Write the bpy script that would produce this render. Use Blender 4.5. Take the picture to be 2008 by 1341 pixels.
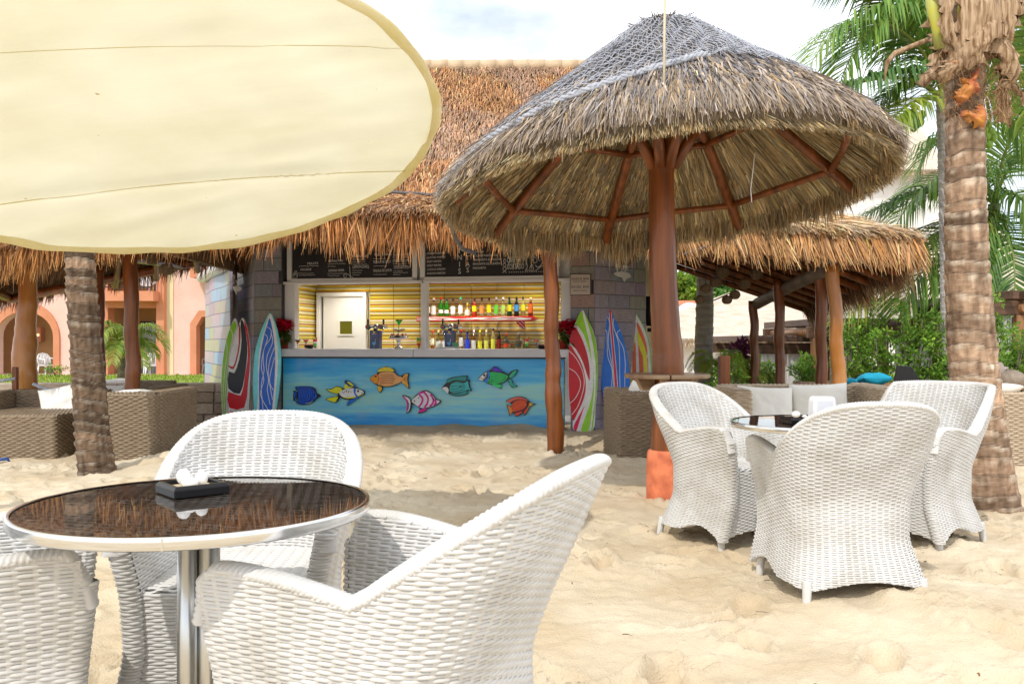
import bpy, math, random
import numpy as np
from mathutils import Vector, Matrix
from math import radians as R, sin, cos, pi, sqrt, atan2

for _o in list(bpy.data.objects):
    bpy.data.objects.remove(_o, do_unlink=True)
SC = bpy.context.scene
COL = SC.collection
rng = np.random.default_rng(7)
random.seed(7)

# ------------------------------------------------------------------ camera
CH = 1.1
F = 1750.0
CX, CY = 1004.0, 670.5
cam_data = bpy.data.cameras.new('camera')
cam_data.sensor_width = 36.0
cam_data.lens = F / 2008.0 * 36.0
cam_data.clip_start = 0.05
cam_data.clip_end = 9000.0
cam = bpy.data.objects.new('camera', cam_data)
COL.objects.link(cam)
cam.location = (0, 0, CH)
cam.rotation_euler = (R(90), 0, 0)
SC.camera = cam

# ------------------------------------------------------------------ sky and sun
SUN_TO = Vector((-0.38, -0.80, 1.0)).normalized()      # towards the sun
sun_elev = math.asin(SUN_TO.z)
sun_azim = atan2(SUN_TO.x, SUN_TO.y)
world = bpy.data.worlds.new('World')
SC.world = world
world.use_nodes = True
wn = world.node_tree.nodes
wl = world.node_tree.links
bg = wn['Background']
sky = wn.new('ShaderNodeTexSky')
sky.sky_type = 'NISHITA'
sky.sun_disc = False
sky.sun_elevation = sun_elev
sky.sun_rotation = sun_azim
sky.air_density = 1.0
sky.dust_density = 0.6
tc = wn.new('ShaderNodeTexCoord')
mp = wn.new('ShaderNodeMapping')
mp.inputs['Scale'].default_value = (1.0, 1.0, 2.2)
mp.inputs['Location'].default_value = (0.13, 0.4, 0.35)
cn = wn.new('ShaderNodeTexNoise')
cn.inputs['Scale'].default_value = 3.1
cn.inputs['Detail'].default_value = 9.0
cn.inputs['Roughness'].default_value = 0.52
cr = wn.new('ShaderNodeValToRGB')
cr.color_ramp.elements[0].position = 0.37
cr.color_ramp.elements[0].color = (0.35, 0.35, 0.35, 1)
cr.color_ramp.elements[1].position = 0.56
cr.color_ramp.elements[1].color = (0.97, 0.97, 0.97, 1)
cmix = wn.new('ShaderNodeMix')
cmix.data_type = 'RGBA'
cmix.inputs['B'].default_value = (9.3, 9.55, 10.0, 1)
cn2 = wn.new('ShaderNodeTexNoise')
cn2.inputs['Scale'].default_value = 4.6
cn2.inputs['Detail'].default_value = 7.0
cr2 = wn.new('ShaderNodeValToRGB')
cr2.color_ramp.elements[0].position = 0.36
cr2.color_ramp.elements[0].color = (6.6, 6.8, 7.2, 1)
cr2.color_ramp.elements[1].position = 0.58
cr2.color_ramp.elements[1].color = (10.6, 10.8, 11.1, 1)
wl.new(mp.outputs['Vector'], cn2.inputs['Vector'])
wl.new(cn2.outputs['Fac'], cr2.inputs['Fac'])
wl.new(cr2.outputs['Color'], cmix.inputs['B'])
wl.new(tc.outputs['Generated'], mp.inputs['Vector'])
wl.new(mp.outputs['Vector'], cn.inputs['Vector'])
wl.new(cn.outputs['Fac'], cr.inputs['Fac'])
wl.new(cr.outputs['Color'], cmix.inputs['Factor'])
wl.new(sky.outputs['Color'], cmix.inputs['A'])
wl.new(cmix.outputs['Result'], bg.inputs['Color'])
bg.inputs['Strength'].default_value = 0.15

sun_data = bpy.data.lights.new('sun', 'SUN')
sun_data.energy = 2.05
sun_data.angle = R(0.6)
sun_data.color = (1.0, 0.95, 0.87)
sun = bpy.data.objects.new('sun', sun_data)
COL.objects.link(sun)
sun.rotation_euler = (-SUN_TO).to_track_quat('-Z', 'Y').to_euler()

vs = SC.view_settings
SC.display_settings.display_device = 'sRGB'
vs.view_transform = 'Standard'
vs.look = 'None'
vs.gamma = 1.0
vs.exposure = 0.27
vs.use_curve_mapping = False
try:
    SC.cycles.max_bounces = 8
    SC.cycles.transparent_max_bounces = 8
    SC.cycles.use_denoising = True
except Exception:
    pass

# ------------------------------------------------------------------ helpers
def at(px, py, d):
    return Vector(((px - CX) / F * d, d, CH - (py - CY) / F * d))

def gnd(px, py, z=0.0):
    d = (CH - z) * F / (py - CY)
    return at(px, py, d)

def tag(o, label=None, cat=None, group=None, kind=None):
    if label: o['label'] = label
    if cat: o['category'] = cat
    if group: o['group'] = group
    if kind: o['kind'] = kind
    return o

def empty(name, loc, rotz=0.0, label=None, cat=None, group=None):
    o = bpy.data.objects.new(name, None)
    COL.objects.link(o)
    o.empty_display_size = 0.2
    o.location = loc
    o.rotation_euler = (0, 0, rotz)
    return tag(o, label, cat, group)

def link(name, me, parent=None, loc=None, rot=None, scale=None):
    o = bpy.data.objects.new(name, me)
    COL.objects.link(o)
    if parent is not None: o.parent = parent
    if loc is not None: o.location = loc
    if rot is not None: o.rotation_euler = rot
    if scale is not None: o.scale = scale
    return o

def kids(o):
    return [c for c in COL.objects if c.parent == o]

def copy_tree(o, parent=None, childmap=None):
    if childmap is None:
        childmap = {}
        for c in COL.objects:
            if c.parent is not None:
                childmap.setdefault(c.parent.name, []).append(c)
    c = o.copy()
    COL.objects.link(c)
    if parent is not None: c.parent = parent
    for ch in childmap.get(o.name, []):
        copy_tree(ch, c, childmap)
    return c

def bevel(o, w, seg=2):
    m = o.modifiers.new('bevel', 'BEVEL')
    m.width = w
    m.segments = seg
    m.limit_method = 'ANGLE'
    m.angle_limit = R(40)
    return o

def np_mesh(name, V, Q, mat, col=None, smooth=False):
    """V (n,3) float, Q (m,4) or (m,3) int -> mesh, optionally one colour per vertex"""
    V = np.ascontiguousarray(V, dtype=np.float32)
    Q = np.ascontiguousarray(Q, dtype=np.int32)
    k = Q.shape[1]
    me = bpy.data.meshes.new(name)
    me.vertices.add(len(V))
    me.vertices.foreach_set('co', V.ravel())
    me.loops.add(Q.size)
    me.loops.foreach_set('vertex_index', Q.ravel())
    me.polygons.add(len(Q))
    me.polygons.foreach_set('loop_start', np.arange(0, Q.size, k, dtype=np.int32))
    me.polygons.foreach_set('loop_total', np.full(len(Q), k, dtype=np.int32))
    me.polygons.foreach_set('use_smooth', np.full(len(Q), bool(smooth)))
    if mat is not None: me.materials.append(mat)
    if col is not None:
        c = np.ones((len(V), 4), dtype=np.float32)
        c[:, :3] = col
        a = me.color_attributes.new('col', 'FLOAT_COLOR', 'POINT')
        a.data.foreach_set('color', c.ravel())
    me.update(calc_edges=True)
    return me

class MB:
    """collects boxes, tubes, prisms and lathes into one mesh"""
    def __init__(self):
        self.v = []; self.f = []; self.m = []; self.s = []
    def add(self, verts, faces, mi=0, smooth=False):
        b = len(self.v)
        self.v.extend([tuple(p) for p in verts])
        for f in faces:
            self.f.append([b + i for i in f]); self.m.append(mi); self.s.append(smooth)
        return self
    def box(self, c, s, rotz=0.0, mi=0, mat4=None):
        hx, hy, hz = s[0] / 2, s[1] / 2, s[2] / 2
        P = [(-hx, -hy, -hz), (hx, -hy, -hz), (hx, hy, -hz), (-hx, hy, -hz), (-hx, -hy, hz), (hx, -hy, hz), (hx, hy, hz), (-hx, hy, hz)]
        if mat4 is not None:
            P = [mat4 @ Vector(p) for p in P]
        else:
            ca, sa = cos(rotz), sin(rotz)
            P = [(c[0] + p[0] * ca - p[1] * sa, c[1] + p[0] * sa + p[1] * ca, c[2] + p[2]) for p in P]
        return self.add(P, [(0, 3, 2, 1), (4, 5, 6, 7), (0, 1, 5, 4), (1, 2, 6, 5), (2, 3, 7, 6), (3, 0, 4, 7)], mi)
    def prism(self, pts, y0, y1, mi=0):
        """outline in (x,z), from y0 (front, nearer the viewer) to y1"""
        n = len(pts)
        A = 0.0
        for i in range(n):
            x0, z0 = pts[i]; x1, z1 = pts[(i + 1) % n]
            A += x0 * z1 - x1 * z0
        if A < 0: pts = list(reversed(pts))
        V = [(p[0], y0, p[1]) for p in pts] + [(p[0], y1, p[1]) for p in pts]
        Fc = [tuple(range(n)), tuple(range(2 * n - 1, n - 1, -1))]
        for i in range(n):
            j = (i + 1) % n
            Fc.append((i, i + n, j + n, j))
        return self.add(V, Fc, mi)
    def tube(self, path, rad, seg=10, mi=0, smooth=True, caps=True, wob=0.0):
        path = [Vector(p) for p in path]
        n = len(path)
        if not hasattr(rad, '__len__'): rad = [rad] * n
        T = []
        for i in range(n):
            a = path[max(0, i - 1)]; b = path[min(n - 1, i + 1)]
            T.append((b - a).normalized())
        up = Vector((0, 0, 1)) if abs(T[0].z) < 0.9 else Vector((1, 0, 0))
        u = T[0].cross(up).normalized()
        V = []
        for i in range(n):
            u = (u - T[i] * u.dot(T[i])).normalized()
            w = T[i].cross(u)
            for k in range(seg):
                a = 2 * pi * k / seg
                r = rad[i] * (1 + (random.uniform(-wob, wob) if wob else 0))
                V.append(path[i] + u * (cos(a) * r) + w * (sin(a) * r))
        Fc = []
        for i in range(n - 1):
            for k in range(seg):
                k2 = (k + 1) % seg
                Fc.append((i * seg + k, i * seg + k2, (i + 1) * seg + k2, (i + 1) * seg + k))
        self.add(V, Fc, mi, smooth)
        if caps:
            b = len(self.v) - len(V)
            self.f.append([b + k for k in range(seg)][::-1]); self.m.append(mi); self.s.append(False)
            self.f.append([b + (n - 1) * seg + k for k in range(seg)]); self.m.append(mi); self.s.append(False)
        return self
    def lathe(self, prof, seg=20, c=(0, 0, 0), mi=0, smooth=True, caps=True):
        V = []; Fc = []
        n = len(prof)
        for r, z in prof:
            for k in range(seg):
                a = 2 * pi * k / seg
                V.append((c[0] + r * cos(a), c[1] + r * sin(a), c[2] + z))
        for i in range(n - 1):
            for k in range(seg):
                k2 = (k + 1) % seg
                Fc.append((i * seg + k, i * seg + k2, (i + 1) * seg + k2, (i + 1) * seg + k))
        self.add(V, Fc, mi, smooth)
        b = len(self.v) - len(V)
        if caps and prof[0][0] > 1e-4:
            self.f.append([b + k for k in range(seg)][::-1]); self.m.append(mi); self.s.append(False)
        if caps and prof[-1][0] > 1e-4:
            self.f.append([b + (n - 1) * seg + k for k in range(seg)]); self.m.append(mi); self.s.append(False)
        return self
    def ball(self, c, r, seg=12, rings=8, mi=0, sc=(1, 1, 1)):
        V = []; Fc = []
        for i in range(rings + 1):
            t = pi * i / rings
            for k in range(seg):
                a = 2 * pi * k / seg
                V.append((c[0] + r * sc[0] * sin(t) * cos(a), c[1] + r * sc[1] * sin(t) * sin(a), c[2] + r * sc[2] * cos(t)))
        for i in range(rings):
            for k in range(seg):
                k2 = (k + 1) % seg
                Fc.append((i * seg + k, (i + 1) * seg + k, (i + 1) * seg + k2, i * seg + k2))
        return self.add(V, Fc, mi, True)
    def mesh(self, name, mats):
        me = bpy.data.meshes.new(name)
        me.from_pydata(self.v, [], self.f)
        if not isinstance(mats, (list, tuple)): mats = [mats]
        for m in mats: me.materials.append(m)
        me.polygons.foreach_set('material_index', self.m)
        me.polygons.foreach_set('use_smooth', self.s)
        me.update()
        return me
    def build(self, name, mats, parent=None, loc=None, rot=None):
        return link(name, self.mesh(name, mats), parent, loc, rot)

def grid_quads(nu, nv, wrap_u=False):
    """index = i*nv + j, i over u, j over v"""
    iu = np.arange(nu if wrap_u else nu - 1)
    jv = np.arange(nv - 1)
    I, J = np.meshgrid(iu, jv, indexing='ij')
    I2 = (I + 1) % nu
    return np.stack([I * nv + J, I2 * nv + J, I2 * nv + J + 1, I * nv + J + 1], -1).reshape(-1, 4)

def vnoise(x, y, seed=0):
    """smooth value noise on numpy arrays, about -1..1"""
    xi = np.floor(x).astype(np.int64); yi = np.floor(y).astype(np.int64)
    fx = x - xi; fy = y - yi
    fx = fx * fx * (3 - 2 * fx); fy = fy * fy * (3 - 2 * fy)
    def h(a, b):
        n = (a * 374761393 + b * 668265263 + seed * 1442695041) & 0x7fffffff
        n = ((n ^ (n >> 13)) * 1274126177) & 0x7fffffff
        n = n ^ (n >> 16)
        return (n & 0xffff) / 32767.5 - 1
    return (h(xi, yi) * (1 - fx) + h(xi + 1, yi) * fx) * (1 - fy) + (h(xi, yi + 1) * (1 - fx) + h(xi + 1, yi + 1) * fx) * fy

def nrm(a):
    return a / np.maximum(np.linalg.norm(a, axis=-1, keepdims=True), 1e-9)

# ------------------------------------------------------------------ materials
def lin(r, g, b):
    f = lambda c: ((c / 255 + 0.055) / 1.055) ** 2.4 if c / 255 > 0.04045 else c / 255 / 12.92
    return (f(r), f(g), f(b))

def M(name, base, rough=0.6, metal=0.0, var=None, scale=6.0, stretch=(1, 1, 1), bump=0.0, bscale=60.0, bstretch=None, spec=0.5,
      coat=0.0, trans=0.0, ior=1.45, detail=5.0, lo=0.35, hi=0.65, attr=False, translucent=0.0, var2=None, rnd=None, emit=None, estr=0.0, dist=0.01):
    m = bpy.data.materials.new(name)
    m.use_nodes = True
    N = m.node_tree.nodes; L = m.node_tree.links
    b = N['Principled BSDF']
    out = N['Material Output']
    b.inputs['Roughness'].default_value = rough
    b.inputs['Metallic'].default_value = metal
    b.inputs['Specular IOR Level'].default_value = spec
    b.inputs['Coat Weight'].default_value = coat
    b.inputs['Coat Roughness'].default_value = 0.05
    b.inputs['Transmission Weight'].default_value = trans
    b.inputs['IOR'].default_value = ior
    b.inputs['Base Color'].default_value = (*base, 1)
    if emit is not None:
        b.inputs['Emission Color'].default_value = (*emit, 1)
        b.inputs['Emission Strength'].default_value = estr
    tcn = N.new('ShaderNodeTexCoord')
    src = None
    if attr:
        an = N.new('ShaderNodeAttribute'); an.attribute_name = 'col'
        src = an.outputs['Color']
    if rnd is not None:                       # palette picked per object
        oi = N.new('ShaderNodeObjectInfo')
        rp = N.new('ShaderNodeValToRGB')
        rp.color_ramp.interpolation = 'CONSTANT'
        for i, c in enumerate(rnd):
            e = rp.color_ramp.elements[0] if i == 0 else rp.color_ramp.elements.new(i / len(rnd))
            if i == 0: e.position = 0
            e.color = (*c, 1)
        el = rp.color_ramp.elements
        if len(el) > len(rnd): el.remove(el[-1])
        L.new(oi.outputs['Random'], rp.inputs['Fac'])
        src = rp.outputs['Color']
    if var is not None:
        mpn = N.new('ShaderNodeMapping'); mpn.inputs['Scale'].default_value = stretch
        L.new(tcn.outputs['Object'], mpn.inputs['Vector'])
        nz = N.new('ShaderNodeTexNoise')
        nz.inputs['Scale'].default_value = scale; nz.inputs['Detail'].default_value = detail
        L.new(mpn.outputs['Vector'], nz.inputs['Vector'])
        rp = N.new('ShaderNodeValToRGB')
        rp.color_ramp.elements[0].position = lo; rp.color_ramp.elements[1].position = hi
        L.new(nz.outputs['Fac'], rp.inputs['Fac'])
        if src is None:
            rp.color_ramp.elements[0].color = (*base, 1); rp.color_ramp.elements[1].color = (*var, 1)
            if var2 is not None:
                e = rp.color_ramp.elements.new((lo + hi) / 2); e.color = (*var2, 1)
            src = rp.outputs['Color']
        else:
            rp.color_ramp.elements[0].color = (*var, 1); rp.color_ramp.elements[1].color = (1, 1, 1, 1)
            mx = N.new('ShaderNodeMix'); mx.data_type = 'RGBA'; mx.blend_type = 'MULTIPLY'
            mx.inputs['Factor'].default_value = 1.0
            L.new(src, mx.inputs['A']); L.new(rp.outputs['Color'], mx.inputs['B'])
            src = mx.outputs['Result']
    if src is not None: L.new(src, b.inputs['Base Color'])
    if bump:
        mpb = N.new('ShaderNodeMapping'); mpb.inputs['Scale'].default_value = bstretch or (1, 1, 1)
        L.new(tcn.outputs['Object'], mpb.inputs['Vector'])
        nb = N.new('ShaderNodeTexNoise'); nb.inputs['Scale'].default_value = bscale; nb.inputs['Detail'].default_value = 6
        L.new(mpb.outputs['Vector'], nb.inputs['Vector'])
        bp = N.new('ShaderNodeBump'); bp.inputs['Strength'].default_value = bump; bp.inputs['Distance'].default_value = dist
        L.new(nb.outputs['Fac'], bp.inputs['Height'])
        L.new(bp.outputs['Normal'], b.inputs['Normal'])
    if translucent:
        tr = N.new('ShaderNodeBsdfTranslucent')
        tr.inputs['Color'].default_value = (*base, 1)
        if src is not None: L.new(src, tr.inputs['Color'])
        ms = N.new('ShaderNodeMixShader'); ms.inputs['Fac'].default_value = translucent
        L.new(b.outputs['BSDF'], ms.inputs[1]); L.new(tr.outputs['BSDF'], ms.inputs[2])
        L.new(ms.outputs['Shader'], out.inputs['Surface'])
    return m

MT = {}
MT['sand'] = M('sand', (0.56, 0.445, 0.295), 0.95, var=(0.68, 0.585, 0.435), scale=1.6, detail=10, bump=0.9, bscale=110, spec=0.15, dist=0.008)
MT['wicker_white'] = M('white_wicker', (0.50, 0.475, 0.43), 0.45, var=(0.66, 0.65, 0.63), scale=5, lo=.28, hi=.55, spec=0.35)
MT['wicker_brown'] = M('brown_wicker', (0.19, 0.135, 0.085), 0.5, var=(0.34, 0.26, 0.175), scale=14, stretch=(1, 1, 6), spec=0.35, lo=0.3, hi=0.7)
MT['wicker_tan'] = M('tan_wicker', (0.42, 0.32, 0.215), 0.5, var=(0.58, 0.475, 0.345), scale=14, stretch=(1, 1, 6), spec=0.35)
MT['wicker_dark'] = M('dark_wicker', (0.16, 0.105, 0.06), 0.5, var=(0.26, 0.19, 0.12), scale=14, spec=0.35)
MT['chrome'] = M('chrome', (0.78, 0.78, 0.78), 0.16, 1.0, bump=0.08, bscale=8, dist=0.004)
MT['steel'] = M('steel', (0.6, 0.6, 0.58), 0.28, 1.0)
MT['black'] = M('black_lacquer', (0.006, 0.0055, 0.006), 0.3, spec=.3, coat=0.1)
MT['black_matte'] = M('black_matte', (0.02, 0.02, 0.02), 0.6)
MT['white'] = M('white_paint', (0.78, 0.78, 0.80), 0.45, var=(0.70, 0.70, 0.73), scale=3)
MT['white_plastic'] = M('white_plastic', (0.82, 0.82, 0.83), 0.3)
MT['cushion'] = M('cream_cotton', (0.84, 0.81, 0.73), 0.9, var=(0.87, 0.85, 0.79), scale=5, bump=0.4, bscale=9, dist=0.02, spec=0.1)
MT['pole'] = M('varnished_log', (0.095, 0.026, 0.006), 0.36, var=(0.33, 0.095, 0.018), scale=7, stretch=(2, 2, 0.16), detail=9, bump=0.4, bscale=16, bstretch=(2, 2, 0.15), coat=0.2, lo=0.3, hi=0.75)
MT['pole_orange'] = M('pale_varnished_log', (0.34, 0.12, 0.022), 0.3, var=(0.58, 0.25, 0.05), scale=5, stretch=(1, 1, 0.12), detail=8, bump=0.35, bscale=14, bstretch=(1, 1, 0.15), coat=0.35)
MT['pole_grey'] = M('weathered_log', (0.11, 0.08, 0.06), 0.6, var=(0.22, 0.165, 0.13), scale=5, stretch=(0.2, 1, 1), bump=0.3, bscale=20)
MT['straw'] = M('straw', (0.5, 0.4, 0.25), 0.75, attr=True, translucent=0.18, spec=0.2)
MT['straw_base'] = M('straw_underlay', (0.10, 0.06, 0.03), 0.9, var=(0.25, 0.16, 0.08), scale=20, stretch=(1, 1, 0.2), bump=0.6, bscale=60)
MT['straw_base_grey'] = M('old_straw_underlay', (0.13, 0.10, 0.07), 0.9, var=(0.26, 0.21, 0.15), scale=20, bump=0.6, bscale=60)
MT['leaf'] = M('leaf', (0.08, 0.2, 0.03), 0.45, attr=True, translucent=0.35, spec=0.4)
MT['bark'] = M('bark', (0.10, 0.075, 0.055), 0.85, var=(0.24, 0.19, 0.14), scale=9, bump=0.5, bscale=30)
MT['rope_grey'] = M('grey_rope', (0.32, 0.335, 0.38), 0.8, var=(0.46, 0.475, 0.52), scale=40)
MT['rope_dark'] = M('dark_rope', (0.09, 0.085, 0.085), 0.85, var=(0.17, 0.16, 0.16), scale=60)
MT['rope_cream'] = M('cream_rope', (0.66, 0.58, 0.42), 0.8)
# ------------------------------------------------------------------ the ground
def make_sand():
    def axis(fine0, fine1, step, far):
        a = list(np.arange(fine0, fine1 + 1e-6, step))
        lo = []; s = step; x = fine0
        while x > -far:
            s *= 1.35; x -= s; lo.append(x)
        hi = []; s = step; x = a[-1]
        while x < far:
            s *= 1.35; x += s; hi.append(x)
        return np.array(lo[::-1] + a + hi)
    xs = axis(-5.6, 5.6, 0.020, 2500)
    ya = np.concatenate([[-2500, -600, -150, -40, -10, -3, 0.2], np.arange(1.6, 5.5, 0.0155), np.arange(5.5, 12.2, 0.03)])
    hi = []; s = 0.04; y = ya[-1]
    while y < 2500:
        s *= 1.35; y += s; hi.append(y)
    ys = np.concatenate([ya, hi])
    X, Y = np.meshgrid(xs, ys, indexing='ij')
    near = np.clip((14 - np.abs(Y - 4)) / 3, 0, 1) * np.clip((9 - np.abs(X)) / 3, 0, 1)
    Z = 0.022 * vnoise(X * 1.1, Y * 1.1, 1) + 0.012 * vnoise(X * 2.7, Y * 2.7, 2) + 0.008 * vnoise(X * 6.3, Y * 6.3, 3)
    Z += 0.006 * vnoise(X * 14, Y * 14, 4) + 0.008 * np.abs(vnoise(X * 26, Y * 26, 5)) - .006 * np.clip(vnoise(X * 9, Y * 9, 6) - .35, 0, 1) * 3
    # wind-blown / raked ridges in patches
    w = vnoise(X * 0.9, Y * 0.9, 8)
    # footprints
    g = np.random.default_rng(3)
    for i in range(760):
        cx = g.uniform(-4.5, 5.2); cy = g.uniform(1.6, 10.2)
        a = g.uniform(0, pi); L = g.uniform(.09, .15); W = g.uniform(.045, .07); dp = g.uniform(.016, .045)
        i0, i1 = np.searchsorted(xs, [cx - .4, cx + .4]); j0, j1 = np.searchsorted(ys, [cy - .4, cy + .4])
        dx = X[i0:i1, j0:j1] - cx; dy = Y[i0:i1, j0:j1] - cy
        p = (dx * cos(a) + dy * sin(a)) / L; q = (-dx * sin(a) + dy * cos(a)) / W
        r2 = p * p + q * q
        Z[i0:i1, j0:j1] += dp * (-1 / (1 + np.exp(7 * (r2 - 1))) + (.5 + .3 * vnoise(dx * 30, dy * 30, i)) * np.exp(-((np.sqrt(r2) - 1.35) / 0.26) ** 2))
    # clumps of kicked-up grains, mostly around the feet of the chairs
    Z += .0075 * np.clip(vnoise(X * 44, Y * 44, 15) + .3 * vnoise(X * 21, Y * 21, 16), -.2, 1) * (.4 + .6 * np.clip(vnoise(X * 2.3, Y * 2.3, 17) + .4, 0, 1))
    rough = np.clip(vnoise(X * 1.7, Y * 1.7, 12) * 1.6 - 0.2, 0, 1)
    Z += rough * (0.020 * np.abs(vnoise(X * 19, Y * 19, 13)) + 0.014 * np.abs(vnoise(X * 31, Y * 31, 14)))
    # little heaps: by the right-hand chairs, against the bar and the sofas
    for (cx, cy, r, h) in [(1.62, 3.62, .30, .035), (1.35, 3.75, .2, .02), (-2.9, 8.0, .5, .10), (1.0, 8.0, .5, .05), (-1.3, 8.9, 1.2, .03), (3.0, 4.0, .5, .03)]:
        Z += h * np.exp(-(((X - cx) ** 2 + (Y - cy) ** 2) / r ** 2)) * (1 + .5 * vnoise(X * 9, Y * 9, 21))
    Z += 0.045 * np.clip((Y - 9.6) / 0.9, 0, 1) * np.clip((13 - Y) / 1, 0, 1) * (1 + .4 * vnoise(X * 4, Y * 4, 22))
    Z *= near
    V = np.stack([X, Y, Z], -1).reshape(-1, 3)
    me = np_mesh('sand', V, grid_quads(len(xs), len(ys)), MT['sand'], smooth=True)
    o = link('sand', me)
    tag(o, 'pale trampled beach sand with footprints', 'sand', kind='structure')
make_sand()

# ------------------------------------------------------------------ straw
def hue(n, g, a=1.0):
    h = g.normal(0, 1, (n, 1)) * a
    return 1 + h * np.array([[.05, -.02, -.16]])

def straw_cols(n, base, spread, g):
    """n natural straw tones round base; some strands greyer, some redder"""
    b = np.array(base)[None, :]
    k = np.exp(g.normal(0, spread, (n, 1)))
    return np.clip(b * k * hue(n, g), 0.01, 0.85)

def strands(name, parent, P, D, Nn, L, W, lift, droop, cols, twist=0.5, mat=None, g=rng):
    n = len(P)
    D = nrm(D); Nn = nrm(Nn)
    L = np.broadcast_to(np.asarray(L), (n,))[:, None]; W = np.broadcast_to(np.asarray(W), (n,))[:, None]
    lift = np.broadcast_to(np.asarray(lift), (n,))[:, None]; droop = np.broadcast_to(np.asarray(droop), (n,))[:, None]
    S = nrm(np.cross(D, Nn))
    tw = g.normal(0, twist, (n, 1))
    S = S * np.cos(tw) + Nn * np.sin(tw)
    P1 = P + D * L * .5 + Nn * lift
    P2 = P + D * L + Nn * lift * .4
    P2[:, 2] -= droop[:, 0]
    P1[:, 2] -= droop[:, 0] * .22
    P2 = P2 + S * (g.normal(0, .04, (n, 1)) * L)
    V = np.stack([P - S * W * .5, P + S * W * .5, P1 - S * W * .5, P1 + S * W * .5, P2 - S * W * .12, P2 + S * W * .12], 1).reshape(-1, 3)
    i = np.arange(n)[:, None] * 6
    Q = np.concatenate([i + np.array([[0, 1, 3, 2]]), i + np.array([[2, 3, 5, 4]])], 0)
    C = np.repeat(cols, 6, 0)
    o = link(name, np_mesh(name, V, Q, mat or MT['straw'], col=C), parent)
    o['kind'] = 'stuff'
    return o

# ------------------------------------------------------------------ pixel and plane helpers for the bar front
BA = Vector((-2.951, 11.5)); BB = Vector((0.626, 10.85))
BU = (BB - BA).normalized(); BN = Vector((-BU.y, BU.x)); BANG = atan2(BU.y, BU.x)
def bl(px, py, off=0.0):
    """point of the bar-front plane (moved off metres into the building) seen at a pixel: (x along the front, z)"""
    dx = (px - CX) / F; dz = -(py - CY) / F
    t = (off + BA.dot(BN)) / (dx * BN.x + BN.y)
    return ((dx * t - BA.x) * BU.x + (t - BA.y) * BU.y, CH + dz * t)
def bw(lx, ly, z):
    p = BA + BU * lx + BN * ly
    return Vector((p.x, p.y, z))

# ------------------------------------------------------------------ the hotel behind the lawn
HD = 30.0
HS = HD / F
def hx(px): return (px - CX) * HS
def hz(py): return CH - (py - CY) * HS
MT['pink'] = M('pink_render', (0.80, 0.50, 0.43), 0.9, var=(0.84, 0.56, 0.49), scale=1.5, bump=0.5, bscale=14, dist=0.03)
MT['salmon'] = M('salmon_render', (0.62, 0.24, 0.13), 0.9, var=(0.68, 0.28, 0.16), scale=2, bump=0.3, bscale=14)
MT['cream'] = M('cream_render', (0.80, 0.66, 0.42), 0.9, bump=0.3, bscale=14)
MT['ochre'] = M('ochre_render', (0.46, 0.25, 0.11), 0.9, var=(0.50, 0.28, 0.13), scale=2)
MT['curtain'] = M('pale_curtain', (0.50, 0.55, 0.56), 0.9, var=(0.34, 0.38, 0.40), scale=3, stretch=(8, 1, 0.3))
MT['glass_dark'] = M('dark_glass', (0.08, 0.10, 0.12), 0.05, spec=0.6)
MT['iron'] = M('dark_iron', (0.03, 0.025, 0.025), 0.5)
MT['bluetile'] = M('blue_tile', (0.02, 0.03, 0.16), 0.3)
hotel = empty('hotel_building', (hx(200), HD, hz(741)), 0, 'pink rendered hotel block with arches and balconies beyond the lawn', 'building')
H0 = Vector(hotel.location)
def hp(px, py): return (hx(px) - H0.x, hz(py) - H0.z)
def arch(cx, w, ybase, yspring, ytop, n=14):
    """opening outline from the right foot over the crown to the left foot, in pixels"""
    P = [(cx + w / 2, ybase), (cx + w / 2, yspring)]
    for i in range(1, n):
        a = pi * i / n
        P.append((cx + w / 2 * cos(a), yspring + (ytop - yspring) * sin(a)))
    P += [(cx - w / 2, yspring), (cx - w / 2, ybase)]
    return P
def hwall(name, pts, y0, y1, mat):
    m = MB(); m.prism([hp(*p) for p in pts], y0, y1)
    return m.build(name, mat, hotel)
hwall('front_wall', [(-220, 742)] + [(-220, 300), (206, 300), (206, 742)] + arch(50, 110, 742, 660, 612), 0, .35, MT['pink'])
for r_, nm in ((1, 'arch_trim'),):
    out = arch(50, 136, 742, 660, 592); inn = arch(50, 112, 742, 660, 611)
    hwall(nm, out + inn[::-1], -.07, .30, MT['salmon'])
hwall('front_wall', [(340, 742), (340, 300), (640, 300), (640, 742)] + [(430, 742), (430, 640), (418, 622), (396, 622), (385, 640), (385, 742)], 0.02, .35, MT['pink'])
hwall('arch_trim', [(374, 742), (374, 634), (391, 609), (420, 609), (442, 634), (442, 742), (431, 742), (431, 640), (417, 621), (397, 621), (386, 640), (386, 742)], -.06, .30, MT['salmon'])
hwall('corner_pier', [(312, 742), (312, 300), (327, 300), (327, 742)], -.25, .40, MT['salmon'])
hwall('cream_pier', [(327, 742), (327, 300), (340, 300), (340, 742)], -.02, .40, MT['cream'])
hwall('corner_pier', [(206, 742), (206, 300), (214, 300), (214, 742)], -.1, .40, MT['salmon'])
hwall('balcony_slab', [(206, 592), (206, 573), (318, 573), (318, 592)], -.75, 1.6, MT['salmon'])
hwall('balcony_beam', [(214, 604), (214, 592), (312, 592), (312, 604)], -.1, .3, MT['salmon'])
hwall('balcony_slab', [(388, 547), (388, 530), (640, 530), (640, 547)], -.75, .0, MT['salmon'])
hwall('back_wall', [(-220, 742), (-220, 300), (640, 300), (640, 742)], 1.6, 1.8, MT['ochre'])
hwall('loggia_floor', [(-220, 747), (-220, 741), (640, 741), (640, 747)], -.55, 1.6, MT['pink'])
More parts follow.
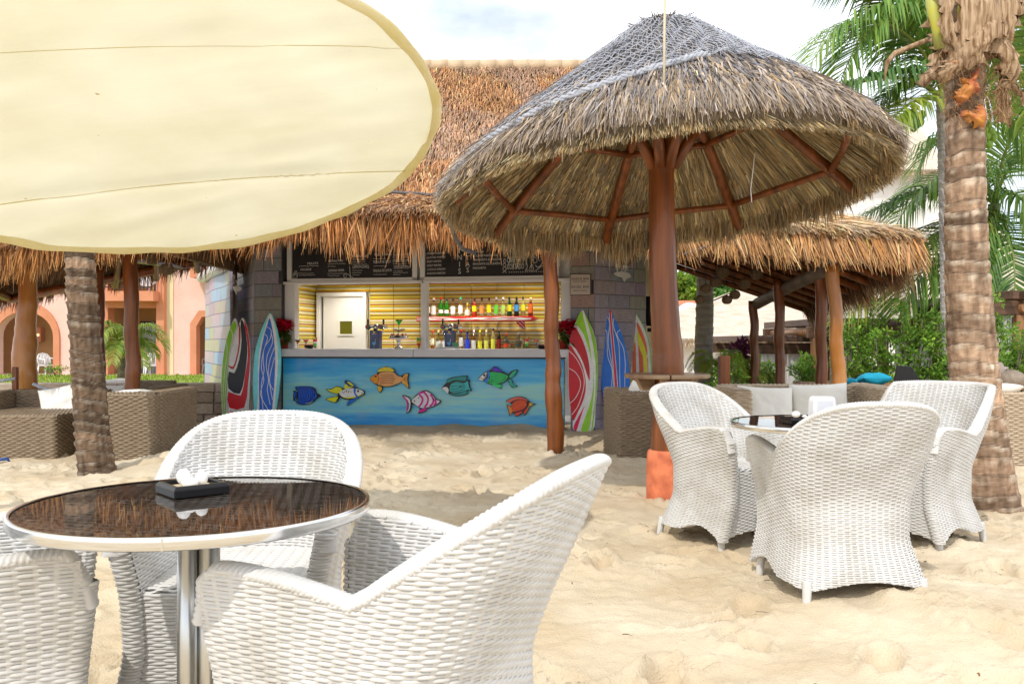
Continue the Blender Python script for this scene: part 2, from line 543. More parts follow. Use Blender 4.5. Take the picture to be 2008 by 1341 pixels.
hwall('side_wall', [(206, 742), (206, 604), (209, 604), (209, 742)], .42, 1.58, MT['ochre'])
for (a, b) in ((-4, 60), (214, 245), (384, 432)):
    hwall('tile_skirting', [(a, 742), (a, 735), (b, 735), (b, 742)], 1.57, 1.595, MT['bluetile'])
def sliding_door(x0, x1, yt, yb, mull):
    fr = MB()
    w = 3.2
    for (a, b, c, d) in [(x0, x1, yt, yt + 5), (x0, x1, yb - 3, yb), (x0, x0 + w, yt, yb), (x1 - w, x1, yt, yb)] + [(m - 2, m + 2.5, yt, yb) for m in mull]:
        p = hp(a, c); q = hp(b, d)
        fr.box(((p[0] + q[0]) / 2, 1.52, (p[1] + q[1]) / 2), (abs(q[0] - p[0]), .12, abs(q[1] - p[1])))
    d_ = fr.build('sliding_door', MT['iron'], hotel)
    g = MB(); p = hp(x0, yt); q = hp(x1, yb)
    g.box(((p[0] + q[0]) / 2, 1.50, (p[1] + q[1]) / 2), (abs(q[0] - p[0]) - .08, .02, abs(q[1] - p[1]) - .08))
    c = MB()
    n = 60; V = []
    for i in range(n + 1):
        x = p[0] + .04 + (q[0] - p[0] - .08) * i / n
        y = 1.475 + .03 * sin(i * 1.35)
        V += [(x, y - .02, p[1] - .05), (x, y - .02, q[1] + .05)]
    c.add(V, [(2 * i, 2 * i + 1, 2 * i + 3, 2 * i + 2) for i in range(n)], 0, True)
    c.build('curtain', MT['curtain'], d_)
sliding_door(64, 108, 632, 740, [80])
sliding_door(240, 312, 628, 740, [289])
sliding_door(268, 314, 470, 572, [296])
sliding_door(400, 440, 470, 540, [418])
for (x0, x1, y0, y1, off) in ((214, 312, 505, 571, -.62), (388, 470, 488, 530, -.6)):
    rl = MB()
    p = hp(x0, y0); q = hp(x1, y1)
    rl.box(((p[0] + q[0]) / 2, off, p[1]), (q[0] - p[0], .05, .06))
    rl.box(((p[0] + q[0]) / 2, off, q[1] + .10), (q[0] - p[0], .04, .04))
    rail = rl.build('railing', MT['iron'], hotel)
    nb = int((x1 - x0) / 7.5)
    for i in range(nb + 1):
        bmb = MB(); x = p[0] + (q[0] - p[0]) * i / nb
        bmb.box((x, off, (p[1] + q[1]) / 2), (.03, .03, p[1] - q[1]))
        bmb.build('baluster', MT['iron'], rail)
wl_ = MB(); p = hp(33, 655); wl_.box((p[0], 1.45, p[1]), (.2, .25, .5))
wlo = wl_.build('wall_lamp', MT['salmon'], hotel)
wb = MB(); wb.box((p[0], 1.315, p[1] - .02), (.09, .02, .06)); wb.build('bulb', M('lamp_glow', (1, .7, .3), emit=(1, .65, .25), estr=3), wlo)

def plastic_chair(loc, rz, label):
    t = empty('plastic_chair', loc, rz, label, 'chair', 'white plastic chairs on the hotel terraces')
    m = MB(); m.box((0, 0, .42), (.44, .44, .035)); bevel(m.build('seat', MT['white_plastic'], t), .015)
    b = MB()
    n = 9
    for i in range(n):
        x = -.2 + .4 * i / (n - 1)
        top = .80 - .12 * (abs(x) / .22) ** 3
        b.tube([(x, -.19, .44), (x, -.23, .62), (x, -.28, top)], .017, 6)
    b.tube([(-.22, -.18, .44), (-.23, -.24, .66), (-.15, -.285, .79), (0, -.29, .82), (.15, -.285, .79), (.23, -.24, .66), (.22, -.18, .44)], .022, 6)
    b.build('backrest', MT['white_plastic'], t)
    for s in (-1, 1):
        a = MB(); a.tube([(s * .24, -.24, .66), (s * .265, 0, .64), (s * .25, .2, .62), (s * .24, .22, .42)], .024, 6); a.build('armrest', MT['white_plastic'], t)
        for yy in (-.2, .2):
            l = MB(); l.tube([(s * .2, yy, .42), (s * .24, yy * 1.15, 0)], [.028, .02], 6); l.build('leg', MT['white_plastic'], t)
    return t
zf = hz(741)
plastic_chair((hx(88), HD + .2, zf), R(-120), 'white plastic armchair inside the left terrace arch')
plastic_chair((hx(283), HD + .3, zf), R(170), 'white plastic armchair seen from behind its slats, beside the left log post')
plastic_chair((hx(300), HD - .1, zf), R(-150), 'white plastic armchair nearest the salmon pier under the balcony')
plastic_chair((hx(397), HD + .9, zf), R(80), 'white plastic chair half hidden in the angular arch by the tile banner')
# round white table on the balcony
t = empty('balcony_table', (hx(281), HD + .4, hz(573)), 0, 'round white table tipped up on the upper balcony', 'table')
m = MB(); m.lathe([(.001, -.02), (.42, -.02), (.44, 0), (.42, .02), (.001, .02)], 24); tt = m.build('table_top', MT['white_plastic'], t, (0, 0, .62), (R(75), 0, 0))
m = MB(); m.tube([(0, .06, 0), (0, .06, .6)], .05, 8); m.build('leg', MT['white_plastic'], t)

# lawn, seen over the low wall
MT['lawn'] = M('lawn_soil', (0.16, 0.22, 0.03), 0.95, var=(0.28, 0.36, 0.05), scale=1.5)
m = MB(); m.add([(-24, 13.6, .012), (-4.8, 13.6, .012), (-4.8, 29.4, .012), (-24, 29.4, .012)], [(0, 1, 2, 3)])
tag(m.build('lawn', MT['lawn']), 'bright green mown lawn between the low stone wall and the hotel', 'lawn', kind='structure')
g = np.random.default_rng(11)
n = 16000
P = np.stack([g.uniform(-23, -5.2, n), 14 + 15.2 * g.random(n), np.full(n, .012)], -1)
D = np.stack([g.normal(0, .35, n), g.normal(0, .35, n), np.ones(n)], -1)
Nn = np.stack([g.normal(0, 1, n), g.normal(0, 1, n), np.zeros(n)], -1)
cg = np.clip(np.array([[.26, .36, .045]]) * np.exp(g.normal(0, .25, (n, 1))) * (1 + g.normal(0, .1, (n, 3))), .01, .8)
go = strands('grass', None, P, D, Nn, g.uniform(.04, .09, n), .03, 0, 0, cg, mat=MT['leaf'], g=g)
tag(go, 'short blades of green grass on the lawn', 'grass', kind='stuff')

# ------------------------------------------------------------------ low stone wall in front of the lawn
MT['stone'] = M('tan_stone', (0.5, 0.4, 0.3), 0.9, rnd=[(.46, .36, .27), (.58, .47, .36), (.50, .41, .33), (.64, .53, .42), (.53, .43, .37), (.60, .49, .40)], var=(.72, .70, .67), scale=7, bump=0.6, bscale=12, dist=0.02)
MT['mortar'] = M('mortar', (0.36, 0.29, 0.23), 0.95, var=(.42, .35, .29), scale=8)
def stone_wall(P0, P1, h, label, seed):
    P0 = Vector(P0); P1 = Vector(P1); L = (P1 - P0).length; ang = atan2(P1.y - P0.y, P1.x - P0.x)
    w = empty('stone_wall', (P0.x, P0.y, 0), ang, label, 'wall')
    m = MB(); m.box((L / 2, .16, h / 2 - .06), (L, .26, h - .10)); m.build('core', MT['mortar'], w)
    g = random.Random(seed)
    m = MB(); m.box((0, 0, 0), (1, 1, 1)); unit = m.mesh('stone', MT['stone'])
    cap = []
    x = 0
    while x < L:
        l = min(g.uniform(.45, .75), L - x)
        s = link('cap_stone', unit, w, (x + l / 2, .15, h - .055 + g.uniform(-.006, .006)), (0, g.uniform(-.012, .012), 0), (l - .014, .38, .105)); bevel(s, .04, 2)
        x += l
    rows = 3; rh = (h - .11) / rows
    for r in range(rows):
        x = -g.uniform(0, .2)
        while x < L:
            l = g.uniform(.2, .46)
            a = max(x, 0); b = min(x + l, L)
            if b - a > .06:
                s = link('stone', unit, w, ((a + b) / 2, .03 + g.uniform(-.012, .012), rh * (r + .5)), (0, g.uniform(-.03, .03), 0), (b - a - .018, .10, rh - .016)); bevel(s, .06, 2)
            x += l
    return w
stone_wall((-6.95, 11.45), (-3.75, 11.75), .56, 'low tan stone wall with flat capping stones behind the brown sofas', 5)

# ------------------------------------------------------------------ the bar building
bar = empty('snack_bar', (BA.x, BA.y, 0), BANG, 'beach bar building with a blue sea-painted counter front and lit yellow-striped back wall', 'bar')
BLEN = 3.64
def lb(name, c, s, mat, bev=0.006, parent=None):
    m = MB(); m.box(c, s)
    o = m.build(name, mat, parent or bar)
    if bev: bevel(o, bev)
    return o
# painted sea panel: horizontally brushed blues and greens (flat paint)
def sea_mat():
    m = bpy.data.materials.new('sea_paint'); m.use_nodes = True
    N = m.node_tree.nodes; L = m.node_tree.links; b = N['Principled BSDF']
    tcn = N.new('ShaderNodeTexCoord'); sx = N.new('ShaderNodeSeparateXYZ'); L.new(tcn.outputs['Object'], sx.inputs[0])
    mpn = N.new('ShaderNodeMapping'); mpn.inputs['Scale'].default_value = (0.55, 1, 5.5); L.new(tcn.outputs['Object'], mpn.inputs[0])
    nz = N.new('ShaderNodeTexNoise'); nz.inputs['Scale'].default_value = 2.1; nz.inputs['Detail'].default_value = 7; nz.inputs['Roughness'].default_value = .6; L.new(mpn.outputs[0], nz.inputs['Vector'])
    ma = N.new('ShaderNodeMath'); ma.operation = 'MULTIPLY_ADD'; ma.inputs[1].default_value = 0.85; ma.inputs[2].default_value = -0.42; L.new(nz.outputs['Fac'], ma.inputs[0])
    mb_ = N.new('ShaderNodeMath'); mb_.operation = 'ADD'; L.new(sx.outputs['Z'], mb_.inputs[0]); L.new(ma.outputs[0], mb_.inputs[1])
    rp = N.new('ShaderNodeValToRGB'); L.new(mb_.outputs[0], rp.inputs['Fac'])
    cs = [(0.0, (.03, .30, .74)), (.14, (.07, .42, .78)), (.28, (.20, .60, .76)), (.42, (.32, .66, .62)), (.55, (.20, .60, .76)), (.70, (.06, .46, .80)), (.90, (.012, .33, .78))]
    for i, (p, c) in enumerate(cs):
        e = rp.color_ramp.elements[0] if i == 0 else (rp.color_ramp.elements[1] if i == 1 else rp.color_ramp.elements.new(p))
        e.position = p; e.color = (*c, 1)
    n2 = N.new('ShaderNodeTexNoise'); n2.inputs['Scale'].default_value = 3.0; n2.inputs['Detail'].default_value = 4; L.new(tcn.outputs['Object'], n2.inputs['Vector'])
    r2 = N.new('ShaderNodeValToRGB'); r2.color_ramp.elements[0].position = .55; r2.color_ramp.elements[1].position = .8
    r2.color_ramp.elements[0].color = (0, 0, 0, 1); r2.color_ramp.elements[1].color = (.35, .35, .35, 1); L.new(n2.outputs['Fac'], r2.inputs['Fac'])
    mx = N.new('ShaderNodeMix'); mx.data_type = 'RGBA'; L.new(r2.outputs['Color'], mx.inputs['Factor']); L.new(rp.outputs['Color'], mx.inputs['A']); mx.inputs['B'].default_value = (.30, .36, .62, 1)
    L.new(mx.outputs['Result'], b.inputs['Base Color']); b.inputs['Roughness'].default_value = .35
    return m
MT['sea'] = sea_mat()
MT['counter'] = M('pale_grey_counter', (0.55, 0.55, 0.60), 0.4, var=(0.62, 0.62, 0.66), scale=2)
lb('front_panel', (BLEN / 2, .06, .46), (BLEN, .12, .92), MT['sea'], .004)
xj = [-.07, bl(815, 690)[0], BLEN + .16]
for a, b in zip(xj[:-1], xj[1:]):
    lb('counter', ((a + b) / 2, .145, .963), (b - a - .004, .51, .10), MT['counter'], .008)
lb('counter_lip', (BLEN / 2, .015, .904), (BLEN + .02, .17, .016), MT['black_matte'], 0)
zt = 1.845       # underside of the boards
ztop = 2.75
# white window frames
for px0, px1 in ((552, 572), (821, 832), (1098, 1118)):
    a = bl(px0, 600)[0]; b = bl(px1, 600)[0]
    lb('frame_post', ((a + b) / 2, .16, (zt + 1.013) / 2), (b - a, .14, zt - 1.013), MT['white'], .006)
for px0, px1 in ((548, 826), (826.5, 1120)):
    a = bl(px0, 550)[0]; b = bl(px1, 550)[0]
    lb('frame_rail', ((a + b) / 2, .14, zt + .017), (b - a - .01, .17, .034), MT['white'], .005)
lb('header_wall', (BLEN / 2, .22, (zt + .036 + ztop) / 2), (BLEN + .1, .06, ztop - zt - .036), MT['white'], 0)
# inside: floor-to-ceiling box
STR = []
def stripe_mat():
    m = bpy.data.materials.new('striped_glass_tile'); m.use_nodes = True
    N = m.node_tree.nodes; L = m.node_tree.links; b = N['Principled BSDF']
    tcn = N.new('ShaderNodeTexCoord'); sx = N.new('ShaderNodeSeparateXYZ'); L.new(tcn.outputs['Object'], sx.inputs[0])
    mu = N.new('ShaderNodeMath'); mu.operation = 'MULTIPLY'; mu.inputs[1].default_value = 1 / .30; L.new(sx.outputs['Z'], mu.inputs[0])
    fr = N.new('ShaderNodeMath'); fr.operation = 'FRACT'; L.new(mu.outputs[0], fr.inputs[0])
    rp = N.new('ShaderNodeValToRGB'); rp.color_ramp.interpolation = 'CONSTANT'; L.new(fr.outputs[0], rp.inputs['Fac'])
    cols = [(.52, .40, .02), (.72, .68, .55), (.30, .25, .02), (.60, .26, .03), (.80, .62, .03), (.74, .70, .60), (.36, .30, .03), (.70, .48, .04), (.30, .08, .03), (.66, .56, .30), (.46, .40, .03), (.78, .74, .64), (.66, .34, .04), (.42, .34, .03), (.80, .66, .06), (.26, .14, .04)]
    for i, c in enumerate(cols):
        e = rp.color_ramp.elements[0] if i == 0 else (rp.color_ramp.elements[1] if i == 1 else rp.color_ramp.elements.new(i / len(cols)))
        e.position = i / len(cols); e.color = (*c, 1)
    L.new(rp.outputs['Color'], b.inputs['Base Color']); b.inputs['Roughness'].default_value = .25
    return m
MT['stripe'] = stripe_mat()
MT['grout'] = M('cream_grout', (.62, .56, .38), .8)
DEP = 2.0
sx0 = bl(621, 620, DEP)[0]; sx1 = bl(1098, 600)[0] + .35
lb('wall_core', ((sx0 + sx1) / 2, DEP + .08, 1.3), (sx1 - sx0 + .4, .1, 2.6), MT['grout'], 0)
# striped panels on the back wall, split at the grout lines; one mesh each, grout showing between
pj = [621, 675, 725, 772, 823, 872, 924, 975, 1028, 1080, 1132]
dx0, dx1 = bl(625, 620, DEP)[0], bl(722, 620, DEP)[0]; dzt = bl(670, 574, DEP)[1]
for i in range(len(pj) - 1):
    a = bl(pj[i], 620, DEP)[0] + .004; b = bl(pj[i + 1], 620, DEP)[0] - .004
    z0 = dzt + .01 if pj[i] < 720 else .6
    lb('striped_panel', ((a + b) / 2, DEP + .015, (z0 + 2.3) / 2), (b - a, .03, 2.3 - z0), MT['stripe'], 0)
for (y0, y1) in ((.32, 1.1), (1.1, DEP)):
    lb('striped_panel', (sx0 - .02, (y0 + y1) / 2, 1.45), (.03, y1 - y0 - .008, 1.7), MT['stripe'], 0)
lb('side_wall', (sx0 - .09, DEP / 2 + .1, 1.3), (.10, DEP - .3, 2.6), MT['grout'], 0)
lb('side_wall', (sx1 + .05, DEP / 2 + .1, 1.3), (.10, DEP - .3, 2.6), MT['white'], 0)
lb('ceiling', ((sx0 + sx1) / 2, DEP / 2 + .3, 2.35), (sx1 - sx0, DEP - .45, .05), MT['white'], 0)
lb('bar_floor', ((sx0 + sx1) / 2, DEP / 2 + .3, .06), (sx1 - sx0, DEP - .45, .05), MT['counter'], 0)
lb('back_counter', ((dx1 + sx1) / 2 + .05, DEP - .27, .955), (sx1 - dx1 - .12, .50, .06), MT['steel'], .01)
lb('back_cabinet', ((dx1 + sx1) / 2 + .05, DEP - .25, .5), (sx1 - dx1 - .14, .44, .84), MT['counter'], .01)
# white service door with square window
dr = lb('door', ((dx0 + dx1) / 2 + .03, DEP - .045, (dzt - .06) / 2 + .04), (dx1 - dx0 - .14, .05, dzt - .14), MT['white_plastic'], .004)
fo = MB()
zc = (dzt + .05) / 2
fo.box((dx0 + .03, DEP - .05, zc), (.06, .10, dzt - .05)); fo.box((dx1 - .025, DEP - .05, zc), (.05, .10, dzt - .05)); fo.box(((dx0 + dx1) / 2, DEP - .052, dzt - .03), (dx1 - dx0, .10, .06))
bevel(fo.build('door_frame', MT['white_plastic'], dr), .008)
a, z1 = bl(667, 630, DEP - .07); b, z0 = bl(691, 655, DEP - .07)
m = MB(); m.box(((a + b) / 2, DEP - .073, (z0 + z1) / 2), (b - a, .008, z1 - z0)); m.build('window_pane', M('olive_glass', (.13, .13, .015), .1), dr)
m = MB()
for (cx_, cz_, sx_, sz_) in (((a + b) / 2, z1 + .012, b - a + .05, .024), ((a + b) / 2, z0 - .012, b - a + .05, .024), (a - .012, (z0 + z1) / 2, .024, z1 - z0), (b + .012, (z0 + z1) / 2, .024, z1 - z0)):
    m.box((cx_, DEP - .076, cz_), (sx_, .022, sz_))
m.build('window_frame', MT['white_plastic'], dr)
# ceiling downlights of the lit bar
MT['glow'] = M('lamp_disc', (1, .95, .85), emit=(1.0, .92, .78), estr=14)
for i, (px, ly, pw) in enumerate(((690, 1.35, 26), (880, 1.25, 36), (1030, 1.35, 16), (600, .9, 8))):
    lx = bl(px, 560, ly)[0]
    d_ = empty('ceiling_downlight', bw(lx, ly, 2.31), BANG, ['lit round downlight over the white service door', 'lit round downlight over the bottle shelf', 'lit round downlight at the dim end of the bar', 'lit round downlight over the front corner by the left frame'][i], 'lamp', 'downlights in the bar ceiling')
    m = MB(); m.lathe([(.001, 0), (.055, 0)], 16, mi=0); m.build('bulb', MT['glow'], d_)
    m = MB(); m.lathe([(.056, .012), (.056, -.006), (.075, -.006), (.075, .012)], 16, caps=False); m.build('trim', MT['white'], d_)
    la = bpy.data.lights.new('downlight', 'SPOT'); la.energy = pw * 2.4; la.color = (1, .91, .76); la.spot_size = R(130); la.spot_blend = .6; la.shadow_soft_size = .05
    lo_ = bpy.data.objects.new('downlight_beam', la); COL.objects.link(lo_); lo_.parent = d_; lo_.location = (0, 0, -.02)
    lo_.rotation_euler = (R(-14) if i == 1 else 0, 0, 0)

# walls of coloured stone tiles beside the opening
MT['tile'] = M('slate_tile', (.392,.383,.406), .55, rnd=[(.288,.263,.318), (.312,.303,.334), (.297,.295,.270), (.328,.263,.266), (.344,.311,.406), (.281,.303,.350), (.384,.263,.246), (.328,.303,.294), (.369,.335,.429), (.304,.319,.326), (.352,.319,.286), (.312,.256,.342)],
                 var=(.62, .60, .58), scale=4, stretch=(1.2, 1, 7), detail=8, bump=.4, bscale=10, bstretch=(1, 1, 5), dist=.006)
MT['tile_light'] = M('violet_tile', (.392,.383,.406), .55, rnd=[(.424,.383,.486), (.376,.351,.454), (.392,.319,.454), (.369,.383,.342), (.344,.399,.470), (.440,.383,.422), (.408,.383,.486), (.376,.392,.382), (.352,.351,.454), (.448,.407,.486)],
                 var=(.62, .60, .58), scale=4, stretch=(1.2, 1, 7), detail=8, bump=.4, bscale=10, bstretch=(1, 1, 5), dist=.006)
MT['tile_joint'] = M('dark_joint', (.07, .065, .075), .9)
m = MB(); m.box((0, 0, 0), (1, 1, 1)); TILE = m.mesh('tile', MT['tile']); TILE2 = m.mesh('tile', MT['tile_light'])
def tile_wall(P0, P1, z1, label, seed, unit, rh=.168, lens=(.26, .5), phase=0.0):
    P0 = Vector(P0[:2]); P1 = Vector(P1[:2]); L = (P1 - P0).length
    w = empty('tile_wall', (P0.x, P0.y, 0), atan2(P1.y - P0.y, P1.x - P0.x), label, 'wall')
    m = MB(); m.box((L / 2, .10, z1 / 2), (L, .16, z1)); m.build('core', MT['tile_joint'], w)
    g = random.Random(seed); z = -phase
    while z < z1:
        x = -g.uniform(0, .25)
        while x < L:
            l = g.uniform(*lens)
            a = max(x, 0); b = min(x + l, L)
            if b - a > .05:
                zz0 = max(z, 0)
                link('tile', unit, w, ((a + b) / 2, .012 + g.uniform(-.003, .003), (zz0 + min(z + rh, z1)) / 2), None, (b - a - .007, .026, min(z + rh, z1) - zz0 - .007))
            x += l
        z += rh
    return w
wl0 = bw(bl(498, 600)[0], 0, 0); wl1 = bw(bl(551.5, 600)[0], 0, 0)
tile_wall(wl0, wl1, 2.5, 'dark tiled wall strip left of the bar window behind the light blue surfboard', 21, TILE)
wa0 = at(446, 600, 14.0); wa0 = Vector((wa0.x, wa0.y))
tile_wall(wa0, wl0, 2.6, 'dark tiled side wall turning away beside the banner, with the left palm emblem', 22, TILE, lens=(.5, 1.3))
wr0 = bw(bl(1118.5, 600)[0], 0, 0); wr1 = at(1166, 600, 10.78); wr1 = Vector((wr1.x, wr1.y))
tile_wall(wr0, wr1, 2.5, 'grey tiled wall strip right of the bar window carrying the snack bar plaque', 23, TILE)
wr2 = at(1267, 600, 11.35); wr2 = Vector((wr2.x, wr2.y))
tile_wall(wr1, wr2, 2.5, 'violet tiled wall turning away behind the blue and orange surfboards', 24, TILE2)
# plain wall and white soffit box at the right end of the bar
m = MB(); m.prism([(0, 0), (1.3, 0), (1.3, 2.6), (0, 2.6)], 0, .12)
tag(m.build('end_wall', MT['cream'], None, (wr2.x + .02, wr2.y + .35, 0), (0, 0, R(70))), 'plain beige end wall behind the violet tiles and the speaker', 'wall')
p = at(1262, 515, 11.5)
sp = empty('wall_speaker', at(1274, 610, 11.45), R(-30), 'black wall speaker at the right end of the bar beside the log pole', 'speaker')
m = MB(); m.prism([(-.06, -.19), (.06, -.19), (.075, 0), (.06, .19), (-.06, .19)], -.06, .06); bevel(m.build('cabinet', MT['black'], sp), .02, 3)
m = MB(); m.box((-.02, .10, -.24), (.05, .14, .05)); m.build('bracket', MT['black_matte'], sp)
# ------------------------------------------------------------------ thatched roofs
STRAW_ORANGE = (.50, .27, .115)
STRAW_GOLD = (.56, .37, .18)
STRAW_GREY = (.37, .30, .225)
STRAW_BROWN = (.33, .20, .10)

def slope_roof(name, parent, c00, c10, c11, c01, n, seed, base, length=(.25, .6), width=.010, thick=.16, fringe=0, frl=(.25, .5), under=0, spread=.35, clump=.0, mat_base='straw_base', lift=.02, frbase=None, under_base=None):
    """one thatched slope: eave from c00 to c10, ridge from c01 to c11; returns the slab"""
    c00, c10, c11, c01 = [np.array(c, float) for c in (c00, c10, c11, c01)]
    g = np.random.default_rng(seed)
    def S(u, v):
        u = u[..., None]; v = v[..., None]
        return (c00 * (1 - u) + c10 * u) * (1 - v) + (c01 * (1 - u) + c11 * u) * v
    nrmv = np.cross(c10 - c00, c01 - c00); nrmv /= np.linalg.norm(nrmv)
    if nrmv[2] < 0: nrmv = -nrmv
    nu, nv = 24, 12
    U, Vv = np.meshgrid(np.linspace(0, 1, nu), np.linspace(0, 1, nv), indexing='ij')
    T = S(U, Vv).reshape(-1, 3) - nrmv * .03
    Bm = S(U, Vv).reshape(-1, 3) - nrmv * thick
    V = np.concatenate([T, Bm]); q = grid_quads(nu, nv); o_ = nu * nv
    Q = [q, q[:, ::-1] + o_]
    ed = [[i * nv, (i + 1) * nv] for i in range(nu - 1)]
    side = []
    for i in range(nu - 1):
        a, b = i * nv, (i + 1) * nv; side.append((a, a + o_, b + o_, b))
        a, b = i * nv + nv - 1, (i + 1) * nv + nv - 1; side.append((a, b, b + o_, a + o_))
    for j in range(nv - 1):
        a, b = j, j + 1; side.append((a, b, b + o_, a + o_))
        a, b = (nu - 1) * nv + j, (nu - 1) * nv + j + 1; side.append((a, a + o_, b + o_, b))
    slab = link(name, np_mesh(name, V, np.concatenate(Q + [np.array(side)]), MT[mat_base]), parent)
    u = g.random(n); v = g.random(n) ** .95
    down = nrm(S(u, np.zeros(n)) - S(u, np.ones(n)))
    sidev = nrm(c10 - c00)
    P = S(u, v) + nrmv * g.uniform(-.03, .03, (n, 1))
    # clumps share a lean
    lean = .22 * vnoise(u * 40, v * 25, seed) + g.normal(0, .16, n)
    D = down + sidev * lean[:, None] + nrmv * g.normal(.05, .07, (n, 1))
    L = np.minimum(g.uniform(*length, n), v * np.linalg.norm(c01 - c00) + .10)
    tone = (1 + .22 * vnoise(u * 25, v * 14, seed + 1) + .15 * vnoise(u * 7, v * 4, seed + 2))[:, None]
    wz = np.clip(vnoise(u * 9 + v * 3, v * 6, seed + 3) * 1.4 - .1, 0, .45)[:, None]
    strands('thatch', slab, P, D, np.broadcast_to(nrmv, (n, 3)), L, g.uniform(.6, 1.4, n) * width, g.uniform(0, lift, n), g.uniform(0, .05, n), (straw_cols(n, base, spread, g) * (1 - wz) + straw_cols(n, tuple(.35 * np.array(base) + .65 * np.mean(base)), spread, g) * wz) * tone, g=g)
    if fringe:
        n2 = fringe
        u = g.random(n2); v = -g.random(n2) * .015
        u = np.clip(u + .012 * vnoise(u * 90, u * 0, seed + 5), 0, 1)
        P = S(u, v) - nrmv * (g.random((n2, 1)) * thick) - down[:1] * .10 * g.random((n2, 1))
        dn = np.array([0, 0, -1.0])
        lean = .16 * vnoise(u * 60, u * 0 + 3, seed + 6) + g.normal(0, .12, n2)
        D = down[:1] * .45 + dn * .75 + sidev * lean[:, None] + np.array([[0, 0, 0]])
        D = D + g.normal(0, .07, (n2, 3))
        L = (frl[0] + (frl[1] - frl[0]) * g.random(n2) ** 1.7) * (1 + .28 * vnoise(u * 45, u * 0 + 9, seed + 7))
        strands('thatch_fringe', slab, P, D, np.broadcast_to(-sidev, (n2, 3)) * .4 + nrmv * 1.0, L, g.uniform(.6, 1.5, n2) * width, g.uniform(0, .02, n2), g.uniform(0, .06, n2), straw_cols(n2, frbase or base, spread, g), twist=.8, g=g)
    if under:
        n3 = under
        u = g.random(n3); v = g.random(n3)
        P = S(u, v) - nrmv * (thick + .005)
        D = down[:1] + sidev * g.normal(0, .08, (n3, 1)) - nrmv * .03
        strands('thatch_lining', slab, P, D, np.broadcast_to(-nrmv, (n3, 3)), np.minimum(g.uniform(.3, .6, n3), v * np.linalg.norm(c01 - c00) + .04), g.uniform(.6, 1.4, n3) * width, .01, 0, straw_cols(n3, under_base or base, spread, g), g=g)
    return slab

# the bar's big roof
roof = empty('thatched_bar_roof', (-1, 11, 0), 0, 'large orange-brown thatched roof with a ridge over the beach bar', 'roof')
roof.location = (0, 0, 0)
E0, E1 = (-3.75, 8.75, 2.36), (1.50, 8.55, 2.36)
M0, M1 = (-3.75, 10.55, 2.80), (1.50, 10.4, 2.80)
R0, R1 = (-3.75, 13.75, 5.30), (1.75, 13.65, 5.30)
lo_ = slope_roof('lower_slope', roof, E0, E1, M1, M0, 15000, 31, (.60, .34, .17), (.25, .6), .011, .13, fringe=6500, frl=(.10, .40), under=1500, frbase=(.48, .225, .085))
up_ = slope_roof('upper_slope', roof, (-3.75, 10.42, 2.74), (1.55, 10.30, 2.74), R1, R0, 34000, 32, (.60, .32, .155), (.10, .26), .012, .14, fringe=1500, frl=(.10, .22), lift=.045)
slope_roof('back_slope', roof, (1.75, 18.2, 2.2), (-3.75, 18.3, 2.2), R0, R1, 1500, 33, (.5, .3, .15), (.4, .8), .02)
m = MB()
for s in range(22):
    x0 = -3.75 + s * .25
    m.tube([(x0, 13.72, 5.33), (x0 + .26, 13.72, 5.335)], .10, 10, wob=.04)
m.build('ridge_cap', M('ridge_mat', (.52, .38, .24), .9, var=(.62, .48, .32), scale=6, bump=.6, bscale=40), roof)
for sx_, zx in ((-3.7, 1), (1.45, 1)):
    m = MB(); m.prism([(0, 2.05), (0, 2.25), (1.6, 2.64), (4.85, 5.1), (9.3, 2.15), (9.3, 2.05)], 0, .08)
    m.build('gable', MT['straw_base'], roof, (sx_, 8.9, 0), (0, 0, R(90)))
# dark rope laid along the step between the two slopes
m = MB(); P = [(-3.7 + 5.2 * i / 40, 10.33 - .12 * i / 40 - .02, 2.80 + .012 * sin(i * 1.7) + (.03 if i % 9 == 0 else 0)) for i in range(41)]
m.tube(P, .018, 6); tag(m.build('roof_rope', MT['rope_dark']), 'dark rope strung along the step of the bar roof', 'rope')
# rafters under the front overhang
for i in range(9):
    x = -3.4 + i * .6
    m = MB(); m.tube([(x, 8.8, 2.17), (x, 10.5, 2.58)], .045, 8, wob=.05); m.build('rafter', MT['pole'], roof)
m = MB(); m.tube([(-3.7, 8.98, 2.16), (1.5, 8.80, 2.16)], .055, 8, wob=.05); m.build('eave_beam', MT['pole'], roof)

def log_post(name, pts, rad, label, mat='pole', group='varnished log posts', sub=5):
    """natural log: resampled path with knots and slight swelling"""
    pts = [Vector(p) for p in pts]
    P = []; Rr = []
    n = 26
    g = random.Random(sum(ord(c) for c in label))
    for i in range(n + 1):
        t = i / n * (len(pts) - 1); k = min(int(t), len(pts) - 2); f = t - k
        p = pts[k].lerp(pts[k + 1], f)
        r = rad[k] * (1 - f) + rad[k + 1] * f
        r *= 1 + .05 * sin(i * .9 + g.random() * 6) + g.uniform(-.02, .02)
        P.append(p + Vector((.008 * sin(i * .7), .008 * cos(i * .5), 0))); Rr.append(r)
    m = MB(); m.tube([q - P[0] for q in P], Rr, 16, wob=.015)
    return tag(m.build(name, MT[mat], None, P[0]), label, 'post', group)

# the post of the bar roof
pb = gnd(1092, 890)
log_post('log_post', [at(1089, 893, pb.y), at(1086, 760, pb.y), at(1083, 690, pb.y), at(1081, 600, pb.y), at(1079, 480, pb.y)], [.086, .080, .072, .072, .075], 'bent varnished log post in front of the blue bar counter')

